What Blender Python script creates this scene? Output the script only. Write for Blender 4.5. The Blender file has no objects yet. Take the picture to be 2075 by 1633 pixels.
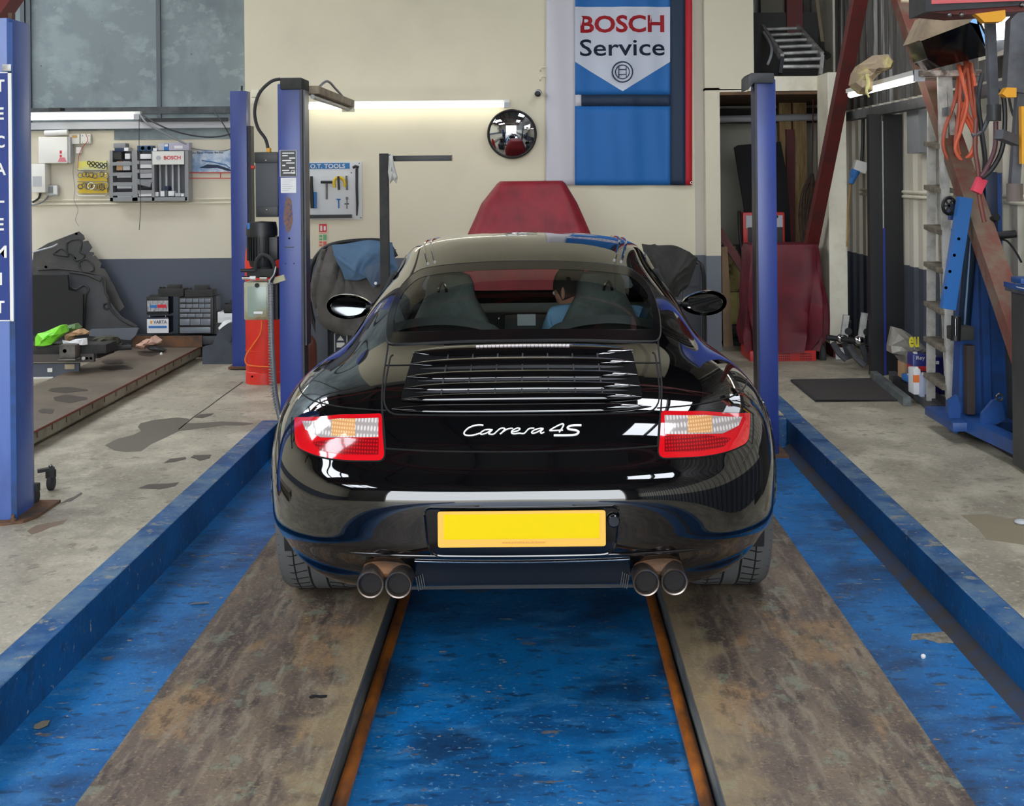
import bpy, bmesh, math, random
import numpy as np
from mathutils import Vector, Matrix, geometry
from mathutils.bvhtree import BVHTree
random.seed(7)
S = bpy.context.scene
COL = S.collection
PI = math.pi
# ---------------------------------------------------------------- camera
F, PX, PY, H, ROLL = 2750.0, 1088.0, 355.0, 1.57, math.radians(.55)
cam = bpy.data.objects.new('camera', bpy.data.cameras.new('camera'))
COL.objects.link(cam)
cam.data.sensor_width = 36; cam.data.lens = F/2075*36
cam.data.shift_x = -(PX-1037.5)/2075; cam.data.shift_y = (PY-816.5)/2075
cam.data.clip_start = .05; cam.data.clip_end = 200
cam.matrix_world = Matrix.Translation((0,0,H)) @ Matrix.Rotation(PI/2,4,'X') @ Matrix.Rotation(-ROLL,4,'Z')
S.camera = cam
# ---------------------------------------------------------------- sky (overcast daylight through the open shutter and the roof lights)
wd = bpy.data.worlds.new('sky'); S.world = wd; wd.use_nodes = True
bg = wd.node_tree.nodes['Background']; bg.inputs[0].default_value = (.90,.95,1,1); bg.inputs[1].default_value = 8.0
S.view_settings.view_transform = 'Standard'; S.view_settings.look = 'None'
S.view_settings.exposure = .08; S.view_settings.gamma = 1; S.view_settings.use_curve_mapping = False
SKYLIGHT = 11.0      # radiance of the translucent roof lights
TUBE = 5.5          # radiance of the fluorescent tubes

CR, SR = math.cos(ROLL), math.sin(ROLL)
def uv(px, py):
    dx, dy = px-PX, py-PY
    return dx*CR-dy*SR, dx*SR+dy*CR
def at(px, py, Y):
    u, v = uv(px, py); return Vector((u*Y/F, Y, H-v*Y/F))
def atz(px, py, Z):
    u, v = uv(px, py); return at(px, py, (H-Z)*F/v)
def atx(px, py, X):
    u, v = uv(px, py); return at(px, py, X*F/u)
def lin(c):
    return tuple(((x/255)/12.92 if x/255 <= .04045 else ((x/255+.055)/1.055)**2.4) for x in c)
# ---------------------------------------------------------------- materials
def mat(name, col, rough=.5, metal=0, col2=None, scale=4, thr=None, bump=0, bscale=None, coat=0, emit=0, trans=0, stretch=None, spec=None, alpha=1, ior=None):
    m = bpy.data.materials.new(name); m.use_nodes = True
    nt = m.node_tree; n = nt.nodes; b = n['Principled BSDF']
    b.inputs['Base Color'].default_value = (*lin(col),1)
    b.inputs['Roughness'].default_value = rough; b.inputs['Metallic'].default_value = metal
    if spec is not None: b.inputs['Specular IOR Level'].default_value = spec
    if coat: b.inputs['Coat Weight'].default_value = coat; b.inputs['Coat Roughness'].default_value = .02
    if emit: b.inputs['Emission Color'].default_value = (*lin(col),1); b.inputs['Emission Strength'].default_value = emit
    if trans: b.inputs['Transmission Weight'].default_value = trans
    if ior: b.inputs['IOR'].default_value = ior
    if alpha < 1: b.inputs['Alpha'].default_value = alpha
    if col2 is not None or bump:
        tc = n.new('ShaderNodeTexCoord'); mp = n.new('ShaderNodeMapping'); nz = n.new('ShaderNodeTexNoise')
        nt.links.new(tc.outputs['Object'], mp.inputs[0]); nt.links.new(mp.outputs[0], nz.inputs['Vector'])
        if stretch: mp.inputs['Scale'].default_value = stretch
        nz.inputs['Scale'].default_value = scale; nz.inputs['Detail'].default_value = 8; nz.inputs['Roughness'].default_value = .62
        if col2 is not None:
            r = n.new('ShaderNodeValToRGB'); nt.links.new(nz.outputs['Fac'], r.inputs[0])
            a, c = thr or (.38,.64)
            r.color_ramp.elements[0].position = a; r.color_ramp.elements[1].position = c
            r.color_ramp.elements[0].color = (*lin(col),1); r.color_ramp.elements[1].color = (*lin(col2),1)
            nt.links.new(r.outputs[0], b.inputs['Base Color'])
        if bump:
            bp = n.new('ShaderNodeBump'); bp.inputs['Strength'].default_value = bump; bp.inputs['Distance'].default_value = .01
            if bscale:
                n2 = n.new('ShaderNodeTexNoise'); n2.inputs['Scale'].default_value = bscale; n2.inputs['Detail'].default_value = 5
                nt.links.new(mp.outputs[0], n2.inputs['Vector']); nt.links.new(n2.outputs['Fac'], bp.inputs['Height'])
            else: nt.links.new(nz.outputs['Fac'], bp.inputs['Height'])
            nt.links.new(bp.outputs[0], b.inputs['Normal'])
    return m
def layered(name, base, layers, rough=.6, bump=.15, bscale=40):
    """layers: (colour, noise scale, lo, hi, stretch, detail) painted one over the other"""
    m = bpy.data.materials.new(name); m.use_nodes = True
    nt = m.node_tree; n = nt.nodes; b = n['Principled BSDF']; b.inputs['Roughness'].default_value = rough
    tc = n.new('ShaderNodeTexCoord'); cur = None
    for i, (c, sc, lo, hi, st, amt) in enumerate(layers):
        mp = n.new('ShaderNodeMapping'); mp.inputs['Scale'].default_value = st; mp.inputs['Location'].default_value = (i*3.7, i*1.3, 0)
        nz = n.new('ShaderNodeTexNoise'); nz.inputs['Scale'].default_value = sc; nz.inputs['Detail'].default_value = 7; nz.inputs['Roughness'].default_value = .6
        nt.links.new(tc.outputs['Object'], mp.inputs[0]); nt.links.new(mp.outputs[0], nz.inputs['Vector'])
        mr = n.new('ShaderNodeMapRange'); mr.inputs['From Min'].default_value = lo; mr.inputs['From Max'].default_value = hi; mr.inputs['To Max'].default_value = amt
        nt.links.new(nz.outputs['Fac'], mr.inputs['Value'])
        mx = n.new('ShaderNodeMix'); mx.data_type = 'RGBA'
        nt.links.new(mr.outputs[0], mx.inputs['Factor'])
        if cur is None: mx.inputs[6].default_value = (*lin(base),1)
        else: nt.links.new(cur, mx.inputs[6])
        mx.inputs[7].default_value = (*lin(c),1); cur = mx.outputs[2]
    nt.links.new(cur, b.inputs['Base Color'])
    if bump:
        nz = n.new('ShaderNodeTexNoise'); nz.inputs['Scale'].default_value = bscale; nz.inputs['Detail'].default_value = 6
        nt.links.new(tc.outputs['Object'], nz.inputs['Vector'])
        bp = n.new('ShaderNodeBump'); bp.inputs['Strength'].default_value = bump; bp.inputs['Distance'].default_value = .01
        nt.links.new(nz.outputs['Fac'], bp.inputs['Height']); nt.links.new(bp.outputs[0], b.inputs['Normal'])
    return m
def dado(name, top, low, z, rough=.6):
    """paint that changes colour at a fixed height on the wall"""
    m = bpy.data.materials.new(name); m.use_nodes = True
    nt = m.node_tree; n = nt.nodes; b = n['Principled BSDF']; b.inputs['Roughness'].default_value = rough
    g = n.new('ShaderNodeNewGeometry'); sp = n.new('ShaderNodeSeparateXYZ'); nt.links.new(g.outputs['Position'], sp.inputs[0])
    nz = n.new('ShaderNodeTexNoise'); nz.inputs['Scale'].default_value = 1.6; nz.inputs['Detail'].default_value = 9
    nt.links.new(g.outputs['Position'], nz.inputs['Vector'])
    ma = n.new('ShaderNodeMath'); ma.operation = 'GREATER_THAN'; ma.inputs[1].default_value = z; nt.links.new(sp.outputs['Z'], ma.inputs[0])
    mx = n.new('ShaderNodeMix'); mx.data_type = 'RGBA'; mx.inputs[6].default_value = (*lin(low),1); mx.inputs[7].default_value = (*lin(top),1)
    nt.links.new(ma.outputs[0], mx.inputs['Factor'])
    mr = n.new('ShaderNodeMapRange'); mr.inputs['From Min'].default_value = .5; mr.inputs['From Max'].default_value = .85; mr.inputs['To Min'].default_value = 1; mr.inputs['To Max'].default_value = .88
    nt.links.new(nz.outputs['Fac'], mr.inputs['Value'])
    m2 = n.new('ShaderNodeMix'); m2.data_type = 'RGBA'; m2.blend_type = 'MULTIPLY'; m2.inputs['Factor'].default_value = 1
    nt.links.new(mx.outputs[2], m2.inputs[6]); nt.links.new(mr.outputs[0], m2.inputs[7])
    nt.links.new(m2.outputs[2], b.inputs['Base Color'])
    return m
# ---------------------------------------------------------------- mesh builder
def frame(d):
    d = Vector(d).normalized(); a = Vector((0,0,1)) if abs(d.z) < .95 else Vector((1,0,0))
    s = d.cross(a).normalized(); return s, s.cross(d).normalized()
def smooth_path(pts, n=6):
    pts = [Vector(p) for p in pts]
    if len(pts) < 3: return pts
    out = []
    for i in range(len(pts)-1):
        p0 = pts[max(i-1,0)]; p1 = pts[i]; p2 = pts[i+1]; p3 = pts[min(i+2,len(pts)-1)]
        for k in range(n):
            t = k/n
            out.append(.5*((2*p1)+(p2-p0)*t+(2*p0-5*p1+4*p2-p3)*t*t+(3*p1-p0-3*p2+p3)*t**3))
    out.append(pts[-1]); return out
class MB:
    def __init__(s): s.v = []; s.f = []
    def add(s, vs, fs):
        o = len(s.v); s.v += [Vector(v) for v in vs]; s.f += [[i+o for i in f] for f in fs]; return s
    def box(s, x0, x1, y0, y1, z0, z1):
        return s.add([(x,y,z) for z in (z0,z1) for y in (y0,y1) for x in (x0,x1)], [(0,2,3,1),(4,5,7,6),(0,1,5,4),(2,6,7,3),(0,4,6,2),(1,3,7,5)])
    def obox(s, c, sx, sy, sz, R=None, ax=None):
        R = R or Matrix.Identity(3)
        return s.add([Vector(c)+R@Vector((x*sx/2,y*sy/2,z*sz/2)) for z in (-1,1) for y in (-1,1) for x in (-1,1)], [(0,2,3,1),(4,5,7,6),(0,1,5,4),(2,6,7,3),(0,4,6,2),(1,3,7,5)])
    def beam(s, a, b, w, h, up=None):
        """rectangular bar from a to b, w across, h in the up direction"""
        a, b = Vector(a), Vector(b); d = (b-a).normalized(); up = Vector(up or (0,0,1))
        if abs(d.dot(up)) > .98: up = Vector((0,1,0))
        r = d.cross(up).normalized(); u = r.cross(d).normalized()
        vs = [p+r*(i*w/2)+u*(j*h/2) for p in (a,b) for i, j in ((-1,-1),(1,-1),(1,1),(-1,1))]
        return s.add(vs, [(0,1,2,3),(7,6,5,4),(0,4,5,1),(1,5,6,2),(2,6,7,3),(3,7,4,0)])
    def tube(s, pts, r, n=10, smooth=0, caps=True):
        pts = smooth_path(pts, smooth) if smooth else [Vector(p) for p in pts]
        rr = r if isinstance(r, (list,tuple)) else [r]*len(pts)
        if len(rr) != len(pts): rr = [rr[min(int(i*len(rr)/len(pts)), len(rr)-1)] for i in range(len(pts))]
        o = len(s.v); su, sv = frame(pts[1]-pts[0])
        for i, p in enumerate(pts):
            d = (pts[min(i+1,len(pts)-1)]-pts[max(i-1,0)])
            if d.length < 1e-9: d = Vector((0,0,1))
            d.normalize(); su = (su-d*su.dot(d))
            if su.length < 1e-5: su, _ = frame(d)
            su.normalize(); sv = d.cross(su)
            for k in range(n):
                t = 2*PI*k/n; s.v.append(p+(su*math.cos(t)+sv*math.sin(t))*rr[i])
        for i in range(len(pts)-1):
            for k in range(n):
                a = o+i*n+k; b = o+i*n+(k+1)%n; s.f.append([a,b,b+n,a+n])
        if caps: s.f.append([o+k for k in range(n)][::-1]); s.f.append([o+(len(pts)-1)*n+k for k in range(n)])
        return s
    def cyl(s, a, b, r, r2=None, n=20): return s.tube([a,b], [r, r if r2 is None else r2], n)
    def ring(s, c, ax, R, r, n=36, m=8):
        c = Vector(c); u, v = frame(ax); a = Vector(ax).normalized(); o = len(s.v)
        for i in range(n):
            t = 2*PI*i/n; d = u*math.cos(t)+v*math.sin(t)
            for j in range(m):
                q = 2*PI*j/m; s.v.append(c+d*(R+r*math.cos(q))+a*(r*math.sin(q)))
        for i in range(n):
            for j in range(m):
                s.f.append([o+i*m+j, o+((i+1)%n)*m+j, o+((i+1)%n)*m+(j+1)%m, o+i*m+(j+1)%m])
        return s
    def lathe(s, c, prof, ax=(0,0,1), n=28):
        c = Vector(c); a = Vector(ax).normalized(); u, v = frame(a); o = len(s.v)
        for r, h in prof:
            for k in range(n):
                t = 2*PI*k/n; s.v.append(c+a*h+(u*math.cos(t)+v*math.sin(t))*max(r,1e-5))
        for i in range(len(prof)-1):
            for k in range(n):
                p = o+i*n+k; q = o+i*n+(k+1)%n; s.f.append([p,q,q+n,p+n])
        if prof[0][0] > 1e-4: s.f.append([o+k for k in range(n)][::-1])
        if prof[-1][0] > 1e-4: s.f.append([o+(len(prof)-1)*n+k for k in range(n)])
        return s
    def ball(s, c, rx, ry=None, rz=None, n=20, m=12):
        ry = rx if ry is None else ry; rz = rx if rz is None else rz; c = Vector(c); o = len(s.v)
        for i in range(m+1):
            p = PI*i/m
            for k in range(n):
                t = 2*PI*k/n; s.v.append(c+Vector((rx*math.sin(p)*math.cos(t), ry*math.sin(p)*math.sin(t), rz*math.cos(p))))
        for i in range(m):
            for k in range(n):
                a = o+i*n+k; b = o+i*n+(k+1)%n; s.f.append([a,a+n,b+n,b])
        return s
    def prism(s, poly, off):
        """closed planar polygon (3D points) pushed along off"""
        poly = [Vector(p) for p in poly]; off = Vector(off); n = len(poly); o = len(s.v)
        s.v += poly+[p+off for p in poly]
        s.f += [[o+i for i in range(n)], [o+n+i for i in range(n)][::-1]]
        s.f += [[o+i, o+(i+1)%n, o+n+(i+1)%n, o+n+i][::-1] for i in range(n)]
        return s
    def grid(s, P):
        """2D list of points"""
        R, C = len(P), len(P[0]); o = len(s.v)
        for row in P: s.v += [Vector(p) for p in row]
        for i in range(R-1):
            for j in range(C-1): s.f.append([o+i*C+j, o+i*C+j+1, o+(i+1)*C+j+1, o+(i+1)*C+j])
        return s
ORG = {}
def mesh_from(name, mb, m, org, smooth, bevel=0, solid=0, sub=0, ang=35):
    me = bpy.data.meshes.new(name)
    me.from_pydata([tuple(v-org) for v in mb.v], [], mb.f); me.validate(); me.update()
    bm = bmesh.new(); bm.from_mesh(me); bmesh.ops.recalc_face_normals(bm, faces=bm.faces)
    if bevel: 
        bmesh.ops.bevel(bm, geom=[e for e in bm.edges if len(e.link_faces) == 2 and e.calc_face_angle(0) > .6], offset=bevel, segments=2, affect='EDGES', profile=.6)
    bm.to_mesh(me); bm.free()
    for mm in (m if isinstance(m,(list,tuple)) else [m]): me.materials.append(mm)
    if smooth:
        me.polygons.foreach_set('use_smooth', [True]*len(me.polygons))
        if ang: me.set_sharp_from_angle(angle=math.radians(ang))
    o = bpy.data.objects.new(name, me)
    if solid: md = o.modifiers.new('solid','SOLIDIFY'); md.thickness = solid
    if sub: md = o.modifiers.new('sub','SUBSURF'); md.levels = sub; md.render_levels = sub
    COL.objects.link(o); return o
def tag(o, label, cat, group=None):
    o['label'] = label; o['category'] = cat
    if group: o['group'] = group
    return o
def root(name, loc, label, cat, group=None):
    o = bpy.data.objects.new(name, None); o.empty_display_size = .1; COL.objects.link(o)
    o.location = Vector(loc); ORG[o.name] = Vector(loc); return tag(o, label, cat, group)
def part(name, mb, m, parent, smooth=True, bevel=0, label=None, **k):
    org = ORG[parent.name]; o = mesh_from(name, mb, m, org, smooth, bevel, **k)
    o.parent = parent; ORG[o.name] = org
    if label: o['label'] = label
    return o
def base_of(mb):
    xs = [v.x for v in mb.v]; ys = [v.y for v in mb.v]; zs = [v.z for v in mb.v]
    return Vector(((min(xs)+max(xs))/2, (min(ys)+max(ys))/2, min(zs)))
def thing(name, mb, m, label, cat, group=None, smooth=True, bevel=0, org=None, **k):
    org = base_of(mb) if org is None else Vector(org)
    o = mesh_from(name, mb, m, org, smooth, bevel, **k); o.location = org; ORG[o.name] = org
    return tag(o, label, cat, group)
def struct(name, mb, m, smooth=False, **k):
    o = mesh_from(name, mb, m, Vector((0,0,0)), smooth, **k); o['kind'] = 'structure'; ORG[o.name] = Vector((0,0,0)); return o
def text_mb(txt, size, origin, right=(1,0,0), up=(0,0,1), depth=.002, bold=0, align='LEFT', sx=1, space=1, shear=0):
    cu = bpy.data.curves.new('t','FONT'); cu.body = txt; cu.size = size; cu.extrude = depth; cu.offset = bold*size
    cu.align_x = align; cu.space_character = space; cu.shear = shear; cu.resolution_u = 3
    ob = bpy.data.objects.new('t', cu); COL.objects.link(ob)
    me = ob.to_mesh(); r = Vector(right).normalized(); u = Vector(up).normalized(); n = r.cross(u)
    mb = MB(); mb.add([Vector(origin)+r*(v.co.x*sx)+u*v.co.y+n*v.co.z for v in me.vertices], [list(p.vertices) for p in me.polygons])
    ob.to_mesh_clear(); bpy.data.objects.remove(ob); bpy.data.curves.remove(cu); return mb
def text(name, txt, size, origin, m, parent, **k):
    return part(name, text_mb(txt, size, origin, **k), m, parent, smooth=False)
def merge(*mbs):
    r = MB()
    for m in mbs: r.add(m.v, m.f)
    return r
def cloth(P, amp=.01, sc=6, seed=0):
    """ripple a 2D list of points with a few sine folds"""
    rnd = random.Random(seed); ks = [(rnd.uniform(-1,1)*sc, rnd.uniform(-1,1)*sc, rnd.uniform(0,6)) for _ in range(5)]
    out = []
    for row in P:
        out.append([Vector(p)+Vector((sum(math.sin(p[0]*a+p[2]*b+c) for a,b,c in ks)*amp*.3, sum(math.sin(p[0]*b-p[2]*a+c) for a,b,c in ks)*amp, sum(math.cos(p[0]*a+p[1]*b+c) for a,b,c in ks)*amp*.3)) for p in row])
    return out
# common materials
M = {}
M['black'] = mat('black_plastic', (26,26,28), .45)
M['dull_black'] = mat('dull_black', (38,38,38), .75, col2=(58,56,54), scale=6, bump=.2, bscale=30)
M['rubber'] = mat('rubber', (44,44,45), .75, bump=.1, bscale=80)
M['steel'] = mat('steel', (150,150,150), .35, 1, col2=(110,108,104), scale=8)
M['chrome'] = mat('chrome', (215,215,215), .12, 1)
M['alu'] = mat('aluminium', (214,214,210), .38, .35, col2=(150,148,145), scale=7)
M['dirtywhite'] = mat('dirty_white_metal', (205,203,196), .5, .2, col2=(150,146,136), scale=9, thr=(.45,.7))
M['white'] = mat('white_plastic', (225,224,218), .4)
M['offwhite'] = mat('cream_paint', (234,228,208), .5, col2=(196,186,160), scale=3, thr=(.5,.8))
M['bluepost'] = mat('blue_enamel', (44,64,138), .32, col2=(36,46,84), scale=2.2, thr=(.5,.75), bump=.05, bscale=8, stretch=(1,1,.5))
M['bluelight'] = mat('bright_blue_enamel', (66,98,170), .3, col2=(46,68,128), scale=2.5, thr=(.48,.75), bump=.06, bscale=8, stretch=(1,1,.5))
M['bluejack'] = mat('blue_workshop_paint', (28,72,136), .4, col2=(30,48,80), scale=4, thr=(.45,.7))
M['red'] = mat('red_paint', (190,44,40), .45)
M['rust'] = mat('rusty_steel', (120,84,56), .8, .2, col2=(80,66,56), scale=9, bump=.3, bscale=50)
M['oxide'] = mat('red_oxide_steel', (104,38,36), .6, col2=(74,40,36), scale=4, thr=(.45,.7))
M['dustoxide'] = mat('dusty_red_oxide_steel', (112,62,50), .75, col2=(112,96,80), scale=5, thr=(.4,.6))
M['darkgrey'] = mat('dark_grey_steel', (60,62,66), .5, .3, col2=(46,46,48), scale=5)
M['grey'] = mat('mid_grey', (128,130,134), .5)
M['greysteel'] = mat('dusty_grey_steel', (96,98,104), .55, .3, col2=(70,70,74), scale=5)
M['wood'] = mat('rough_timber', (176,150,104), .75, col2=(132,104,64), scale=5, stretch=(6,6,.6), bump=.2)
M['paper'] = mat('white_paper', (226,226,226), .7)
M['card'] = mat('cardboard', (180,142,104), .8)
M['tube'] = mat('lit_tube', (255,252,240), .4, emit=TUBE)
M['redcloth'] = mat('red_nylon', (150,28,44), .55, col2=(120,20,34), scale=5, bump=.25, bscale=14)
M['redcloth_shaded'] = mat('red_nylon_shaded', (108,22,38), .6, col2=(82,16,28), scale=5, bump=.25, bscale=14)  # darker copy of the red nylon, with shade put into its colour
M['yellow'] = mat('yellow_plate', (255,214,20), .4)
M['orange'] = mat('orange_rubber', (222,104,70), .5)
M['yel'] = mat('amber_steel', (224,158,36), .45)
M['navy'] = mat('navy_ink', (18,40,72), .6)
M['ltgrey'] = mat('light_grey', (178,180,184), .5)
M['inkblack'] = mat('black_ink', (24,24,26), .6)
M['inkred'] = mat('red_ink', (206,30,46), .6)
M['inkblue'] = mat('blue_ink', (40,110,180), .6)
# ================================================================= the building
FZ, PZ, RZ = .05, -.12, 0.0     # floor, sunken bay floor, runway top
XR, YB, YL = 2.76, 11.7, 11.95  # right wall, centre back wall, left back wall
DZ = .868
conc = layered('worn_concrete', (170,162,142), [((132,124,108),1.3,.44,.60,(1,.8,1),.7), ((196,188,166),4,.49,.62,(1,.7,1),.7), ((120,110,94),3.2,.57,.66,(1,.6,1),.5), ((96,86,74),13,.60,.64,(1,1,1),.5), ((208,200,180),45,.56,.66,(1,1,1),.5), ((90,82,70),55,.59,.67,(1,1,1),.4), ((134,122,104),26,.57,.67,(1,1,1),.4)], .5, .25, 60)
bluefl = layered('worn_blue_floor_paint', (4,108,176), [((4,62,110),1.8,.44,.60,(1,1,1),.75), ((52,122,176),6,.52,.64,(.8,1.8,1),.6), ((20,36,62),2.6,.56,.66,(1,1,1),.6), ((14,34,60),16,.57,.63,(.8,1.4,1),.65), ((104,96,84),11,.65,.665,(.8,1.6,1),.75), ((176,150,112),21,.668,.683,(.8,1.6,1),.85), ((120,170,205),60,.60,.68,(1,1,1),.5), ((6,44,84),70,.58,.66,(1,1,1),.5)], .42, .25, 30)
bluekerb = layered('blue_kerb_paint', (4,82,140), [((4,54,100),1.8,.44,.60,(1,1,1),.7), ((18,40,66),9,.57,.64,(1,1,1),.5), ((60,116,160),30,.57,.66,(1,1,1),.4), ((160,152,134),22,.655,.67,(1,1,1),.85)], .45, .3, 30)
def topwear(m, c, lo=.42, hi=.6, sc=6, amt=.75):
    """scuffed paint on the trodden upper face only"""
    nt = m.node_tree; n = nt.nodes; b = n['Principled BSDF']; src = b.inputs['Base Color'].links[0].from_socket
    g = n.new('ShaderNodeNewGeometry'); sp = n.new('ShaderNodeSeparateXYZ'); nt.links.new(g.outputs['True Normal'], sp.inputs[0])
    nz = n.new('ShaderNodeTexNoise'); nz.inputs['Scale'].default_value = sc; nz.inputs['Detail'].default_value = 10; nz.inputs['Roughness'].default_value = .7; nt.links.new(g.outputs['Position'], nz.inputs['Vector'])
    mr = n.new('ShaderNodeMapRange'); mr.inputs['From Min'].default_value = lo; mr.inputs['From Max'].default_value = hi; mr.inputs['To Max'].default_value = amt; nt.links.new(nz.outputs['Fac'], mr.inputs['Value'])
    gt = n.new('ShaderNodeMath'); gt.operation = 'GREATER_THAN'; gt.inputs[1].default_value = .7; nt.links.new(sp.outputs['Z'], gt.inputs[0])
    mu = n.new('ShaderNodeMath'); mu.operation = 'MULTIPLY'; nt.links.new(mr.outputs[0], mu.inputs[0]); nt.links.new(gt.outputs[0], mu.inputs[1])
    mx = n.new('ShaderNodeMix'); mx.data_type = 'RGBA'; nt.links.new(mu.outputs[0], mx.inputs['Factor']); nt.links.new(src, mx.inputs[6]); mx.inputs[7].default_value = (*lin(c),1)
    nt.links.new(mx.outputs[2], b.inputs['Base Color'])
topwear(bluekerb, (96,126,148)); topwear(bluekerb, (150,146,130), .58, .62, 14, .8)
fl = MB()
X0, X1 = -1.62, 1.53
fl.box(-9, X0-.115, -3, 13.6, FZ-.3, FZ); fl.box(X1+.11, 5.2, -3, 13.6, FZ-.3, FZ)
fl.box(X0-.115, X1+.11, 8.5, 13.6, FZ-.3, FZ)
struct('floor', fl, conc)
struct('floor_sunken_bay', MB().box(X0-.05, X1+.05, -3, 8.45, PZ-.1, PZ), bluefl)
kl = MB().box(X0-.115, X0, -3, 8.5, PZ-.1, FZ+.002); kr = MB().box(X1, X1+.11, -3, 8.5, PZ-.1, FZ+.002)
kf = MB().box(X0, X1, 8.38, 8.5, PZ-.1, FZ+.002)
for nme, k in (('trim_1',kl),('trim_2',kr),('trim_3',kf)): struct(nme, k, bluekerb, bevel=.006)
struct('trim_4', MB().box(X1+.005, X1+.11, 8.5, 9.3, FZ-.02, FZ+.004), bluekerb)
# mastic fillet along the right kerb foot
struct('trim_5', MB().prism([(X1-.055,-3,PZ),(X1,-3,PZ),(X1,-3,PZ+.035)], (0,11.3,0)), mat('grimy_fillet', (58,54,54), .8, col2=(40,60,90), scale=6, bump=.2))
cream = dado('cream_wall_paint', (224,216,190), (92,98,110), DZ)
# centre wall
struct('wall_back', MB().box(-2.51, 1.36, YB, YB+.2, FZ, 5.4), cream)
struct('wall_back_return', MB().box(1.36, 1.44, YB+.0, YB+.2, FZ, 5.4), dado('pale_wall_edge', (190,184,170), (84,90,98), DZ))
wb = MB().box(1.44, 1.86, YB-.12, YB+.2, 2.28, 5.4)
wb.box(1.44,1.565, YB-.12, YB+.2, FZ, 2.3)
struct('wall_back_pier', wb, dado('cream_pier_paint', (222,214,190), (112,118,126), DZ))
# left back wall with its grey sheet panels
wl = MB().box(-9, -2.51, YL, YL+.2, FZ, 2.0)
struct('wall_back_left', wl, dado('cream_left_wall_paint', (218,210,190), (80,86,98), DZ))
gpan = layered('weathered_grey_panel', (120,132,136), [((146,160,162),2.2,.47,.58,(1,1,1),.6), ((96,106,114),1.6,.50,.62,(1,1,.6),.7), ((150,164,166),7,.56,.62,(1,1,1.4),.45), ((52,58,62),22,.70,.72,(1,1,1),.8)], .55, .05, 20)
struct('wall_back_left_panels', MB().box(-9, -2.51, YL-.02, YL+.15, 2.0, 5.4), gpan)
for i, px in enumerate((50, 62, 324)):
    p = at(px, 120, YL)
    struct('trim_%d' % (6+i), MB().box(p.x-.018, p.x+.018, YL-.05, YL, 2.02, 5.4), mat('panel_joint', (92,98,104), .5, .4))
# rails under the grey panels
pz = at(200, 247, YL-.06)
struct('trim_9', MB().box(-6, -2.51, YL-.10, YL-.02, at(200,262,YL).z, at(200,248,YL).z), M['ltgrey'])
struct('trim_10', MB().box(-6, -2.51, YL-.06, YL-.021, at(200,230,YL).z-.01, at(200,230,YL).z+.05), mat('lead_grey_flashing', (88,92,94), .6, .3, col2=(60,62,64), scale=9))
# strip of grey sheet below the rail and the cream boards over it
a0 = at(232,266,YL); a1 = at(476,281,YL)
struct('wall_back_left_strip', MB().box(a0.x, a1.x+.2, YL-.012, YL, a1.z, a0.z+.01), gpan)
# conduit runs on the left wall
for k, yy in enumerate((404, 412)):
    p = at(300,yy,YL-.02); struct('trim_%d' % (11+k), MB().cyl((-6,YL-.02,p.z), (-2.51,YL-.02,p.z), .009, n=8), M['offwhite'])
# alcove behind the right-hand frame
struct('wall_alcove', MB().box(1.2, 5.2, 13.4, 13.6, FZ, 5.4), dado('alcove_paint', (178,176,162), (84,88,94), DZ))
struct('wall_alcove_left', MB().box(1.2, 1.44, YB+.2, 13.4, FZ, 5.4), cream)
bm_ = MB(); p0 = at(1452,188,YB); p1 = at(1700,152,YB)
ptop, pbot = at(1560,158,YB).z, at(1560,187,YB).z
struct('trim_13', MB().box(1.80, 2.62, YB-.2, YB-.05, pbot, ptop), M['offwhite'])
soff = mat('brown_boards', (112,82,54), .75, col2=(78,56,38), scale=4, stretch=(1,8,1))
struct('ceiling_alcove', MB().box(1.565, 2.75, YB-.19, 13.4, pbot-.03, pbot-.005), soff)
struct('ceiling_alcove_edge', MB().box(1.565, 1.80, YB-.12, YB+.1, pbot-.02, 2.29), M['offwhite'])
# white pillar of the frame
q0 = at(1676,160,YB-.5); q1 = at(1714,700,YB-.5)
pil = MB().box(2.38, 2.53, YB-.62, YB-.2, .17, ptop-.0)
struct('wall_pillar', pil, M['offwhite'], bevel=.006)
struct('trim_14', MB().box(2.42, 2.50, YB-.56, YB-.26, FZ, .17), M['oxide'])
# right wall: box-profile sheet
def corr(x, y0, y1, z0, z1, pitch=.24, d=.028):
    P = []; prof = []
    y = y0
    while y < y1:
        prof += [(x,y),(x,y+pitch*.45),(x+d,y+pitch*.55),(x+d,y+pitch*.9)]; y += pitch
    prof.append((x,y1)); mb = MB()
    mb.grid([[(a,b,z0) for a,b in prof],[(a,b,z1) for a,b in prof]])
    mb.grid([[(a+.08,b,z0) for a,b in prof],[(a+.08,b,z1) for a,b in prof]]); return mb
struct('wall_right', corr(XR, -3, 12.6, FZ, 2.12), dado('cream_sheet_paint', (206,200,184), (66,72,82), DZ))
struct('wall_right_far', MB().box(XR, XR+.08, 12.6, 13.4, FZ, 5.4), M['offwhite'])
gcorr = layered('tarnished_sheet', (104,102,98), [((60,56,52),3,.42,.60,(1,5,.25),.9), ((176,174,170),5,.54,.64,(1,6,.2),.7), ((96,66,44),2.4,.56,.66,(1,2,.5),.6)], .6, .1, 30)
g = corr(XR+.02, -3, 12.6, 2.12, 5.4)
struct('wall_right_upper', g, gcorr)
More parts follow.
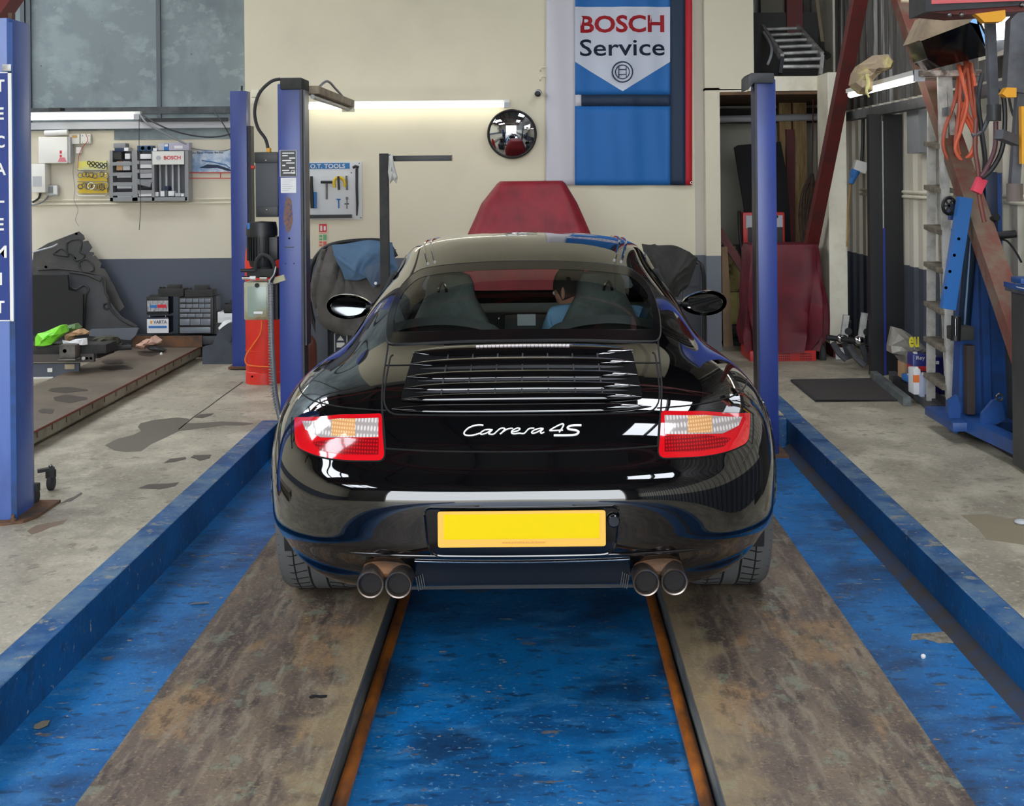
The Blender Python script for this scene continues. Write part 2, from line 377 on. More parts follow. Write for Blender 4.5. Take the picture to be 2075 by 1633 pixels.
# dark sheets closing the roof void above the alcove, seen over the frame
def corrx(y, x0, x1, z0, z1, pitch=.17, d=.03):
    prof = []; x = x0
    while x < x1:
        prof += [(x,y),(x+pitch*.45,y),(x+pitch*.55,y+d),(x+pitch*.9,y+d)]; x += pitch
    return MB().grid([[(a,b,z0) for a,b in prof],[(a,b,z1) for a,b in prof]])
struct('wall_alcove_upper', corrx(13.3, 1.86, 2.9, 2.3, 5.4), gcorr)
struct('wall_left', MB().box(-9.2, -9, -3, 12.2, FZ, 5.4), cream)
struct('wall_right_outer', MB().box(5.1,5.2,12.6,13.6,FZ,5.4), cream)
# front wall with the open shutter the photographer stands in
wf = MB().box(-9.2,-4.2,-3.2,-3,FZ-.3,5.4); wf.box(2.3,2.9,-3.2,-3,FZ-.3,5.4); wf.box(-4.2,2.3,-3.2,-3,4.9,5.4)
struct('wall_front', wf, mat('dim_front_sheet', (110,108,100), .7))
struct('ground_yard', MB().box(-25,25,-40,-3,-.35,-.13), conc)
# roof: dark sheets with translucent strips, purlins and trusses
dark = mat('roof_sheet', (58,60,60), .7)
skl = mat('roof_light', (240,246,255), .5, emit=SKYLIGHT)
rf = MB(); SKL_ = []
ycuts = [(-3.2,-1.2),(0.4,2.6),(4.4,6.6),(8.4,10.2),(12.0,13.6)]
def rz(x): return 5.3-abs(x+3.1)*.14+.55
xs = (-9.2,-3.1,5.2)
def rsheet(mb, x0, x1, y0, y1, t=.04):
    mb.add([(x0,y0,rz(x0)),(x1,y0,rz(x1)),(x1,y1,rz(x1)),(x0,y1,rz(x0)),(x0,y0,rz(x0)+t),(x1,y0,rz(x1)+t),(x1,y1,rz(x1)+t),(x0,y1,rz(x0)+t)],
           [(0,1,2,3),(4,7,6,5),(0,4,5,1),(1,5,6,2),(2,6,7,3),(3,7,4,0)])
slots = [(-1.2,.4),(2.6,4.4),(6.6,8.4),(10.2,12.0)]
for (y0,y1) in ycuts: rsheet(rf,-9.2,-3.1,y0,y1); rsheet(rf,-3.1,5.2,y0,y1)
for (y0,y1) in slots:
    LO = {-1.2:((-7.4,-4.4),), 2.6:((-7.4,-4.4),(1.3,2.5)), 6.6:((-7.4,-5.0),(1.2,2.5)), 10.2:((-7.4,-4.4),)}[y0]  # left-bay roof lights, out of view, added to light the interior
    cuts = [-9.2]+[c_ for ab in LO for c_ in ab]+[5.2]
    for a,b in zip(cuts[::2],cuts[1::2]):
        if a < -3.1 < b: rsheet(rf,a,-3.1,y0,y1); rsheet(rf,-3.1,b,y0,y1)
        else: rsheet(rf,a,b,y0,y1)
    for a,b in LO:
        SKL_.append((a,b,y0,y1))
struct('ceiling', rf, dark)
k = 1
for (a,b,y0,y1) in SKL_:
    m_ = MB(); rsheet(m_, a, b, y0, y1, .02); struct('window_%d' % k, m_, skl); k += 1
pur = MB()
for x in (-8,-6.5,-5,-3.6,-2.4,-1,.4,1.8,3.2): pur.box(x-.03,x+.03,-3.2,13.4,rz(x)-.16,rz(x)-.01)
struct('ceiling_purlins', pur, M['dull_black'])
tr = MB()
for y in (1.6,5.6,9.4):
    for (a,b) in (((-9,y,rz(-9)-.25),(-3.1,y,rz(-3.1)-.25)),((-3.1,y,rz(-3.1)-.25),(2.9,y,rz(2.9)-.25)),((-9,y,4.35),(2.8,y,4.35))): tr.beam(a,b,.1,.12)
    xx = -9
    while xx < 2:
        tr.beam((xx,y,4.35),(xx+.9,y,rz(xx+.9)-.25),.05,.06); tr.beam((xx+.9,y,rz(xx+.9)-.25),(xx+1.8,y,4.35),.05,.06); xx += 1.8
struct('ceiling_trusses', tr, M['oxide'])
fill = MB(); 
fill.box(2.76,2.86,-3.2,13.4,5.0,5.9); fill.box(-9.2,-9,-3.2,13.4,5.3,5.9); fill.box(-9.2,5.2,13.35,13.6,5.3,6); fill.box(-9.2,2.9,-3.2,-3,5.3,6); fill.box(-9.2,1.9,YB+.02,YB+.2,5.3,6)
struct('wall_gables', fill, M['grey'])
# ================================================================= the car
CX, CY = -.058, 4.25
paint = mat('black_paint', (6,6,8), .03, spec=.5, coat=1)
glossblack = mat('gloss_black_trim', (12,12,14), .12)
satin = mat('satin_black', (18,18,20), .5)
gap = mat('shut_line', (3,3,4), .9)
glass = mat('tinted_glass', (168,188,180), .0, trans=1, ior=1.45)
def car_glass():
    m = bpy.data.materials.new('car_glass'); m.use_nodes = True; nt = m.node_tree; n = nt.nodes
    n.remove(n['Principled BSDF']); out = n['Material Output']
    t = n.new('ShaderNodeBsdfTransparent'); t.inputs[0].default_value = (.76,.82,.79,1)
    g = n.new('ShaderNodeBsdfGlossy'); g.inputs['Roughness'].default_value = .01
    fr = n.new('ShaderNodeFresnel'); gm = n.new('ShaderNodeNewGeometry'); mr = n.new('ShaderNodeMapRange'); mr.inputs['To Min'].default_value = 1.38; mr.inputs['To Max'].default_value = 1/1.38; nt.links.new(gm.outputs['Backfacing'], mr.inputs['Value']); nt.links.new(mr.outputs[0], fr.inputs['IOR'])
    mx = n.new('ShaderNodeMixShader'); nt.links.new(fr.outputs[0], mx.inputs[0]); nt.links.new(t.outputs[0], mx.inputs[1]); nt.links.new(g.outputs[0], mx.inputs[2])
    nt.links.new(mx.outputs[0], out.inputs[0]); return m
glass = car_glass()
car = root('sports_car', (CX, CY+2.2, 0), 'glossy black sports coupe with silver script on its tail, parked on the sunken lift', 'car')
def L(p): return Vector(p)-Vector((CX,CY,0))
def Wd(p): return Vector(p)+Vector((CX,CY,0))
R_ = {}
R_[1] = ((0,.25,.45,.60,.72,.80,.84,.83,.82,.82,.83,.84,.78,.62,.36,0),(.14,.14,.15,.20,.32,.55,.97,1.45,2.0,2.6,3.1,3.5,3.93,4.18,4.32,4.36),(.245,.245,.24,.24,.265,.30,.22,.17,.16,.16,.16,.18,.19,.18,.17,.17))
R_[2] = ((0,.25,.47,.64,.77,.86,.905,.885,.86,.855,.865,.885,.83,.67,.39,0),(.085,.09,.11,.17,.30,.53,.97,1.45,2,2.6,3.1,3.5,3.95,4.21,4.36,4.40),(.31,.31,.31,.31,.32,.335,.32,.27,.25,.25,.25,.27,.27,.26,.26,.26))
R_[3] = ((0,.25,.48,.66,.795,.885,.925,.895,.87,.865,.875,.895,.84,.68,.40,0),(.015,.025,.055,.12,.26,.50,.97,1.45,2,2.6,3.1,3.5,3.95,4.22,4.375,4.42),(.372,.372,.374,.378,.385,.39,.40,.36,.34,.34,.34,.36,.35,.34,.34,.34))
R_[4] = ((0,.25,.485,.665,.80,.888,.93,.90,.873,.868,.878,.898,.845,.69,.41,0),(.005,.012,.042,.11,.25,.49,.97,1.45,2,2.6,3.1,3.5,3.95,4.225,4.38,4.425),(.44,.44,.44,.445,.45,.455,.46,.46,.45,.45,.45,.45,.44,.43,.43,.43))
R_[5] = ((0,.25,.48,.66,.80,.888,.932,.90,.872,.866,.876,.895,.84,.68,.40,0),(0,.01,.04,.115,.255,.49,.97,1.45,2,2.6,3.1,3.5,3.95,4.21,4.36,4.405),(.56,.56,.56,.56,.56,.56,.56,.56,.55,.55,.55,.55,.54,.53,.52,.52))
R_[6] = ((0,.25,.475,.655,.79,.88,.925,.893,.86,.855,.865,.885,.82,.66,.39,0),(.035,.045,.075,.145,.275,.50,.97,1.45,2,2.6,3.1,3.5,3.93,4.17,4.31,4.36),(.618,.618,.62,.625,.635,.64,.64,.64,.64,.64,.64,.64,.62,.60,.59,.585))
R_[7] = ((0,.25,.47,.645,.775,.865,.91,.87,.835,.83,.845,.865,.80,.63,.36,0),(.08,.09,.12,.19,.32,.53,.97,1.47,2,2.6,3.1,3.5,3.88,4.09,4.22,4.27),(.69,.69,.69,.695,.70,.71,.715,.71,.71,.71,.71,.71,.68,.66,.64,.64))
R_[8] = ((0,.25,.46,.62,.745,.83,.872,.83,.80,.797,.81,.83,.76,.58,.33,0),(.15,.16,.19,.27,.41,.61,1.0,1.5,2,2.6,3.1,3.48,3.78,3.95,4.07,4.12),(.77,.77,.77,.775,.78,.78,.785,.78,.78,.78,.78,.77,.74,.71,.695,.69))
R_[9] = ((0,.25,.45,.60,.71,.78,.815,.785,.765,.765,.78,.80,.72,.52,.29,0),(.30,.31,.35,.43,.56,.75,1.07,1.53,2,2.6,3.08,3.42,3.62,3.76,3.85,3.90),(.84,.84,.84,.838,.84,.84,.84,.84,.84,.84,.835,.815,.785,.755,.745,.74))
R_[10] = ((0,.25,.455,.59,.675,.725,.75,.74,.74,.74,.75,.74,.63,.45,.24,0),(.57,.58,.62,.70,.83,1.0,1.22,1.6,2,2.6,3.05,3.3,3.46,3.56,3.62,3.65),(.90,.90,.898,.893,.888,.885,.882,.885,.885,.885,.885,.865,.84,.82,.81,.81))
R_[11] = ((0,.25,.45,.575,.65,.69,.71,.72,.722,.722,.71,.64,.50,.34,.17,0),(.85,.86,.89,.97,1.09,1.25,1.45,1.75,2.05,2.6,3.0,3.2,3.3,3.36,3.4,3.41),(.955,.957,.955,.948,.94,.933,.93,.93,.93,.93,.925,.915,.905,.90,.90,.90))
R_[12] = ((0,.25,.43,.53,.60,.645,.67,.68,.685,.68,.64,.55,.42,.3,.15,0),(1.2,1.2,1.23,1.32,1.44,1.60,1.85,2.1,2.35,2.65,2.95,3.1,3.17,3.2,3.23,3.25),(1.075,1.073,1.065,1.055,1.045,1.035,1.025,1.02,1.02,1.02,1.025,1.04,1.05,1.055,1.06,1.06))
R_[13] = ((0,.22,.38,.465,.52,.56,.585,.60,.605,.60,.56,.48,.37,.25,.12,0),(1.6,1.6,1.63,1.7,1.8,1.95,2.1,2.25,2.4,2.6,2.78,2.88,2.93,2.95,2.96,2.97),(1.185,1.182,1.175,1.17,1.165,1.16,1.155,1.155,1.155,1.155,1.16,1.17,1.175,1.18,1.185,1.185))
R_[14] = ((0,.20,.35,.425,.475,.505,.525,.53,.53,.52,.49,.43,.33,.22,.11,0),(1.88,1.88,1.91,1.96,2.02,2.1,2.2,2.28,2.38,2.5,2.6,2.66,2.69,2.71,2.72,2.72),(1.25,1.248,1.243,1.24,1.238,1.237,1.237,1.237,1.237,1.237,1.237,1.24,1.245,1.25,1.252,1.255))
R_[15] = ((0,.13,.23,.29,.33,.355,.365,.37,.37,.36,.34,.29,.22,.15,.07,0),(2.08,2.08,2.09,2.12,2.16,2.21,2.26,2.31,2.36,2.42,2.47,2.51,2.54,2.55,2.56,2.56),(1.285,1.285,1.282,1.28,1.278,1.276,1.275,1.275,1.275,1.275,1.276,1.278,1.28,1.282,1.283,1.283))
rows = []
r1 = R_[1]; rows.append([(x*.78, y+(2.2-y)*.16, .18) for x,y,z in zip(*r1)])
for i in range(1,16): rows.append(list(zip(*R_[i])))
rows.append([(x*.35, 2.32+(y-2.32)*.35, 1.291) for x,y,z in zip(*R_[15])])
rows.append([(x*.02, 2.32+(y-2.32)*.02, 1.295) for x,y,z in zip(*R_[15])])
D = np.array(rows, float); D[...,0] *= .987
def ext(P):
    a = P[:,1:2].copy(); a[...,0] *= -1; b = P[:,-2:-1].copy(); b[...,0] *= -1
    P = np.concatenate([a,P,b],1)
    return np.concatenate([2*P[:1]-P[1:2], P, 2*P[-1:]-P[-2:-1]],0)
Pc = D.copy()
for _ in range(4):
    E_ = ext(Pc); Sx = (E_[:-2]+4*E_[1:-1]+E_[2:])/6; Sx = (Sx[:,:-2]+4*Sx[:,1:-1]+Sx[:,2:])/6
    Pc += (D-Sx)
E_ = ext(Pc)
def bas(n):
    t = np.arange(n)/n
    return np.stack([(1-t)**3, 3*t**3-6*t**2+4, -3*t**3+3*t**2+3*t+1, t**3],1)/6
def ups(E, n, axis):
    E = np.moveaxis(E, axis, 0); B = bas(n); out = []
    K = E.shape[0]-3
    for i in range(K): out.append(np.tensordot(B, E[i:i+4], axes=(1,0)))
    out.append((E[K-1+0+0]*0 + (E[-3]+4*E[-2]+E[-1])/6)[None])
    return np.moveaxis(np.concatenate(out,0),0,axis)
NU = 12
G = ups(ups(E_, NU, 0), NU, 1)     # rows x cols x 3, right half
G[:,0,0] = 0; G[:,-1,0] = 0
full = np.concatenate([G, (G[:,-2:0:-1]*np.array([-1,1,1]))],1)
RR, CC = full.shape[:2]
verts = [tuple(v) for v in full.reshape(-1,3)]
faces = [(i*CC+j, i*CC+(j+1)%CC, (i+1)*CC+(j+1)%CC, (i+1)*CC+j) for i in range(RR-1) for j in range(CC)]
# outward orientation: seen from the rear, +x then up => normal -y
BV = BVHTree.FromPolygons([Vector(v) for v in verts], faces)
def inpoly(x, y, poly):
    c = False; n = len(poly); j = n-1
    for i in range(n):
        xi, yi = poly[i][:2]; xj, yj = poly[j][:2]
        if (yi > y) != (yj > y) and x < (xj-xi)*(y-yi)/(yj-yi)+xi: c = not c
        j = i
    return c
def photo(px, py):
    """where a sight line meets the body, in car coordinates"""
    d = at(px,py,1.0)-Vector((0,0,H)); o = L((0,0,H)); h = BV.ray_cast(o, d.normalized())
    return h[0] if h[0] else Vector((0,0,0))
def sym(pts):
    """rear-view outline (x,z) averaged onto a symmetric half"""
    return pts
def roundpoly(poly, r, n=5):
    out = []; N = len(poly)
    for i in range(N):
        p = Vector(poly[i][:2]); a = Vector(poly[i-1][:2]); b = Vector(poly[(i+1)%N][:2])
        rr = r[i] if isinstance(r,(list,tuple)) else r
        da = (a-p); db = (b-p); ra = min(rr, da.length*.49, db.length*.49)
        s = p+da.normalized()*ra; e = p+db.normalized()*ra
        for k in range(n+1):
            t = k/n; q = s.lerp(p,t).lerp(p.lerp(e,t),t); out.append((q.x,q.y))
    return out
def densify(poly, d):
    out = []; N = len(poly)
    for i in range(N):
        a = Vector(poly[i]); b = Vector(poly[(i+1)%N]); k = max(1,int((b-a).length/d))
        for j in range(k): out.append(tuple(a.lerp(b,j/k)))
    return out
def proj(p, axis, off):
    if axis == 'rear': o, d = Vector((p[0],-2,p[1])), Vector((0,1,0))
    elif axis == 'front': o, d = Vector((p[0],7,p[1])), Vector((0,-1,0))
    elif axis == 'left': o, d = Vector((-3,p[0],p[1])), Vector((1,0,0))
    elif axis == 'right': o, d = Vector((3,p[0],p[1])), Vector((-1,0,0))
    elif axis == 'top': o, d = Vector((p[0],p[1],3)), Vector((0,0,-1))
    h = BV.ray_cast(o, d)
    if h[0] is None: return None, None
    n = h[1] if h[1].dot(d) < 0 else -h[1]
    return h[0]+n*off, n
def patch(poly, axis='rear', off=.003, sp=.012, thick=.004, dense=None):
    """a curved panel cut to an outline and laid on the body"""
    poly = densify(poly, dense or sp)
    xs = [p[0] for p in poly]; ys = [p[1] for p in poly]
    inner = []
    x = min(xs)+sp/2
    while x < max(xs):
        y = min(ys)+sp/2
        while y < max(ys):
            if inpoly(x,y,poly) and min((x-a)**2+(y-b)**2 for a,b in poly) > (sp*.45)**2: inner.append((x,y))
            y += sp
        x += sp
    pts = [Vector(p) for p in poly]+[Vector(p) for p in inner]
    v2, e2, f2, *_ = geometry.delaunay_2d_cdt(pts, [(i,(i+1)%len(poly)) for i in range(len(poly))], [], 1, 1e-6)
    mb = MB(); vs = []; ok = []; nn = []
    for v in v2:
        q, n = proj(v, axis, off)
        if q is None: q, n = Vector((v[0],1,v[1])), Vector((0,-1,0)); ok.append(False)
        else: ok.append(True)
        vs.append(Wd(q)); nn.append(n)
    fs = [list(f) for f in f2 if all(ok[i] for i in f)]
    mb.add(vs, fs)
    # turned-in rim gives the panel a thickness
    if thick:
        cnt = {}
        for f in fs:
            for i in range(len(f)):
                e = (f[i], f[(i+1)%len(f)]); cnt[tuple(sorted(e))] = cnt.get(tuple(sorted(e)),0)+1
        o = len(mb.v); mp = {}
        for (a,b), c in cnt.items():
            if c == 1:
                for i in (a,b):
                    if i not in mp: mp[i] = len(mb.v); mb.v.append(vs[i]-nn[i]*thick)
                mb.f.append([a,b,mp[b],mp[a]])
    return mb
def line(pts, axis='rear', off=.001, r=.0025, close=False, dense=.015, n=6):
    P = [Vector(p) for p in pts]
    if close: P = P+[P[0]]
    out = []
    for a, b in zip(P[:-1], P[1:]):
        k = max(1,int((b-a).length/dense))
        out += [a.lerp(b,j/k) for j in range(k)]
    out.append(P[-1]); q = [proj(p,axis,off)[0] for p in out]; q = [Wd(x) for x in q if x is not None]
    return MB().tube(q, r, n)
def pz(px, py):
    q = photo(px,py); return (q.x, q.z)
mir = lambda poly: [(-x,y) for x,y in poly][::-1]
# ---- outlines in rear view, traced on the left half (x<0) and mirrored
win_half = [pz(781,698), pz(786,640), pz(808,585), pz(846,547), pz(900,538), pz(980,532)]
win_half = [(-abs(a),b) for a,b in win_half]
win = win_half+[(0,pz(1062,530)[1])]+[(-a,b) for a,b in win_half[::-1]]+[(.25,pz(1062,690)[1]), (-.25,pz(1062,690)[1])]
win = roundpoly(win, [.03,.1,.12,.1,.1,.1,.1,.1,.1,.1,.12,.1,.03,.3,.3], 4)
def inset(poly, d):
    n = len(poly); out = []
    area = sum(poly[i][0]*poly[(i+1)%n][1]-poly[(i+1)%n][0]*poly[i][1] for i in range(n))
    sg = 1 if area > 0 else -1
    for i in range(n):
        a = Vector(poly[i-1]); p = Vector(poly[i]); b = Vector(poly[(i+1)%n]); t = (b-a)
        if t.length < 1e-6: out.append(tuple(p)); continue
        t.normalize(); out.append((p.x-t.y*sg*d, p.y+t.x*sg*d))
    return out
side_win = roundpoly([(1.62,.958),(2.98,.958),(2.80,1.06),(2.60,1.15),(2.35,1.195),(2.05,1.18),(1.80,1.10)], [.08,.05,.1,.1,.15,.15,.1], 4)
ws = roundpoly([(-.62,.925),(-.46,1.195),(-.2,1.235),(.2,1.235),(.46,1.195),(.62,.925),(.2,.905),(-.2,.905)], .08, 4)
win_in, side_in, ws_in = inset(win,.022), inset(side_win,.02), inset(ws,.012)
AX, AZ = .97, .345
def keep(c):
    x, y, z = c
    if y < 2.2 and abs(x) < .62 and z > .9 and inpoly(x,z,win_in): return False
    if abs(x) > .45 and 1.5 < y < 3.05 and inpoly(y,z,side_in): return False
    if y > 2.7 and inpoly(x,z,ws_in): return False
    if abs(x) > .55 and ((y-AX)**2+(z-AZ)**2 < .352**2 or (y-3.38)**2+(z-AZ)**2 < .345**2): return False
    return True
fk = [f for f in faces if keep(np.mean([verts[i] for i in f],0))]
body = MB(); body.v = [Wd(v) for v in verts]; body.f = [list(f) for f in fk]
bo = part('body', body, paint, car, ang=0)
# flange round the wheel arches and an inner skin keeps light out of the shell
def arch(yc, sx, R):
    pts = []
    for k in range(0,41):
        t = -0.15*PI+1.3*PI*k/40; p = (yc-R*math.cos(t), AZ+R*math.sin(t)); q, n = proj(p, 'right' if sx > 0 else 'left', -.004)
        if q is not None and q.z > .15: pts.append(Wd(q))
    return MB().tube(pts, .016, 8)
for sx in (-1,1):
    part('wheel_arch', arch(AX,sx,.352), paint, car); part('wheel_arch', arch(3.38,sx,.345), paint, car)
    li = MB(); P = []
    for k in range(0,25):
        t = -.1*PI+1.2*PI*k/24; P.append([Wd((sx*.50, AX-.37*math.cos(t), AZ+.37*math.sin(t))), Wd((sx*.86, AX-.37*math.cos(t), AZ+.37*math.sin(t)))])
    li.grid(P); part('arch_liner', li, satin, car)
    li = MB(); P = []
    for k in range(0,25):
        t = -.1*PI+1.2*PI*k/24; P.append([Wd((sx*.50, 3.38-.36*math.cos(t), AZ+.36*math.sin(t))), Wd((sx*.84, 3.38-.36*math.cos(t), AZ+.36*math.sin(t)))])
    li.grid(P); part('arch_liner', li, satin, car)
und = MB(); und.box(CX-.55, CX+.55, CY+.45, CY+4.0, .16, .20); und.box(CX-.45,CX+.45,CY+.25,CY+.75,.20,.45)
part('underbody', und, satin, car)
def wheel(sx, yc, w):
    x = sx*(.905-w/2); c = Wd((x,yc,.3405)); a = Vector((sx,0,0)); h = w/2; R = .335
    t = part('tyre', MB().lathe(c, [(.24,-h*.9),(.29,-h),(.318,-h*.96),(R-.004,-h*.84),(R,-h*.6),(R,h*.6),(R-.004,h*.84),(.318,h*.96),(.29,h),(.24,h*.9)], a, 64), mat('dusty_tyre', (84,84,84), .8, bump=.1, bscale=80), car)
    tr_ = MB()
    for q in (-.55,-.2,.2,.55): tr_.ring(c+a*(h*q), a, R-.0005, .0045 if abs(q)<.5 else .003, 64, 6)
    for k in range(48):
        ang = 2*PI*k/48; d = Vector((0,math.cos(ang),math.sin(ang))); e = Vector((0,math.cos(ang+.05),math.sin(ang+.05)))
        for s_ in (-1,1): tr_.tube([c+a*(s_*h*.25)+d*(R), c+a*(s_*h*.6)+e*R, c+a*(s_*h*.9)+e*(R-.012)], .0026, 5)
    part('tread_grooves', tr_, gap, t)
    rim = MB().lathe(c, [(.05,h*.55),(.22,h*.35),(.245,h*.9),(.25,h*.9),(.25,-h*.9)], a, 40)
    for k in range(5):
        ang = 2*PI*k/5
        for e in (-.12,.12):
            d = Vector((0,math.cos(ang+e),math.sin(ang+e))); rim.beam(c+a*(h*.55)+d*.04, c+a*(h*.8)+d*.235, .02, .03, a)
    rm = part('wheel_rim', rim, M['alu'], car)
for sx in (-1,1): wheel(sx, AX, .295); wheel(sx, 3.38, .235)
# ---- rear window
frit = patch(win, off=.003)
# ring only: outline band
def band(poly, axis, w, off, m, nme, parent=car, **k):
    inn = inset(poly, w); P = []
    n = len(poly)
    rowa = []; rowb = []
    for i in range(n+1):
        a, _ = proj(poly[i%n], axis, off); b, _ = proj(inn[i%n], axis, off)
        if a is None or b is None: continue
        rowa.append(Wd(a)); rowb.append(Wd(b))
    return part(nme, MB().grid([rowa,rowb]), m, parent, ang=0, **k)
rw = part('rear_window', patch(win, off=.0035, sp=.03, dense=.015), glass, car, ang=60)
band(densify(win,.012), 'rear', .028, .0045, glossblack, 'window_surround', rw)
part('window_seal', line(win, off=.002, r=.004, close=True), satin, rw)
for s_, ax in ((-1,'left'),(1,'right')):
    sw = part('side_window', patch(side_win, ax, off=.003, sp=.04, dense=.02), glass, car, ang=60)
    band(densify(side_win,.015), ax, .03, .004, glossblack, 'window_surround', sw)
fw = part('windscreen', patch(ws, 'front', off=.003, sp=.04, dense=.02), glass, car, ang=60)
band(densify(ws,.015), 'front', .016, .004, glossblack, 'window_surround', fw)
# roof gutters
for sx in (-1,1):
    for dx in (0,.03):
        pts = []
        for k in range(14):
            y = 1.72+k*.085; x = sx*(.395+dx+.05*math.sin(PI*k/13)); q, n = proj((x,y),'top',.002)
            if q is not None: pts.append(Wd(q))
        part('roof_gutter', MB().tube(pts, .006, 6, smooth=3), paint, car)
# ---- shut lines
lid_l = [(-.512,.948),(-.497,.905),(-.468,.82),(-.447,.75),(-.438,.695)]
lid_b = [(-.438,.695),(-.30,.690),(0,.688),(.30,.690),(.438,.695)]
part('lid_seam', line(lid_l, r=.0032, off=.0005), gap, car); part('lid_seam', line([(-a,b) for a,b in lid_l], r=.0032, off=.0005), gap, car)
part('lid_seam', line(lid_b, r=.003, off=.0005), gap, car)
for sx in (-1,1):
    part('wing_seam', line([(sx*.448,.797),(sx*.60,.797),(sx*.72,.799),(sx*.80,.803),(sx*.86,.806)], r=.0026, off=.0005), gap, car)
sp_o = roundpoly([(-.485,.915),(-.455,.788),(.455,.788),(.485,.915)], [.01,.05,.05,.01], 6)
ol = [p for p in sp_o]
part('spoiler_seam', line(ol, r=.003, off=.0005), gap, car)
part('spoiler_seam', line([(-.495,.893),(-.40,.897),(-.2,.905),(0,.907),(.2,.905),(.40,.897),(.495,.893)], r=.0025, off=.0005), gap, car)
# spoiler lip: rolled edge along the bottom of the grille panel
def strip(xs, zf, hw, off, bulge, taper=True, nx=40):
    """rounded bar lying across the tail following the body"""
    out = []
    for i in range(nx+1):
        x = -xs+2*xs*i/nx; t = 1-(abs(x)/xs)**6 if taper else 1
        z = zf(x); row = []
        for k in range(9):
            a = PI*k/8; dz = -math.cos(a)*hw*max(t,.05); q, n = proj((x,z+dz),'rear',0)
            row.append(Wd(q+n*(off+math.sin(a)*bulge*max(t,.05))))
        out.append(row)
    return MB().grid(out)
part('spoiler_lip', strip(.43, lambda x: .801+.002*math.cos(x*3), .010, .001, .012), paint, car)
# ---- engine grille
gr_poly = roundpoly([(-.40,.925),(-.405,.82),(.405,.82),(.40,.925)], .012, 3)
gb = part('engine_grille', patch(gr_poly, off=.0015, sp=.02, thick=0), mat('grille_dark', (8,8,9), .9, spec=.1), car, ang=0)
fins = MB()
zc = [.928, .903, .877, .853, .829]
def sag(x): return -.006*(x/.4)**2
for k in range(4):
    for j in range(1,8):
        x = -.36+.72*j/8; a, na = proj((x,zc[k]+sag(x)),'rear',.004); b, _ = proj((x,zc[k+1]+sag(x)),'rear',.004)
        fins = MB().beam(Wd(a), Wd(b), .005, .006, (0,-1,0)); part('grille_fin', fins, M['darkgrey'], gb)
inner = MB()
for k in range(1,4): inner = merge(inner, strip(.36, lambda x,k=k: (zc[k]+zc[k+1])/2+sag(x)+.004, .0030, .002, .002))
part('grille_mesh', inner, M['darkgrey'], gb)
for k in range(5):
    part('grille_slat', strip(.40 if k else .405, lambda x,k=k: zc[k]+sag(x), .0065 if k else .011, .004, .013, nx=60), paint, gb)
tl = MB()
for i in range(24):
    x = -.165+.33*i/23; a, n = proj((x,zc[0]+sag(x)),'rear',.0175); tl.obox(Wd(a), .012, .006, .010)
part('high_brake_light', tl, mat('clear_led_lens', (206,198,200), .25), car)
bk = MB(); 
for i in range(2):
    pass
# ---- rear lamps
lens_red = mat('red_lens', (206,14,26), .08, coat=1)
def ribbed(name, c1, c2, sx_, sz_):
    m = bpy.data.materials.new(name); m.use_nodes = True; nt = m.node_tree; n = nt.nodes; b = n['Principled BSDF']
    b.inputs['Roughness'].default_value = .12; b.inputs['Coat Weight'].default_value = .6
    tc = n.new('ShaderNodeTexCoord'); cur = []
    for sc, ax in ((sx_,'X'),(sz_,'Z')):
        w = n.new('ShaderNodeTexWave'); w.bands_direction = ax; w.inputs['Scale'].default_value = sc; w.inputs['Distortion'].default_value = .6; w.inputs['Detail Scale'].default_value = 3
        nt.links.new(tc.outputs['Object'], w.inputs['Vector']); cur.append(w.outputs['Fac'])
    ml = n.new('ShaderNodeMath'); ml.operation = 'MULTIPLY'; nt.links.new(cur[0], ml.inputs[0]); nt.links.new(cur[1], ml.inputs[1])
    r = n.new('ShaderNodeValToRGB'); nt.links.new(ml.outputs[0], r.inputs[0]); r.color_ramp.elements[0].color = (*lin(c2),1); r.color_ramp.elements[1].color = (*lin(c1),1); r.color_ramp.elements[0].position = .1; r.color_ramp.elements[1].position = .6
    nt.links.new(r.outputs[0], b.inputs['Base Color']); return m
lens_clear = ribbed('clear_ribbed_lens', (214,208,204), (160,150,148), 28, 14)
lens_amber = ribbed('amber_tinted_lens', (232,190,140), (206,150,96), 36, 30)
lens_dark = ribbed('dark_red_lens', (190,14,26), (120,8,16), 34, 30)
lampL = [pz(599,847), pz(690,842), pz(775,840), pz(781,934), pz(693,933), pz(642,924), pz(602,906)]
lampL = roundpoly(lampL, [.008,.02,.012,.025,.05,.05,.02], 4)
cl = [pz(615,856), pz(690,851), pz(768,850), pz(768,887), pz(700,888), pz(652,888), pz(622,873)]
am = [pz(675,853), pz(722,852), pz(722,886), pz(675,886)]
redin = [pz(636,898), pz(688,890), pz(768,890), pz(768,922), pz(696,922), pz(650,914)]
mid = [pz(651,890), pz(712,890), pz(716,930), pz(672,926)]
for sx in (-1,1):
    f = (lambda P: P) if sx < 0 else mir
    lo = part('rear_lamp', patch(f(lampL), off=.006, sp=.012, thick=.01), lens_red, car, ang=50)
    part('clear_lens', patch(f(cl), off=.0085, sp=.012, thick=.003), lens_clear, lo, ang=50, label='clear white upper lens')
    part('amber_lens', patch(f(am), off=.0105, sp=.012, thick=.003), lens_amber, lo, ang=50, label='amber tinted middle of lens')
    part('reflector_lens', patch(f(redin), off=.008, sp=.012, thick=.003), lens_dark, lo, ang=50, label='darker red ribbed lens')
    part('lamp_seal', line(f(lampL), off=.002, r=.004, close=True), gap, lo)
    # small corner panel seam beside the lamp
    c0 = [pz(592,846), pz(590,880), pz(592,908)]; part('wing_seam', line(f(c0), r=.002, off=.0005), gap, car)
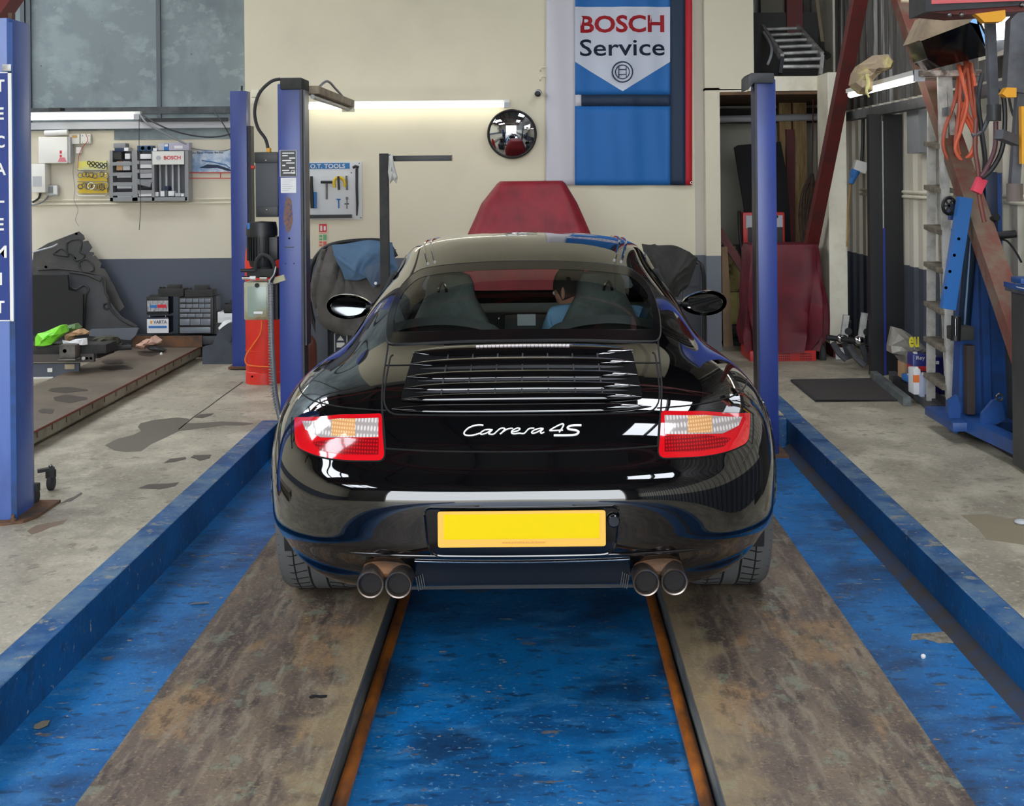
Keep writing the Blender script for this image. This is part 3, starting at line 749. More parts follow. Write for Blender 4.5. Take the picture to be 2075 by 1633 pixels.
# ---- script on the tail: single-stroke lettering
zs = 1/7.41
def scr(pts): return [(920+x*zs, 840+y*zs) for x,y in pts]
strokes = [([(440,165),(380,160),(300,172),(220,205),(165,255),(152,290),(185,315),(260,318),(340,300),(385,285)], 15),
 ([(575,235),(520,228),(450,242),(395,285),(420,300),(480,285),(550,245),(575,235),(525,283),(535,297),(595,297),(650,250),(690,218),(735,208),(765,218),(750,240),(700,295)], 13),
 ([(690,296),(790,228),(850,212),(885,213)], 13),
 ([(865,268),(950,250),(992,218),(950,208),(885,238),(862,275),(900,294),(980,285),(1050,287),(1110,228),(1140,212),(1205,210)], 13),
 ([(1345,215),(1290,212),(1210,235),(1165,270),(1190,286),(1250,266),(1340,218),(1300,262),(1310,284),(1355,268)], 13),
 ([(1580,270),(1645,165),(1600,152),(1450,232),(1465,245),(1635,238)], 14),
 ([(1912,165),(1790,167),(1712,190),(1725,222),(1840,243),(1868,275),(1790,312),(1498,316)], 21)]
bd = MB()
for pts, w in strokes:
    pp = smooth_path([Vector((a,b,0)) for a,b in scr(pts)], 5); ppw = []
    for p in pp:
        q = photo(p.x,p.y); n = proj((q.x,q.z),'rear',0)[1]; ppw.append(Wd(q+n*.002))
    bd.tube(ppw, w*zs/2*4.43/F*1.55, 8)
part('script_badge', bd, mat('silver_badge', (250,250,250), .6, .0), car, label='silver handwritten script badge')
# ---- number plate and its recess
rec = roundpoly([(-.305,.528),(.305,.528),(.292,.378),(-.292,.378)], [.02,.02,.045,.045], 6)
pr = part('plate_recess', patch(rec, off=.004, sp=.03, thick=.01), glossblack, car, ang=50)
part('recess_edge', line(rec, off=.005, r=.004, close=True), paint, pr)
plc = [pz(889,1031), pz(1226,1026), pz(1226,1101), pz(889,1105)]
px0 = -.262; px1 = .262; ppz0, ppz1 = .411, .523
pl = MB().prism([Wd((a,-.012,b)) for a,b in roundpoly([(px0,ppz0),(px1,ppz0),(px1,ppz1),(px0,ppz1)], .009, 4)], (0,-.004,0))
np_ = part('number_plate', pl, mat('plate_yellow_pale', (232,176,62), .4), car, smooth=False, label='plain yellow number plate')
pl2 = MB().prism([Wd((a,-.0162,b)) for a,b in roundpoly([(-.243,.436),(.243,.436),(.243,.514),(-.243,.514)], .001, 1)], (0,-.0008,0))
part('plate_face', pl2, mat('plate_yellow', (226,196,6), .5, spec=.1), np_, smooth=False)
text('dealer_text', 'www.porsche.co.uk/exeter', .0125, Wd((-.062,-.0165,.4215)), mat('faint_plate_ink',(206,140,50),.5), np_, depth=.0004)
part('lock_button', MB().lathe(Wd((.288,-.004,.487)), [(.020,0),(.020,.008),(.016,.012),(.0,.012)], (0,-1,0)), glossblack, pr)
part('plate_mount', MB().box(CX-.2,CX+.2,CY-.012,CY+.03,.42,.51), satin, pr)
# ---- bumper creases
part('bumper_ledge', strip(.60, lambda x: .371, .009, .0, .009), paint, car)
lowp = roundpoly([(-.335,.352),(.335,.352),(.345,.262),(-.345,.262)], .008, 3)
part('lower_valance', patch(lowp, off=.006, sp=.03, thick=.006), mat('textured_black', (17,20,26), .55), car, ang=50)
part('valance_trim', line([(-.34,.356),(0,.354),(.34,.356)], off=.006, r=.003), M['chrome'], car, label='thin bright trim line')
# ---- tailpipes
pipe_m = mat('sooty_steel', (150,140,134), .3, .9, col2=(110,96,88), scale=12)
soot = mat('soot', (26,24,24), .95)
for sx in (-1,1):
    xs_ = [(sx*.476,.293),(sx*.388,.291)]
    for (x,z) in xs_:
        c = Wd((x,.0,z)); d = Vector((0,1,.03)).normalized()
        p_ = MB().lathe(c, [(.036,.30),(.041,.06),(.0425,.0),(.041,-.004),(.037,-.002),(.0345,.004),(.0335,.25)], d, 36)
        tp = part('tailpipe', p_, pipe_m, car)
        part('pipe_bore', MB().lathe(c, [(.0336,.02),(.0336,.14),(.0001,.141)], d, 30), soot, tp)
    hs = MB().ball(Wd((sx*.43,.13,.315)), .085,.09,.035); part('heat_shield', hs, M['rust'], car)
    fl_ = MB()
    for k in range(4): fl_.beam(Wd((sx*(.338-k*.006),.06+k*.01,.30)), Wd((sx*(.330-k*.006),.06+k*.01,.255)), .003,.01)
    part('valance_fins', fl_, M['darkgrey'], car)
# ---- mirrors
for sx in (-1,1):
    c = Wd((sx*.905,2.70,.908)); tilt = sx*.05
    prof = [(0.0,.05),(.5,.045),(.8,.028),(.97,.0),(1.0,-.03),(.96,-.036)]
    hm = MB(); P = []
    for f_, y in [(1.0,-.03),(1.03,-.01),(1.0,.03),(.8,.07),(.45,.1),(.02,.11)]:
        row = []
        for k in range(33):
            t = 2*PI*k/32; xx = .115*math.cos(t)*f_; zz = .062*math.sin(t)*f_*(1-.12*sx*math.cos(t)*-1)
            row.append(c+Vector((xx, y, zz+xx*tilt)))
        P.append(row)
    hm.grid(P); mh = part('door_mirror', hm, paint, car)
    gp = []
    for k in range(32):
        t = 2*PI*k/32; xx = .098*math.cos(t); zz = .047*math.sin(t)*(1+.12*sx*math.cos(t)); gp.append(c+Vector((xx,-.022,zz+xx*tilt)))
    mg = MB().prism(gp, (0,.004,0)); 
    ctr = c+Vector((0,-.022,0))
    rot = Matrix.Rotation(-sx*.42,3,'Z') @ Matrix.Rotation(.03,3,'X')
    mg.v = [ctr+rot@(v-ctr) for v in mg.v]
    part('mirror_glass', mg, mat('mirror_silver', (225,228,230), .02, 1), mh, smooth=False)
    part('mirror_arm', MB().tube([Wd((sx*.70,2.76,.925)), Wd((sx*.76,2.74,.905)), Wd((sx*.83,2.73,.90))], [.022,.018,.02], 10), satin, mh)
# ---- cabin seen through the glass
trim_ = mat('grey_leather', (92,100,98), .65, col2=(52,56,56), scale=5)
darktrim = mat('dark_cabin_trim', (40,43,43), .7)
cab = MB(); cab.box(CX-.66,CX+.66,CY+.75,CY+3.3,.40,.44); cab.box(CX-.70,CX-.66,CY+1.3,CY+3.2,.4,.90); cab.box(CX+.66,CX+.70,CY+1.3,CY+3.2,.4,.90)
part('cabin_floor', cab, darktrim, car)
pa = MB(); P = []
for i in range(25):
    x = -.62+1.24*i/24; P.append([Wd((x,.95,.90)), Wd((x,1.18,.925)), Wd((x,1.36,.93)), Wd((x,1.40,.7))])
pa.grid(P); part('parcel_shelf', pa, darktrim, car)
for sx in (-1,1):
    hump = []
    for i in range(21):
        t = i/20; x = sx*(.10+.50*t); z = .925-.0*t+.06*math.sin(PI*min(1,t*1.0))**.6*(1 if t<1 else 0)
        hump.append([Wd((x,1.36,z-.03)), Wd((x,1.42,z)), Wd((x,1.50,z-.02)), Wd((x,1.55,.6))])
    part('rear_seat', MB().grid(hump), darktrim, car)
for sx in (-1,1):
    xc = sx*.345; prof = []
    for z, w, d in ((.50,.235,.07),(.70,.225,.07),(.84,.20,.06),(.90,.175,.05),(.96,.145,.045),(1.02,.115,.045),(1.08,.108,.042),(1.118,.09,.03),(1.133,.05,.012)):
        yb = 2.10-(z-.5)*.22; row = []
        for k in range(29):
            t = 2*PI*k/28; cx_ = math.copysign(abs(math.cos(t))**.55, math.cos(t)); sy = math.copysign(abs(math.sin(t))**.7, math.sin(t))
            row.append(Wd((xc+w*cx_, yb+d*sy, z)))
        prof.append(row)
    st = part('front_seat', MB().grid(prof), trim_, car)
    lp = MB().tube([Wd((xc+sx*.03-.018,1.90,1.045)), Wd((xc+sx*.03-.014,1.895,1.07)), Wd((xc+sx*.03,1.892,1.088)), Wd((xc+sx*.03+.014,1.895,1.07)), Wd((xc+sx*.03+.018,1.90,1.045))], .007, 6, smooth=4)
    part('belt_guide', lp, M['chrome'], st, label='silver loop guide')
    part('seat_belt', MB().beam(Wd((sx*.62,2.0,1.02)), Wd((sx*.48,1.75,.72)), .045,.004,(0,-1,0)), satin, car)
ds = MB(); P = []
for i in range(25):
    x = -.66+1.32*i/24; P.append([Wd((x,2.72,.55)), Wd((x,2.68,.78)), Wd((x,2.74,.865)), Wd((x,3.0,.875)), Wd((x,3.3,.86))])
ds.grid(P); part('dashboard', ds, darktrim, car)
cs = part('centre_console', MB().box(CX-.11,CX+.11,CY+2.45,CY+2.70,.5,.865), darktrim, car, bevel=.01)
part('console_trim', MB().tube([Wd((-.14,2.44,.835)),Wd((-.13,2.44,.875)),Wd((-.08,2.44,.888)),Wd((.08,2.44,.888)),Wd((.13,2.44,.875)),Wd((.14,2.44,.835))], .005, 6, smooth=3), M['chrome'], cs)
part('display', MB().box(CX-.045,CX+.045,CY+2.435,CY+2.45,.83,.885), M['ltgrey'], cs)
stw = MB().ring(Wd((.335,2.50,.84)), (0,-1,.35), .175,.014); part('steering_wheel', stw, satin, car)
part('interior_mirror', MB().ball(Wd((.02,2.72,1.165)), .12,.02,.03), satin, car)
for sx in (-1,1):
    P = []
    for i in range(9):
        t = i/8; P.append(Wd((sx*(.655-.07*t*t), 2.02-.1*t, .93+.2*t)))
    part('belt_pillar', MB().tube(P, .02, 8), darktrim, car)
# door shut lines and handles (for side views)
for s_, ax in ((-1,'left'),(1,'right')):
    part('door_seam', line([(1.75,.95),(1.68,.75),(1.72,.45),(1.85,.27),(3.0,.27),(3.02,.6),(2.98,.93)], ax, r=.0025, off=.0005, dense=.03), gap, car)
    q, n = proj((1.92,.80), ax, .012); part('door_handle', MB().beam(Wd(q)+Vector((0,-.08,0)), Wd(q)+Vector((0,.08,0)), .012, .026), paint, car)
    hl = roundpoly([(s_*.62+dx, dz) for dx,dz in ((-.1,.60),(.1,.60),(.1,.76),(-.1,.76))], .09, 6)
    part('headlamp', patch(hl, 'front', off=.005, sp=.03), mat('headlamp_lens', (210,215,220), .1), car, ang=50)
# ================================================================= the driver (right-hand seat)
def skin_body(name, joints, edges, m, parent, rootv=0, sub=2, smooth=True):
    org = ORG[parent.name]
    me = bpy.data.meshes.new(name); me.from_pydata([tuple(Vector(j[:3])-org) for j in joints], edges, []); me.update()
    o = bpy.data.objects.new(name, me); COL.objects.link(o); o.parent = parent; ORG[o.name] = org
    md = o.modifiers.new('skin','SKIN'); md.use_smooth_shade = True
    for i, j in enumerate(joints):
        r = j[3]; r2 = j[4] if len(j) > 4 else r
        me.skin_vertices[0].data[i].radius = (r,r2)
    me.skin_vertices[0].data[rootv].use_root = True
    sb = o.modifiers.new('sub','SUBSURF'); sb.levels = sub; sb.render_levels = sub
    me.materials.append(m); return o
skin = mat('skin', (196,140,118), .55)
shirt = mat('pale_blue_shirt', (120,160,196), .8, bump=.2, bscale=20)
hair = mat('dark_hair', (48,40,36), .85)
per = root('person', Wd((.33,2.15,.5)), 'person with dark hair and blue shirt, seated in the right front seat, head bowed', 'person')
hp = Wd((.33,2.2,.55))
J = [(*Wd((.33,2.22,.55)),.15,.12),(*Wd((.33,2.16,.72)),.16,.11),(*Wd((.32,2.15,.88)),.17,.10),(*Wd((.27,2.19,.92)),.06,.06),
     (*Wd((.50,2.16,.90)),.06,.06),(*Wd((.56,2.34,.74)),.045,.045),(*Wd((.45,2.46,.86)),.035,.035),
     (*Wd((.14,2.16,.90)),.06,.06),(*Wd((.10,2.32,.74)),.045,.045),(*Wd((.20,2.46,.86)),.035,.035),
     (*Wd((.42,2.60,.56)),.08,.08),(*Wd((.42,2.95,.52)),.06,.06),(*Wd((.24,2.60,.56)),.08,.08),(*Wd((.24,2.95,.52)),.06,.06)]
skin_body('torso', J, [(0,1),(1,2),(2,3),(2,4),(4,5),(5,6),(2,7),(7,8),(8,9),(0,10),(10,11),(0,12),(12,13)], shirt, per)
for sx, wx in ((1,.45),(-1,.20)):
    J = [(*Wd((wx,2.46,.86)),.026,.02)]; Ed = []
    J.append((*Wd((wx-.01*sx,2.50,.885)),.034,.016)); Ed.append((0,1))
    for f in range(4):
        b = len(J); o_ = (f-1.5)*.018
        J += [(*Wd((wx-.01*sx+o_,2.525,.905)),.009),(*Wd((wx-.01*sx+o_,2.55,.91)),.0085),(*Wd((wx-.01*sx+o_,2.545,.885)),.008)]
        Ed += [(1,b),(b,b+1),(b+1,b+2)]
    b = len(J); J += [(*Wd((wx-.045*sx,2.50,.89)),.010),(*Wd((wx-.05*sx,2.52,.90)),.009)]; Ed += [(1,b),(b,b+1)]
    skin_body('hand', J, Ed, skin, per)
# head: turned to the left and tipped down
hc = Wd((.222,2.26,1.015)); RH = Matrix.Rotation(.85,3,'Z') @ Matrix.Rotation(-.35,3,'X')
def hd(x,y,z): return hc+RH@Vector((x,y,z))
P = []
for i in range(21):
    p = PI*i/20; row = []
    for k in range(33):
        t = 2*PI*k/32; x = .074*math.sin(p)*math.cos(t); y = .095*math.sin(p)*math.sin(t); z = .115*math.cos(p)
        if z < 0: f = 1-.30*(-z/.115)**1.5; x *= f; y = y*f+(.012*(-z/.115) if y > 0 else 0)
        if y > .05:
            if -.045 < z < .01: y += .022*math.exp(-(x/.012)**2)*(1-(abs(z+.02)/.035))
            if .005 < z < .03: y -= .008*math.exp(-((abs(x)-.03)/.015)**2)
            if -.07 < z < -.045: y += .005*math.exp(-(x/.025)**2)
        row.append(hd(x,y,z))
    P.append(row)
head = part('head', MB().grid(P), skin, per, ang=0)
P = []
for i in range(13):
    p = PI*.62*i/12; row = []
    for k in range(33):
        t = 2*PI*k/32; back = math.sin(t) < .35; pp = p if back else p*.72
        row.append(hd(.081*math.sin(pp)*math.cos(t), -.004+.102*math.sin(pp)*math.sin(t), .004+.121*math.cos(pp)))
    P.append(row)
part('hair', MB().grid(P), hair, per, ang=0, solid=.004)
for sx in (-1,1):
    part('ear', MB().ball(hd(sx*.078,-.005,-.01), .010,.018,.030), skin, head)
    e = part('eye', MB().ball(hd(sx*.03,.083,.016), .011), M['white'], head); part('pupil', MB().ball(hd(sx*.03,.0925,.016), .005), M['black'], e)
part('mouth', MB().ball(hd(0,.093,-.057), .022,.005,.005), mat('lips',(160,90,84),.6), head)
part('neck', MB().cyl(Wd((.27,2.19,.89)), hd(0,-.02,-.07), .055,.05), skin, per)
# ================================================================= helpers for things seen on walls
def bxp(px0, py0, px1, py1, Y, d, mb=None):
    a = at(px0,py1,Y); b = at(px1,py0,Y); mb = mb or MB()
    return mb.box(min(a.x,b.x), max(a.x,b.x), Y, Y+d, min(a.z,b.z), max(a.z,b.z))
def poly_px(pts, Y, d, mb=None):
    return (mb or MB()).prism([at(x,y,Y) for x,y in pts], (0,d,0))
def trect(name, txt, px0, py0, px1, py1, Y, m, parent, bold=0, depth=.0012, stack=False):
    mb = text_mb(txt, 1, (0,0,0), depth=.5, bold=bold)
    xs = [v.x for v in mb.v]; zs = [v.z for v in mb.v]; a = at(px0,py1,Y); b = at(px1,py0,Y)
    for v in mb.v:
        v.x = a.x+(v.x-min(xs))/(max(xs)-min(xs))*(b.x-a.x) if False else v.x
    x0, x1, z0, z1 = min(xs), max(xs), min(zs), max(zs)
    mb.v = [Vector((a.x+(v.x-x0)/(x1-x0)*(b.x-a.x), Y+(v.y)*depth*2, a.z+(v.z-z0)/(z1-z0)*(b.z-a.z))) for v in mb.v]
    return part(name, mb, m, parent, smooth=False)
def floor_at(px, py): return atz(px, py, FZ)
def wire(name, pts, r, m, label, cat, n=6, smooth=6, group=None):
    return thing(name, MB().tube([at(*p) for p in pts], r, n, smooth=smooth), m, label, cat, group)
def sheet(rows, amp=0, sc=6, seed=1, sub=6):
    """loft cloth through rows of points, refined then rippled"""
    fine = []
    for r in rows: fine.append(smooth_path(r, sub))
    cols = list(zip(*fine)); cols = [smooth_path(c, sub) for c in cols]
    P = [list(r) for r in zip(*cols)]
    return cloth(P, amp, sc, seed) if amp else P
# ================================================================= runways of the sunken lift
run_m = layered('trodden_runway_steel', (98,84,74), [((122,106,86),3.2,.46,.58,(1,.5,1),.7), ((64,52,48),5,.46,.60,(1.6,.22,1),.8), ((154,122,82),4,.55,.63,(1,.5,1),.6), ((146,134,114),26,.52,.62,(1,.14,1),.5), ((124,134,116),10,.58,.63,(1,.7,1),.5), ((44,36,34),14,.57,.64,(1.6,.4,1),.6), ((166,144,114),80,.56,.66,(1,1,1),.5), ((50,42,38),70,.57,.66,(1,1,1),.5)], .6, .25, 60)
side_m = mat('grey_channel_side', (80,88,92), .6, .0, col2=(150,150,142), scale=5, stretch=(1,.4,4), thr=(.5,.75))
def edge_wear(m, s):
    """paler bare band worn along the inner edge of a runway, with a ragged border"""
    m = m.copy(); nt = m.node_tree; n = nt.nodes; b = n['Principled BSDF']; src = b.inputs['Base Color'].links[0].from_socket
    tc = n.new('ShaderNodeTexCoord'); sp = n.new('ShaderNodeSeparateXYZ'); nt.links.new(tc.outputs['Object'], sp.inputs[0])
    nz = n.new('ShaderNodeTexNoise'); nz.inputs['Scale'].default_value = 7; nz.inputs['Detail'].default_value = 8; nt.links.new(tc.outputs['Object'], nz.inputs['Vector'])
    a = n.new('ShaderNodeMath'); a.operation = 'MULTIPLY_ADD'; a.inputs[1].default_value = s; nt.links.new(sp.outputs['X'], a.inputs[0])
    c_ = n.new('ShaderNodeMath'); c_.operation = 'MULTIPLY_ADD'; c_.inputs[1].default_value = .4; c_.inputs[2].default_value = -.2; nt.links.new(nz.outputs['Fac'], c_.inputs[0]); nt.links.new(c_.outputs[0], a.inputs[2])
    mr = n.new('ShaderNodeMapRange'); mr.inputs['From Min'].default_value = .18; mr.inputs['From Max'].default_value = .27; mr.inputs['To Max'].default_value = .55; nt.links.new(a.outputs[0], mr.inputs['Value'])
    mx = n.new('ShaderNodeMix'); mx.data_type = 'RGBA'; nt.links.new(mr.outputs[0], mx.inputs['Factor']); nt.links.new(src, mx.inputs[6]); mx.inputs[7].default_value = (*lin((150,132,98)),1)
    nt.links.new(mx.outputs[2], b.inputs['Base Color']); return m
def runway(x0, x1, inner, label):
    r = root('lift_runway', ((x0+x1)/2, 4.7, PZ), label, 'lift runway', None)
    part('deck', MB().box(x0, x1, 1.2, 8.3, RZ-.012, RZ), edge_wear(run_m, 1 if inner > (x0+x1)/2 else -1), r, smooth=False)
    sm = MB().box(x0+.004, x0+.02, 1.2, 8.3, PZ+.002, RZ-.012); part('side_channel', sm, side_m, r, smooth=False)
    sm = MB().box(x1-.02, x1-.004, 1.2, 8.3, PZ+.002, RZ-.012); part('side_channel', sm, side_m, r, smooth=False)
    return r
RL = (-1.174, -.563); RR_ = (.456, 1.072)
runway(*RL, RL[1], 'brown trodden steel runway under the left wheels of the black car')
runway(*RR_, RR_[0], 'brown trodden steel runway under the right wheels of the black car')
pm = mat('rusty_orange_pipe', (196,112,34), .5, .2, col2=(96,58,32), scale=7, stretch=(1,.4,1))
thing('floor_pipe', MB().cyl((RL[1]+.0225,1.2,PZ+.021), (RL[1]+.0225,8.3,PZ+.021), .02, n=14), pm, 'orange-brown pipe lying along the inner side of the left runway', 'pipe', 'pipes beside the runways')
thing('floor_pipe', MB().cyl((RR_[0]-.0225,1.2,PZ+.021), (RR_[0]-.0225,8.3,PZ+.021), .02, n=14), pm, 'orange-brown pipe lying along the inner side of the right runway', 'pipe', 'pipes beside the runways')
# black drips on the left runway
dr = MB()
thing('oil_drip', MB().lathe(atz(645,1411,RZ)+Vector((0,0,.0005)), [(.0,.002),(.016,.001),(.02,0)], n=14).__class__().prism([atz(x,y,RZ+.0005) for x,y in ((625,1413),(634,1408),(650,1409),(663,1408),(662,1413),(650,1415),(640,1413),(630,1416))], (0,0,.001)), M['black'], 'small black oil drip on the left brown runway', 'stain')
# ---- floor stains and grit
st_m = mat('oil_soaked_concrete', (104,97,86), .45)
st_d = mat('dark_oil_stain', (84,76,68), .5)
def stain(pts, m, label, nm='oil_stain', cat='stain', Z=None):
    Z = FZ if Z is None else Z
    P = [atz(x,y,Z+.0006) for x,y in pts]
    thing(nm, MB().prism(P, (0,0,.0008)), m, label, cat, smooth=False)
c = lambda L_, ox=0, oy=700, s=.28916: [(ox+x*s, oy+y*s) for x,y in L_]
stain(c([(735,700),(820,655),(940,625),(990,600),(965,570),(985,545),(1090,520),(1240,505),(1320,512),(1330,520),(1290,545),(1400,545),(1540,532),(1720,540),(1775,548),(1700,560),(1560,560),(1400,580),(1250,600),(1150,650),(1060,690),(990,740),(880,745),(800,735)]), st_m, 'large damp grey-brown patch on the concrete between the two lifts, left of the car')
stain(c([(1145,825),(1190,795),(1300,782),(1305,795),(1230,815)]), st_d, 'narrow dark oil mark on the left floor below the large damp patch')
stain(c([(1335,785),(1360,768),(1480,765),(1470,790),(1400,808),(1370,795)]), st_d, 'rounded dark oil mark on the left floor near the blue kerb')
stain(c([(970,1000),(1040,972),(1180,968),(1255,958),(1230,985),(1120,1008),(1050,1005)]), st_d, 'long dark oil mark on the left floor, nearest the camera')
stain(c([(1360,505),(1400,482),(1500,475),(1480,490),(1420,510)]), st_d, 'small damp mark beside the large patch at the floor crack')
stain(c([(425,1105),(470,1078),(520,1060),(570,1028),(578,1040),(500,1090),(450,1100)]), st_d, 'thin dark smear on the left floor right of the big blue post')
stain(c([(190,1300),(250,1262),(330,1245),(470,1220),(440,1250),(350,1275),(300,1300),(220,1325)]), mat('brown_stain',(132,112,94),.6), 'brown rusty smear on the floor in front of the big blue post')
c4 = lambda L_: [(1540+x*.5225, 780+y*.5225) for x,y in L_]
stain(c4([(780,505),(870,500),(960,520),(1024,515),(1024,620),(960,610),(880,600),(850,560)]), mat('ochre_stain',(140,130,106),.6), 'pale brown stain on the right-hand floor near the picture edge')
stain(c4([(590,965),(660,962),(790,950),(800,970),(760,1000),(690,1000),(640,985),(585,990)]), mat('bare_patch',(150,142,126),.8,col2=(92,84,70),scale=30), 'patch of bare chipped paint on the blue bay floor by the right kerb', 'paint_chip', 'stain', PZ)
crk = [c([(x,y)])[0] for x,y in ((1700,255),(1560,355),(1460,430),(1350,505),(1250,590))]
stain([(x-1,y) for x,y in crk]+[(x+2,y) for x,y in crk[::-1]], mat('floor_crack',(70,64,58),.9), 'dark straight crack in the left-hand concrete floor', 'floor_crack', 'crack')
# ================================================================= posts of the sunken lift
def post(x0, x1, s, lbl):
    z0 = PZ; z1 = 2.13
    r = root('lift_post', ((x0+x1)/2, 8.2, z0), lbl, 'lift post', 'posts of the sunken lift')
    part('column', MB().box(x0, x1, 8.10, 8.31, z0+.012, z1), M['bluepost'], r, bevel=.006)
    e = x0 if s > 0 else x1
    ch = MB().box(e-.004 if s > 0 else e, e if s > 0 else e+.004, 8.14, 8.29, z0+.05, z1-.05)
    part('slot', ch, mat('greased_slot', (30,31,40), .4, .3), r, smooth=False)
    ch = MB().box(e-.012 if s > 0 else e, e if s > 0 else e+.012, 8.095, 8.13, z0+.02, z1); part('bright_edge', ch, M['darkgrey'], r, smooth=False)
    part('base_plate', MB().box(x0-.05, x1+.05, 8.04, 8.37, z0, z0+.012), M['rust'], r)
    return r, z1
RP, z1 = post(at(1535,400,8.1).x, at(1574,400,8.1).x, 1, 'plain blue lift post with grey cap to the right of the black car')
cp = MB(); 
cp.prism([at(1516,155,8.07), at(1522,148,8.07), at(1568,148,8.07), at(1569,155,8.07), at(1569,168,8.07), at(1527,168,8.07), at(1516,182,8.07)], (0,.27,0))
part('cap', cp, M['darkgrey'], RP, bevel=.003)
LP_, z1 = post(at(564,400,8.1).x, at(610,400,8.1).x, -1, 'blue lift post with labels and a rust patch to the left of the black car')
part('cap', bxp(567,157,611,181,8.08,.27), M['dull_black'], LP_, bevel=.008)
# labels
pt = bxp(568,305,600,358,8.094,.004); lb = part('rating_plate', pt, mat('plate_black',(20,22,30),.4), LP_, smooth=False)
ln = MB()
for k,(a,b) in enumerate([(572,596),(572,583),(586,598),(572,590),(580,597),(572,578),(586,597),(572,586),(574,598)]): bxp(a,309+k*5,b,311.5+k*5,8.0925,.001,ln)
part('plate_lines', ln, M['white'], lb, smooth=False)
trect('ce_mark','CE',590,344,598,352,8.092,M['white'],lb)
part('plate_rim', merge(bxp(567,304,601,305.2,8.0925,.002),bxp(567,357,601,358.2,8.0925,.002),bxp(567,304,568,358,8.0925,.002),bxp(600,304,601,358,8.0925,.002)), M['ltgrey'], lb, smooth=False)
pp_ = part('paper_label', bxp(569,360,600,391,8.094,.003), M['paper'], LP_, smooth=False)
ln = MB()
for k in range(6): bxp(572,364+k*4.3,594-(k%3)*4,365+k*4.3,8.0925,.001,ln)
part('print_lines', ln, M['ltgrey'], pp_, smooth=False)
rp = MB().prism([at(584+9*math.cos(t)*(1+.1*math.sin(5*t)), 435+36*math.sin(t)*(1+.06*math.cos(7*t)), 8.0985) for t in [2*PI*k/30 for k in range(30)]], (0,.002,0))
part('rust_patch', rp, mat('rust_bloom',(130,100,84),.9,col2=(74,74,120),scale=60,thr=(.5,.62)), LP_, smooth=False)
hl = MB()
for x,y,r in ((586,483,2),(579,534,1.2),(596,534,1.2)): hl.lathe(at(x,y,8.0985),[(.0001,0),(r*8.1/F,0)],(0,-1,0),12)
bxp(577,500,596,502,8.0975,.002,hl); part('bolt_hole', hl, M['black'], LP_)
# blackened slot cover down the right of the left post
part('slot_cover', bxp(611,182,617,700,8.12,.15), mat('slot_dark_blue',(24,28,52),.35), LP_)
# hose loop, box, motor and tank hung on the left post
thing('hydraulic_hose', MB().tube([at(568,160,8.2),at(548,166,8.2),at(525,190,8.2),at(516,225,8.2),at(522,258,8.2),at(538,282,8.2),at(544,305,8.2)], .010, 10, smooth=6), M['rubber'], 'black hose arching from the left lift post cap down to the black control box', 'hose')
cb = root('control_box', at(540,442,8.25), 'black steel control box on the left side of the labelled blue lift post', 'control box')
part('case', bxp(518,314,563,440,8.16,.2), mat('charcoal_case',(54,58,64),.5), cb, bevel=.004)
part('lid', bxp(515,308,563,330,8.15,.22), M['black'], cb, bevel=.004)
part('lower_lid', bxp(521,418,563,438,8.15,.02), M['black'], cb, bevel=.003)
part('hose_fitting', MB().cyl(at(545,300,8.2), at(545,310,8.2), .014), M['yel'], cb)
part('push_button', MB().cyl(at(509,339,8.25), at(516,339,8.25), .012), M['red'], cb)
sc_ = MB()
for x,y in ((539,325),(541,425)): sc_.ball(at(x,y,8.148), .005)
part('screws', sc_, M['chrome'], cb)
mo = root('electric_motor', at(530,560,8.2), 'black finned electric motor standing on the pump beside the labelled blue post', 'motor')
mc = at(531,500,8.22); zt, zb = at(531,449,8.22).z, at(531,540,8.22).z
def zz(y): return at(531,y,8.22).z
part('housing', MB().lathe((mc.x,8.22,0), [(.070,zz(540)),(.080,zz(530)),(.080,zz(478))], n=32), M['black'], mo)
fn = MB()
for k in range(28):
    t = 2*PI*k/28; d = Vector((math.cos(t),math.sin(t),0)); fn.beam(Vector((mc.x,8.22,zz(527)))+d*.084, Vector((mc.x,8.22,zz(480)))+d*.084, .014,.004,d.cross(Vector((0,0,1))))
part('cooling_fins', fn, M['black'], mo, smooth=False)
part('fan_cover', MB().lathe((mc.x,8.22,0), [(.094,zz(478)),(.094,zz(465)),(.086,zz(450)),(.0,zz(448))], n=32), M['black'], mo)
part('motor_label', bxp(501,452,506,464,8.125,.003), M['inkblue'], mo)
part('terminal_box', bxp(545,480,562,527,8.15,.1), M['black'], mo, bevel=.004)
part('flange', MB().lathe((mc.x+.005,8.22,0), [(.05,zz(562)),(.055,zz(548)),(.062,zz(540))], n=24), M['dull_black'], mo)
vb = root('pump_valves', at(531,572,8.15), 'black and chrome valve block between the motor and its oil tank', 'valve block')
part('block', bxp(500,545,556,562,8.13,.14), M['dull_black'], vb, bevel=.004)
for x0,x1,y,m_ in ((488,516,548,M['black']),(491,507,563,M['chrome']),(506,518,563,M['paper']),(527,541,563,M['chrome'])): part('valve', MB().cyl(at(x0,y,8.1), at(x1,y,8.1), .011), m_, vb)
part('pump_hose', MB().tube([at(517,548,8.08),at(520,528,8.06),at(533,516,8.05),at(550,526,8.05),at(557,548,8.07),at(548,572,8.1)], .012, 10, smooth=6), M['rubber'], vb)
part('bracket', MB().beam(at(546,572,8.12), at(577,562,8.095), .015,.035), mat('cream_bracket',(186,182,150),.5), vb)
part('cable', MB().tube([at(559,540,8.05),at(555,556,8.04),at(548,566,8.05),at(545,576,8.06)], .004, 6, smooth=5), M['ltgrey'], vb)
ot = root('oil_tank', at(522,650,8.2), 'translucent beige oil tank stained brown, hung below the black motor', 'tank')
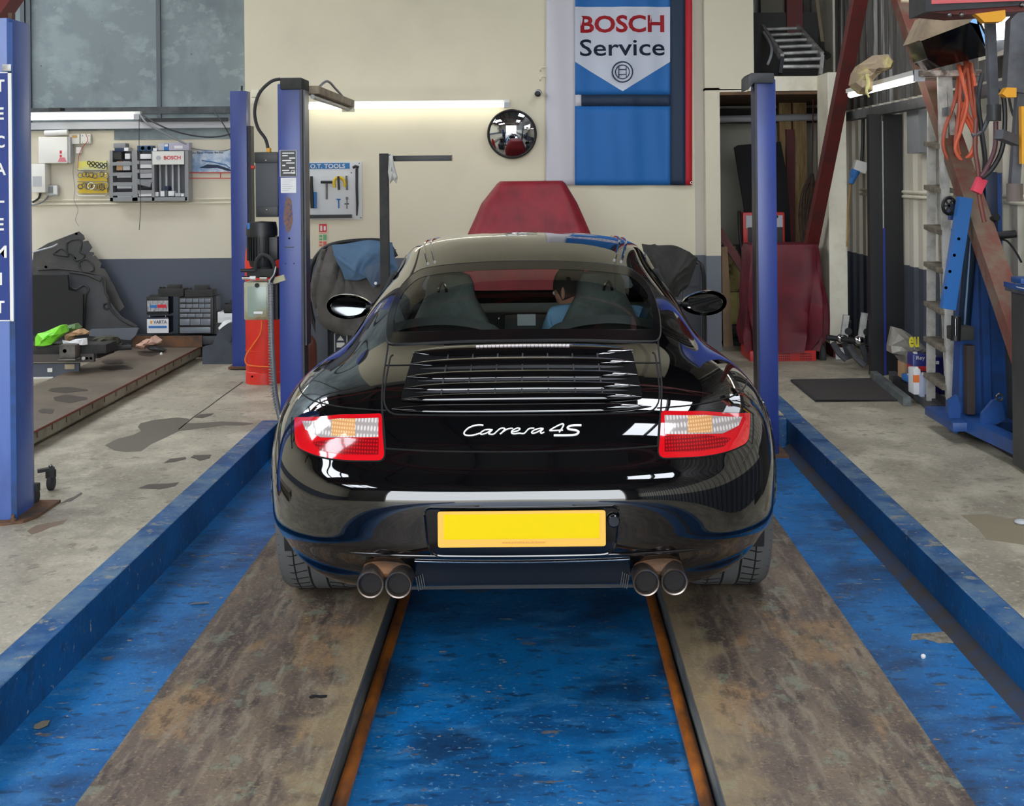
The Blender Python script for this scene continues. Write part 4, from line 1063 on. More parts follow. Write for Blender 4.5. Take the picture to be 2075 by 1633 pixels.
part('tank', bxp(494,571,546,649,8.13,.16), mat('stained_translucent_tank',(164,164,140),.3,col2=(128,108,70),scale=5,thr=(.45,.65)), ot, bevel=.012)
part('oil_window', bxp(502,580,540,643,8.126,.004), mat('oil_tint',(142,158,146),.2,col2=(150,128,84),scale=7,thr=(.5,.68)), ot, bevel=.001)
part('filler_cap', MB().lathe(at(521,578,8.125), [(.012,0),(.014,-.006),(.0,-.006)], (0,1,0)), M['dull_black'], ot)
part('tank_label', bxp(514,631,532,636,8.122,.003), M['paper'], ot)
part('side_box', bxp(547,575,562,648,8.16,.14), M['black'], ot)
gp = MB().tube([at(548,572,8.09),at(549,620,8.09),at(550,680,8.09),at(553,740,8.09),at(558,800,8.1),at(568,850,8.1)], .0165, 12, smooth=8)
gr_ = MB()
for k in range(46):
    y = 575+k*5.6; x = 548.3+max(0,(y-640))*.02+max(0,(y-760))**1.5*.015; gr_.ring(at(x,y,8.09), (0,0,1), .0165, .0022, 14, 5)
cn = thing('flexible_conduit', gp, mat('grey_conduit',(112,114,116),.45,.4), 'ribbed grey flexible conduit hanging from the oil tank down to the floor', 'conduit')
part('ribs', gr_, M['grey'], cn)
# gas cylinder
gc = at(531,770,10.0); gcx = gc.x; Yc = 10.1
def gz(y): return at(531,y,Yc).z
redc = mat('bright_red_cylinder',(226,54,42),.4,col2=(206,48,38),scale=3)
cyl = root('gas_cylinder', (gcx,Yc,FZ), 'tall bright red gas cylinder standing behind the motor and tank', 'gas cylinder')
part('bottle', MB().lathe((gcx,Yc,0), [(.128,FZ+.075),(.137,FZ+.10),(.137,gz(530)),(.13,gz(505)),(.10,gz(490)),(.03,gz(482)),(.03,gz(474))], n=40), redc, cyl)
part('foot_ring', MB().lathe((gcx,Yc,0), [(.139,FZ),(.139,FZ+.085),(.134,FZ+.09)], n=40), redc, cyl)
part('weld_ring', MB().ring((gcx,Yc,FZ+.245), (0,0,1), .137,.003,40,6), redc, cyl)
part('foot_hole', MB().lathe(at(511,763,Yc-.14), [(.0001,0),(.007,0)], (0,-1,0), 12), M['black'], cyl)
part('valve_guard', MB().lathe((gcx,Yc,0), [(.07,gz(480)),(.07,gz(462)),(.06,gz(462))], n=24), redc, cyl)
wire('orange_cable', [(531,650,9.955),(528,675,9.955),(512,700,9.955),(498,722,9.955),(500,738,9.955),(520,742,9.955),(545,743,9.955)], .006, mat('orange_cable',(236,110,40),.5), 'thin orange cable looping in front of the red gas cylinder', 'cable')
# batten light beside the left post cap
bl = root('batten_light', at(650,195,9.2), 'dusty unlit batten light running back from the cap of the left lift post', 'light')
part('housing', MB().box(-1.43,-1.34,8.36,10.0,2.085,2.135), mat('dusty_beige',(158,144,120),.7,col2=(120,104,84),scale=8), bl, bevel=.004)
part('tube', MB().cyl((-1.385,8.4,2.07),(-1.385,9.98,2.07),.015), M['white'], bl)
part('end_cap', MB().box(-1.43,-1.34,9.98,10.01,2.05,2.13), M['offwhite'], bl)
part('cable', MB().tube([(-1.40,8.7,2.14),(-1.37,8.9,2.20),(-1.36,9.2,2.17),(-1.36,9.5,2.14)], .008, 8, smooth=5), M['grey'], bl)
# ================================================================= the neighbouring lift
nb = root('lift_post', (-2.46,6.2,FZ), 'large near blue lift post with white lettering, cut by the left picture edge', 'lift post')
plan = [(-2.66,6.03),(-2.352,6.03),(-2.345,6.034),(-2.342,6.045),(-2.342,6.20),(-2.346,6.27),(-2.354,6.32),(-2.37,6.345),(-2.40,6.355),(-2.66,6.355)]
ztop = at(40,40,6.1).z
part('column', MB().prism([(x,y,FZ+.01) for x,y in plan], (0,0,ztop-FZ-.01)), M['bluelight'], nb, ang=60)
sgn = part('sign_panel', bxp(-36,146,22.5,651,6.026,.003), mat('sign_blue',(26,52,124),.4), nb, smooth=False)
part('sign_border', merge(bxp(20.5,146,22.8,651,6.0235,.0025),bxp(-36,146,22.8,148.5,6.0235,.0025),bxp(-36,648.5,22.8,651,6.0235,.0025),bxp(-36,146,-33.7,651,6.0235,.0025)), M['white'], sgn, smooth=False)
for ch, y in zip('TECALEMIT', [173.5,230,287,342.5,398.5,454.5,510,565,622]):
    w = {'I':3.5,'M':13,'T':8.5,'E':7,'C':9,'A':11.5,'L':8}[ch]
    trect('sign_letter', ch, -w+.5, y-12.5, w+.5, y+12.5, 6.0235, M['white'], sgn, bold=.02)
part('foil_patch', bxp(4,130,22,144,6.022,.006), M['alu'], nb, bevel=.002)
bs = MB(); bs.prism([(-2.74,5.97,FZ),(-2.36,5.97,FZ),(-2.29,6.01,FZ),(-2.26,6.10,FZ),(-2.26,6.40,FZ),(-2.74,6.40,FZ)], (0,0,.012))
part('base_plate', bs, M['rust'], nb)
part('floor_bolt', MB().lathe(at(26,1052,6.0)+Vector((0,0,-.01)), [(.014,0),(.014,.012),(.007,.014),(.007,.03),(0,.03)]), M['rust'], nb)
part('top_stud', bxp(16,26,24,40,6.1,.04), M['rust'], nb)
part('seam', bxp(23.5,45,25,1055,6.0265,.004), M['bluejack'], nb, smooth=False)
fp = root('lift_post', at(489,748,10.8), 'slim blue lift post in the background, left of the black control box', 'lift post')
part('column', bxp(471,184,499,745,10.8,.15), M['bluepost'], fp, bevel=.004)
part('dark_channel', bxp(499,255,508,745,10.83,.12), M['black'], fp)
part('base_plate', bxp(462,744,512,748,10.74,.28), M['rust'], fp)
part('top_stud', MB().cyl(at(490,174,10.87), at(490,184,10.87), .008), M['black'], fp)
# ramp
rm_m = layered('rusty_oiled_ramp', (110,98,84), [((86,72,62),2.6,.45,.7,(.6,1,1),.8), ((134,124,106),3,.55,.72,(1,.5,1),.6), ((96,70,50),2,.55,.75,(1,1,1),.7), ((50,42,38),3.3,.66,.74,(.5,1.6,1),.8)], .55, .15, 40)
nr = root('lift_runway', (-3.16,8.8,FZ), 'rusty brown runway of the neighbouring lift, lying low on the concrete at the left', 'lift runway')
part('deck', MB().box(-3.48,-2.85,5.4,11.45,.140,.153), rm_m, nr, smooth=False)
side = MB(); side.prism([(-2.85,5.4,.14),(-2.85,5.4,.085),(-2.89,5.4,.055),(-2.95,5.4,.055),(-2.95,5.4,.14)], (0,6.05,0)); side.box(-3.48,-3.44,5.4,11.45,.055,.14)
part('side_channel', side, mat('dirty_cream_channel',(138,132,114),.6,col2=(104,96,82),scale=5,thr=(.45,.7)), nr, smooth=False)
part('rust_edge', MB().box(-2.852,-2.846,5.4,11.45,.142,.155), mat('rust_line',(116,64,52),.8), nr, smooth=False)
tk = MB()
for k in range(16): tk.box(-2.848,-2.845,7.45+k*.24,7.458+k*.24,.110,.142)
part('weld_ticks', tk, mat('rust_tick',(84,54,44),.8), nr, smooth=False)
es = bxp(268,680,409,704,11.40,.012); part('end_stop', es, M['rust'], nr)
sp = MB()
for (x,y,rx,ry,s_) in ((235,745,34,5,0),(232,781,0,0,0),(135,790,40,5,1),(140,808,34,7,2),(300,718,20,4,3),(95,833,16,5,4),(230,733,22,5,5)):
    if rx: part('oil_mark', MB().prism([atz(x+rx*math.cos(t)*(1+.12*math.sin(3*t+s_)), y+ry*math.sin(t)*(1+.2*math.sin(4*t+s_)), .1535) for t in [2*PI*k/24 for k in range(24)]], (0,0,.001)), mat('ramp_oil',(62,50,44),.5), nr, smooth=False)
# crossbeam at the far end of the neighbouring lift
xb = root('lift_crossbeam', (-3.6,11.6,FZ), 'dark grey steel crossbeam with a rounded end plate behind the neighbouring ramp', 'crossbeam')
part('beam', MB().box(-5.2,-2.60,11.50,11.72,.16,.235), M['darkgrey'], xb, bevel=.004)
part('lower_beam', MB().box(-5.2,-2.60,11.55,11.72,FZ,.15), M['dull_black'], xb)
poly = [(410,738),(410,704),(430,700),(436,686),(444,668),(456,657),(471,654),(500,654),(500,738)]
part('end_plate', poly_px(poly, 11.1, .12), mat('slate_plate',(66,72,84),.5,col2=(54,58,68),scale=5), xb)
part('pivot_bolt', MB().cyl(at(463,687,11.1), at(463,687,11.08), .022), M['darkgrey'], xb)
# rail and jacking block on the left
jr = root('jacking_rail', at(150,765,9.9), 'dark steel jacking rail with sockets behind the left ramp', 'rail')
part('top_rail', bxp(40,698,215,718,10.0,.25), M['dull_black'], jr, bevel=.004)
part('mid_rail', bxp(40,717,190,735,9.98,.04), mat('brown_grey_rail',(76,70,66),.6), jr)
part('lower_panel', bxp(40,736,160,766,10.02,.03), mat('slate_blue_panel',(78,84,96),.5), jr)
part('switch', bxp(96,746,106,754,10.0,.02), M['white'], jr)
part('label', bxp(131,738,151,748,10.005,.01), mat('tan_label',(168,156,128),.6), jr)
part('bright_strip', bxp(60,764,107,767,9.99,.02), M['white'], jr)
part('bolt_head', MB().ball(at(169,726,9.97), .014), M['white'], jr)
hl = MB()
for x in (156,176,184): hl.lathe(at(x,726,9.975), [(.0001,0),(.010,0)], (0,-1,0), 12)
part('holes', hl, M['black'], jr)
jb = root('jacking_block', at(135,727,9.8), 'square dark steel block with a round hole, sitting on the left rail', 'jack block')
part('block', bxp(120,699,152,726,9.86,.12), mat('worn_block',(74,70,68),.6,.3,col2=(110,106,100),scale=12), jb, bevel=.004)
part('face_hole', MB().lathe(at(131,711,9.858), [(.0001,0),(.014,0)], (0,-1,0), 16), M['black'], jb)
part('foot', bxp(117,727,152,730,9.84,.16), M['steel'], jb)
# small castor frame behind the near post
cf = root('castor_frame', (-2.15,6.6,FZ), 'black frame on castors poking out from behind the big near blue post', 'trolley')
for k,(a,b) in enumerate(((floor_at(103,993),(-1,0)),(floor_at(70,1022),(-1,0)))):
    part('castor_wheel', MB().lathe(a+Vector((-.012,0,.038)), [(.0,0),(.030,.0),(.038,.004),(.038,.024),(.030,.028),(0,.028)], (1,0,0), 24), M['rubber'], cf)
    part('castor_fork', MB().box(a.x-.02,a.x+.022,a.y-.02,a.y+.02,FZ+.06,FZ+.10), M['dull_black'], cf, bevel=.005)
aa = floor_at(103,993)
part('arm', MB().beam(Vector((aa.x+.02,aa.y,FZ+.107)), Vector((-2.45,6.62,FZ+.10)), .035,.014), M['dull_black'], cf)
part('swivel', MB().ball(Vector((aa.x,aa.y,FZ+.118)), .010), M['steel'], cf)
thing('diagonal_brace', MB().beam(at(-30,60,6.6), at(34,-30,6.9), .10,.10,(0,-1,0)), M['oxide'], 'dark red steel brace crossing the top left picture corner', 'brace')
# ================================================================= left wall
YW = YL-.02
def tubelight(name, p0, p1, Y, lbl, lit=True):
    a = at(*p0,Y); b = at(*p1,Y); r = root(name, (a+b)/2, lbl, 'strip light')
    part('batten', MB().box(a.x,b.x,Y,Y+.06,a.z-.005,a.z+.035), M['white'], r, bevel=.003)
    part('tube', MB().cyl((a.x+.02,Y-.012,a.z-.012),(b.x-.05,Y-.012,a.z-.012),.020,n=14), M['tube'] if lit else M['white'], r)
    part('end_cap', MB().box(b.x-.05,b.x,Y-.03,Y+.02,a.z-.035,a.z+.01), M['ltgrey'], r); part('end_cap', MB().box(a.x,a.x+.02,Y-.03,Y+.02,a.z-.035,a.z+.01), M['ltgrey'], r)
    return r
tubelight('strip_light', (60,236), (284,236), 11.6, 'lit fluorescent strip light on the grey rail at the upper left')
tubelight('strip_light', (617,214), (1033,214), YB-.08, 'long lit fluorescent strip light on the cream wall above the round mirror')
def eq(nm, r, Y, d, m, lbl, cat, bev=.006): 
    o = root(nm, at((r[0]+r[2])/2, r[3], Y+d/2), lbl, cat); part('case', bxp(*r,Y,d), m, o, bevel=bev); return o
e = eq('electrical_cabinet', (78,277,136,331), YW-.12, .12, M['white'], 'large cream-white electrical cabinet with red warning stickers on the left wall', 'cabinet')
part('door_edge', bxp(136,278,142,330,YW-.10,.1), M['ltgrey'], e)
s_ = part('warning_sticker', bxp(119,304,132,312,YW-.123,.002), M['paper'], e); part('sticker_print', merge(bxp(121,305,125,311,YW-.125,.001),bxp(121,314,125,318,YW-.125,.001)), M['inkred'], s_)
part('warning_sticker', poly_px([(117,328),(121,319),(131,319),(135,328)],YW-.123,.002), mat('pink_sticker',(206,120,130),.6), e)
e = eq('meter_box', (60,332,91,390), YW-.14, .14, M['white'], 'tall white meter box with a window, below the electrical cabinet', 'meter box')
part('window', bxp(66,357,84,378,YW-.143,.004), M['ltgrey'], e)
e = eq('heating_timer', (93,375,117,397), YW-.06, .05, M['ltgrey'], 'small square grey timer box beside the white meter box', 'timer', .012)
part('screen', bxp(97,378,107,391,YW-.063,.004), M['grey'], e); part('panel', bxp(108,376,115,393,YW-.062,.003), M['white'], e)
wire('electric_cable', [(98,397,YW-.04),(88,408,YW-.04),(72,414,YW-.04),(60,415,YW-.04)], .007, M['grey'], 'grey cable curving from the small timer box', 'cable')
wire('electric_cable', [(82,391,YW-.04),(78,402,YW-.04),(66,410,YW-.04)], .010, M['darkgrey'], 'dark cable dropping from the white meter box', 'cable')
e = eq('junction_box', (140,272,161,292), YW-.05, .05, M['white'], 'white junction box with a yellow strip right of the cabinet', 'junction box'); part('terminal_strip', bxp(146,274,156,279,YW-.055,.006), mat('tan_strip',(196,160,84),.6), e)
e = eq('junction_box', (163,271,183,291), YW-.05, .05, M['white'], 'white square junction box with a red wire across it', 'junction box'); part('screws', merge(*[MB().ball(at(x,y,YW-.052),.004) for x,y in ((167,275),(180,275),(167,288),(180,288))]), M['grey'], e)
eq('wall_switch', (154,298,164,311), YW-.04, .04, M['white'], 'small white wall switch under the junction boxes', 'switch', .005)
wire('thin_wire', [(149,292,YW-.05),(150,320,YW-.06),(148,350,YW-.06),(152,380,YW-.06),(150,405,YW-.06),(158,425,YW-.06),(153,445,YW-.06),(160,458,YW-.06)], .0022, M['grey'], 'thin grey wire hanging down the wall past the yellow clip display', 'wire')
wire('thin_wire', [(174,271,YW-.06),(177,285,YW-.07),(168,298,YW-.05),(160,315,YW-.05),(158,340,YW-.06)], .0025, M['red'], 'thin red wire looping over the square junction box', 'wire')
wire('pull_cord', [(282,236,11.6),(282,300,11.5),(284,380,11.5),(285,420,11.5),(282,466,11.5)], .0028, M['darkgrey'], 'long thin pull cord with a knob hanging in front of the grey rack', 'cord')
thing('rolled_paper', MB().cyl(at(91,270,YW-.1), at(137,268,YW-.1), .024, n=16), M['paper'], 'roll of white paper lying on top of the electrical cabinet', 'paper roll')
wire('electric_cable', [(284,232,11.56),(300,252,11.5),(330,268,11.5),(352,280,11.5),(378,292,11.5)], .008, M['grey'], 'grey cable sagging from the strip light end to the boxes on the rack', 'cable')
wire('electric_cable', [(286,231,11.57),(320,252,11.5),(355,266,11.5),(400,276,11.5),(440,277,11.5),(472,270,11.5)], .007, M['darkgrey'], 'dark cable sagging from the strip light towards the slim blue post', 'cable')
wire('electric_cable', [(434,226,11.7),(450,248,11.6),(462,268,11.6),(471,290,11.6)], .005, M['darkgrey'], 'thin dark cable slanting down beside the slim blue post', 'cable')
wire('electric_cable', [(378,298,11.8),(410,304,11.92),(450,306,11.92),(472,300,11.92)], .005, M['grey'], 'grey cable running above the wiper poster', 'cable')
wire('electric_cable', [(90,229,11.63),(150,226,11.63),(200,228,11.63),(270,229,11.63)], .008, M['darkgrey'], 'dark cable lying along the top of the left strip light', 'cable')
thing('transformer', bxp(98,218,122,228,11.66,.12), M['dull_black'], 'small black box on top of the left strip light', 'box', bevel=.003)
thing('dark_batten', bxp(284,238,460,247,YL-.14,.04), M['black'], 'long black batten on the rail right of the lit strip light', 'batten')
# yellow clip display
e = root('clip_display', at(187,395,YW-.03), 'yellow hose clip display card with rows of hanging steel clips', 'display')
part('upper_card', bxp(159,326,216,344,YW-.03,.02), mat('yellow_card',(222,212,80),.6,col2=(200,205,170),scale=10), e)
part('lower_card', bxp(159,350,217,392,YW-.03,.02), mat('amber_card',(222,190,60),.6), e)
pz_ = MB()
rnd = random.Random(3)
for k in range(9): pz_.ring(at(180+k*4.2,330+(k*5)%9,YW-.032), (0,1,0), .014,.004,14,5)
part('printed_clips', pz_, M['inkblack'], e)
part('wire_rail', merge(*[MB().tube([at(157,y,YW-.06),at(216,y,YW-.06)],.004,6) for y in (345,368)]), M['grey'], e)
part('wire_base', MB().tube([at(155,392,YW-.04),at(160,397,YW-.06),at(212,397,YW-.06),at(219,391,YW-.04)],.005,6), M['white'], e)
for row_, yb in ((0,355),(1,377)):
    for k in range(8):
        o = thing('hose_clip', MB().ring(at(163+k*7.2+rnd.uniform(-1,1), yb+rnd.uniform(-2,2), YW-.075), (rnd.uniform(-.5,.5),1,rnd.uniform(-.3,.3)), .020+.008*row_*(k>1), .005, 16, 6), M['chrome'] if k%2 else M['steel'], 'steel hose clip, %s from the left on the %s row of the yellow display' % (['first','second','third','fourth','fifth','sixth','seventh','eighth'][k], 'lower' if row_ else 'upper'), 'hose clip', 'hose clips on the %s row of the display' % ('lower' if row_ else 'upper'))
# grey rack with compartments
rk_m = mat('grey_rack_steel', (138,140,142), .5)
rk = root('wall_rack', at(300,408,YW-.1), 'grey steel wall rack of pigeonholes and tall slots with a red and white header', 'rack')
YR = YW-.16
part('back_panel', bxp(223,305,378,408,YW-.015,.012), mat('rack_back',(104,106,110),.6), rk)
part('bottom_lip', bxp(223,399,379,408,YR,.14), rk_m, rk)
for x0,x1 in ((223,228),(268,278),(308,312),(375,381)): part('divider', bxp(x0,305,x1,408,YR,.14), rk_m, rk, smooth=False)
for x0,x1,ys in ((228,268,(325,346,366,386)),(278,308,(322,340,360,382))):
    for y in ys:
        a = at(x0,y,YR); b = at(x1,y,YR); sh = MB().add([(a.x,YR,a.z-.045),(b.x,YR,a.z-.045),(b.x,YW-.015,a.z-.0),(a.x,YW-.015,a.z-.0),(a.x,YR,a.z-.015),(b.x,YR,a.z-.015),(b.x,YR,a.z-.045),(a.x,YR,a.z-.045)],[(0,1,2,3),(4,5,6,7)])
        part('shelf', sh, rk_m, rk, smooth=False)
for k in range(1,5): 
    x = 312+k*12.6; part('slot_rib', bxp(x-1.5,334,x+1.5,398,YW-.07,.055), M['ltgrey'], rk, smooth=False)
hd_ = part('header_board', bxp(309,306,372.5,333.5,YR-.012,.01), M['white'], rk, smooth=False)
trect('header_lettering', 'BOSCH', 332,315.5,366,323.5,YR-.014,M['inkred'],hd_,bold=.02)
part('header_emblem', merge(MB().ring(at(321,320,YR-.014),(0,1,0),.018,.0022,24,5), bxp(317,317,325,323,YR-.0145,.002)), M['ltgrey'], hd_)
boxes = [((229,308,246,323),M['dull_black'],'dark small parts box in the upper left pigeonhole'),((253,311,263,322),M['paper'],'white box in the upper left pigeonhole of the rack'),
 ((236,327,248,345),M['card'],'brown box in the second pigeonhole of the grey rack'),((249,327,263,345),M['ltgrey'],'pale grey box in the second pigeonhole of the grey rack'),
 ((237,351,266,360),M['ltgrey'],'flat pale box in the third pigeonhole, left column'),((237,370,267,382),M['ltgrey'],'flat pale box in the fourth pigeonhole, left column'),((238,389,267,400),M['ltgrey'],'flat pale box in the lowest pigeonhole, left column'),
 ((284,312,306,322),M['paper'],'white carton in the top pigeonhole, right column'),((284,332,307,341),M['paper'],'white carton in the second pigeonhole, right column'),((283,350,308,361),M['ltgrey'],'grey carton in the third pigeonhole, right column'),
 ((281,388,307,398),M['paper'],'white carton in the lowest pigeonhole, right column')]
for r,m_,l_ in boxes: thing('parts_box', bxp(*r,YR+.01,.11), m_, l_, 'box', 'boxes in the pigeonholes of the grey rack', bevel=.002)
cc = at(294,371,YR+.02); thing('leaning_carton', MB().obox(cc, .125,.08,.045, Matrix.Rotation(.25,3,'Y')), M['grey'], 'grey carton lying tilted in the right column of the rack', 'box', bevel=.002)
for r,m_,l_ in (((311,389,321,398),M['paper'],'first white bulb box'),((325,387,333,398),M['paper'],'second white bulb box'),((333,377,341,386),M['navy'],'dark bulb box on top'),((341,387,353,397),M['paper'],'wide white bulb box'),((355,391,366,398),M['ltgrey'],'grey bulb box'),((367,392,373,398),M['paper'],'small white bulb box')):
    thing('bulb_box', bxp(*r,YR+.02,.08), m_, l_+' standing in the foot of the tall rack slots', 'box', 'bulb boxes in the tall rack slots', bevel=.002)
for r,m_,l_ in (((232,300,252,307),M['navy'],'dark blue carton on top of the rack, far left'),((230,290,254,300),M['grey'],'grey open carton stacked on the dark blue carton'),((251,299,260,306),M['paper'],'small white carton beside the dark blue carton on the rack'),
    ((278,295,308,306),mat('teal_box',(28,70,104),.5),'teal box with two white discs on top of the rack'),((310,300,318,306),M['paper'],'tiny white carton on the rack right of the teal box'),((321,291,332,305),M['ltgrey'],'grey carton on the rack left of the blue one'),((332,291,341,305),M['inkblue'],'blue and white carton on top of the rack'),((342,289,383,305),mat('lilac_box',(176,172,190),.6),'long pale lilac carton on top of the rack, far right')):
    o = thing('carton', bxp(*r,YR,.11), m_, l_, 'box', 'cartons on top of the grey rack', bevel=.002)
    if 'teal' in l_: part('white_disc', merge(*[MB().lathe(at(x,300,YR-.002),[(.0001,0),(.016,0)],(0,-1,0),16) for x in (289,302)]), M['paper'], o)
    if 'lilac' in l_: part('box_label', bxp(353,295,370,301,YR-.003,.002), M['paper'], o)
    if 'blue and white' in l_: part('box_label', bxp(333,292,340,297,YR-.003,.002), M['paper'], o)
# wiper poster and rack
ps = root('wiper_poster', at(425,348,YW), 'sky blue wiper blades poster with clouds, behind the slim blue post', 'poster')
part('sheet', bxp(381,305,476,349,YW-.012,.008), mat('sky_print',(126,158,196),.5,col2=(214,222,230),scale=7,thr=(.42,.6)), ps)
trect('poster_title','Wiper Blades',414,307,452,312,YW-.014,M['inkblack'],ps,bold=.01)
trect('poster_brand','Auto Parts',384,307,411,312,YW-.014,M['inkblack'],ps,bold=.01)
part('printed_wiper', merge(poly_px([(404,340),(420,333),(440,334),(462,341),(476,348),(460,346),(440,340),(420,341)],YW-.0145,.002)), M['navy'], ps, smooth=False)
part('printed_blade', MB().tube([at(x,y,YW-.0145) for x,y in ((409,325),(430,328),(458,334),(466,341))], .006, 6), mat('glass_blue',(80,120,170),.4), ps)
wr = root('wire_shelf', at(425,360,YW-.1), 'narrow red wire shelf bracket under the wiper poster', 'rack')
part('upright', MB().beam(at(380,304,YW-.1),at(380,360,YW-.1),.02,.05,(0,-1,0)), M['red'], wr)
part('front_wires', merge(*[MB().cyl(at(380,y,YW-.12),at(476,y,YW-.12),.0045,n=6) for y in (350,361)]), M['red'], wr)
part('cross_wire', merge(*[MB().cyl(at(x,350,YW-.12),at(x,361,YW-.12),.0045,n=6) for x in (447,)]), M['red'], wr)
# ================================================================= batteries and drawers
def lab(name, txt, r, Y, m, par): return trect(name, txt, *r, Y, m, par, bold=.01)
YQ = 11.5
b1 = root('car_battery', at(322,676,YQ), 'white and blue fronted car battery, lower one of the stack', 'battery')
part('case', bxp(298,643,341,676,YQ,.16), mat('battery_blue_black',(24,28,52),.4), b1, bevel=.004)
f_ = part('front_label', bxp(298,646,341.5,675,YQ-.003,.003), M['paper'], b1)
lab('battery_lettering','VARTA',(311,649,338,656),YQ-.0045,M['navy'],f_); part('emblem', poly_px([(304,650),(309,650),(308,656),(305,656)],YQ-.0045,.002), M['yel'], f_)
part('stripe', bxp(301,660,338,665,YQ-.0045,.002), M['inkblue'], f_)
part('terminals', merge(*[MB().cyl(at(x,643,YQ+.05),at(x,639,YQ+.05),.009) for x in (303,336)]), M['steel'], b1)
b2 = root('car_battery', at(320,640,YQ), 'black car battery with a colourful picture label, upper one of the stack', 'battery')
part('case', bxp(297,601,341,638,YQ,.16), M['black'], b2, bevel=.004); part('top_ridge', bxp(303,598,336,602,YQ+.02,.1), M['black'], b2)
f_ = part('front_label', bxp(298.5,609,341,631,YQ-.003,.003), mat('picture_label',(196,196,196),.5,col2=(90,96,104),scale=30,stretch=(3,1,.6)), b2)
part('label_blue', bxp(304,618,318,624,YQ-.0045,.002), M['inkblue'], f_); part('label_red', bxp(319,617,337,624,YQ-.0045,.002), M['inkred'], f_)
for r,t_,l_ in (((320,585,372,601),(339,577,365,587),'dusty grey battery on top of the battery stack'),((374,587,431,602),(394,578,421,588),'dusty black battery on top of the drawer cabinet'),((453,617,500,636),(465,608,500,618),'dusty black battery behind the slim blue post')):
    bb = root('car_battery', at((r[0]+r[2])/2, r[3], YQ), l_, 'battery'); part('case', bxp(*r,YQ-.0,.16), M['dull_black'] , bb, bevel=.005); part('carry_block', bxp(*t_,YQ+.03,.08), M['dull_black'], bb, bevel=.003)
    part('terminals', merge(*[MB().cyl(at(x,r[1],YQ+.05),at(x,r[1]-4,YQ+.05),.010) for x in (r[0]+5,r[0]+12,r[2]-5)]), M['black'], bb)
thing('white_carton', bxp(441,632,500,654,YQ,.2), M['paper'], 'white carton under the dusty battery behind the slim blue post', 'box', bevel=.002)
thing('torn_plastic', MB().grid(sheet([[at(440,664,11.05),at(452,652,11.0),at(466,648,11.05)],[at(443,668,11.0),at(456,660,10.97),at(468,652,11.0)]],.006,30)), M['paper'], 'scrap of torn white plastic on the rounded end plate', 'scrap')
dc = root('drawer_cabinet', at(400,678,YQ), 'black small-parts cabinet with six rows of clear drawers', 'drawer cabinet')
part('case', bxp(361,602,432,677,YQ+.005,.2), M['black'], dc, bevel=.003); part('case_side', bxp(432,600,438,677,YQ+.03,.18), M['black'], dc)
drw = mat('smoky_drawer',(112,118,126),.3)
for r_,(y0,y1,n) in enumerate(((605,613,5),(616,624,5),(626,633,3),(636,643,4),(646,659,3),(663,675,1))):
    for k in range(n):
        w = (427-364)/n; dd = part('drawer', bxp(364+k*w+.6,y0,364+(k+1)*w-.6,y1,YQ-.012,.016), drw, dc, bevel=.001)
# black undertrays leaning on the wall
ut_m = mat('scuffed_black_plastic',(40,40,40),.6,col2=(66,64,58),scale=3,bump=.35,bscale=7)
C2 = lambda L_: [(50+x*.21687, 440+y*.21687) for x,y in L_]
u1 = C2([(40,330),(170,250),(455,140),(500,175),(515,210),(490,235),(545,225),(590,290),(560,330),(605,335),(610,350),(590,375),(620,365),(690,440),(680,480),(720,490),(750,530),(790,600),(830,660),(870,740),(930,840),(885,885),(820,850),(760,770),(700,640),(640,620),(420,640),(40,640)])
def relief(pts2d, Y, d, zt=None, tilt=0):
    """panel outline with a leaning back edge"""
    P = [at(x,y,Y) for x,y in pts2d]; zb = min(p.z for p in P); Q = [p+Vector((0,(p.z-zb)*tilt,0)) for p in P]; return MB().prism(Q,(0,d,0))
o = thing('undertray', relief(u1, 11.60, .012, tilt=.2), ut_m, 'large scuffed black plastic undertray with notched edge leaning on the left wall', 'undertray', smooth=False)
zb1 = min(at(x,y,11.6).z for x,y in u1)
def onp(x, y, Y=11.60, zb=zb1, tilt=.2, off=-.004):
    p = at(x,y,Y); return p+Vector((0,(p.z-zb)*tilt+off,0))
for pts in ([(350,250),(400,220),(470,215),(490,260),(480,330),(525,360),(500,400),(440,410),(410,360),(360,330),(350,250)],[(480,430),(540,400),(600,440),(620,500),(540,520),(490,480),(480,430)],[(230,350),(300,300),(350,330),(370,370),(310,365),(230,350)],[(100,500),(250,490),(400,500),(600,530),(690,560)]):
    part('raised_rib', MB().tube([onp(*q) for q in C2(pts)], .008, 6, smooth=4), M['dull_black'], o)
part('hole', merge(*[MB().lathe(onp(*q,off=-.006),[(.0001,0),(.012,0)],(0,-1,0),12) for q in C2([(435,160),(170,470),(485,465),(435,390)])]), M['black'], o)
u2 = C2([(40,560),(310,520),(400,530),(410,510),(690,560),(700,600),(740,720),(770,770),(830,850),(900,930),(1050,1015),(1060,1050),(600,1060),(40,1120)])
o = thing('undertray', relief(u2, 11.45, .014, tilt=.12), mat('dark_slate_plastic',(40,42,46),.5,col2=(56,58,60),scale=3,bump=.3,bscale=8), 'dark slate plastic wheel arch liner leaning in front of the notched undertray', 'undertray', smooth=False)
zb2 = min(at(x,y,11.45).z for x,y in u2)
for pts in ([(400,520),(560,545),(690,600)],[(700,560),(735,600),(740,700),(770,760),(790,850),(900,960),(1040,1030)],[(410,650),(460,680),(540,640),(580,680),(560,720)],[(560,720),(550,850),(545,1040)],[(100,665),(250,655),(370,665)]):
    part('raised_rib', MB().tube([onp(*q,Y=11.45,zb=zb2,tilt=.12) for q in C2(pts)], .011, 6, smooth=4), M['dull_black'], o)
part('mount_ring', MB().ring(onp(*C2([(755,835)])[0],Y=11.45,zb=zb2,tilt=.12), (0,1,0), .025,.008,20,6), M['black'], o)
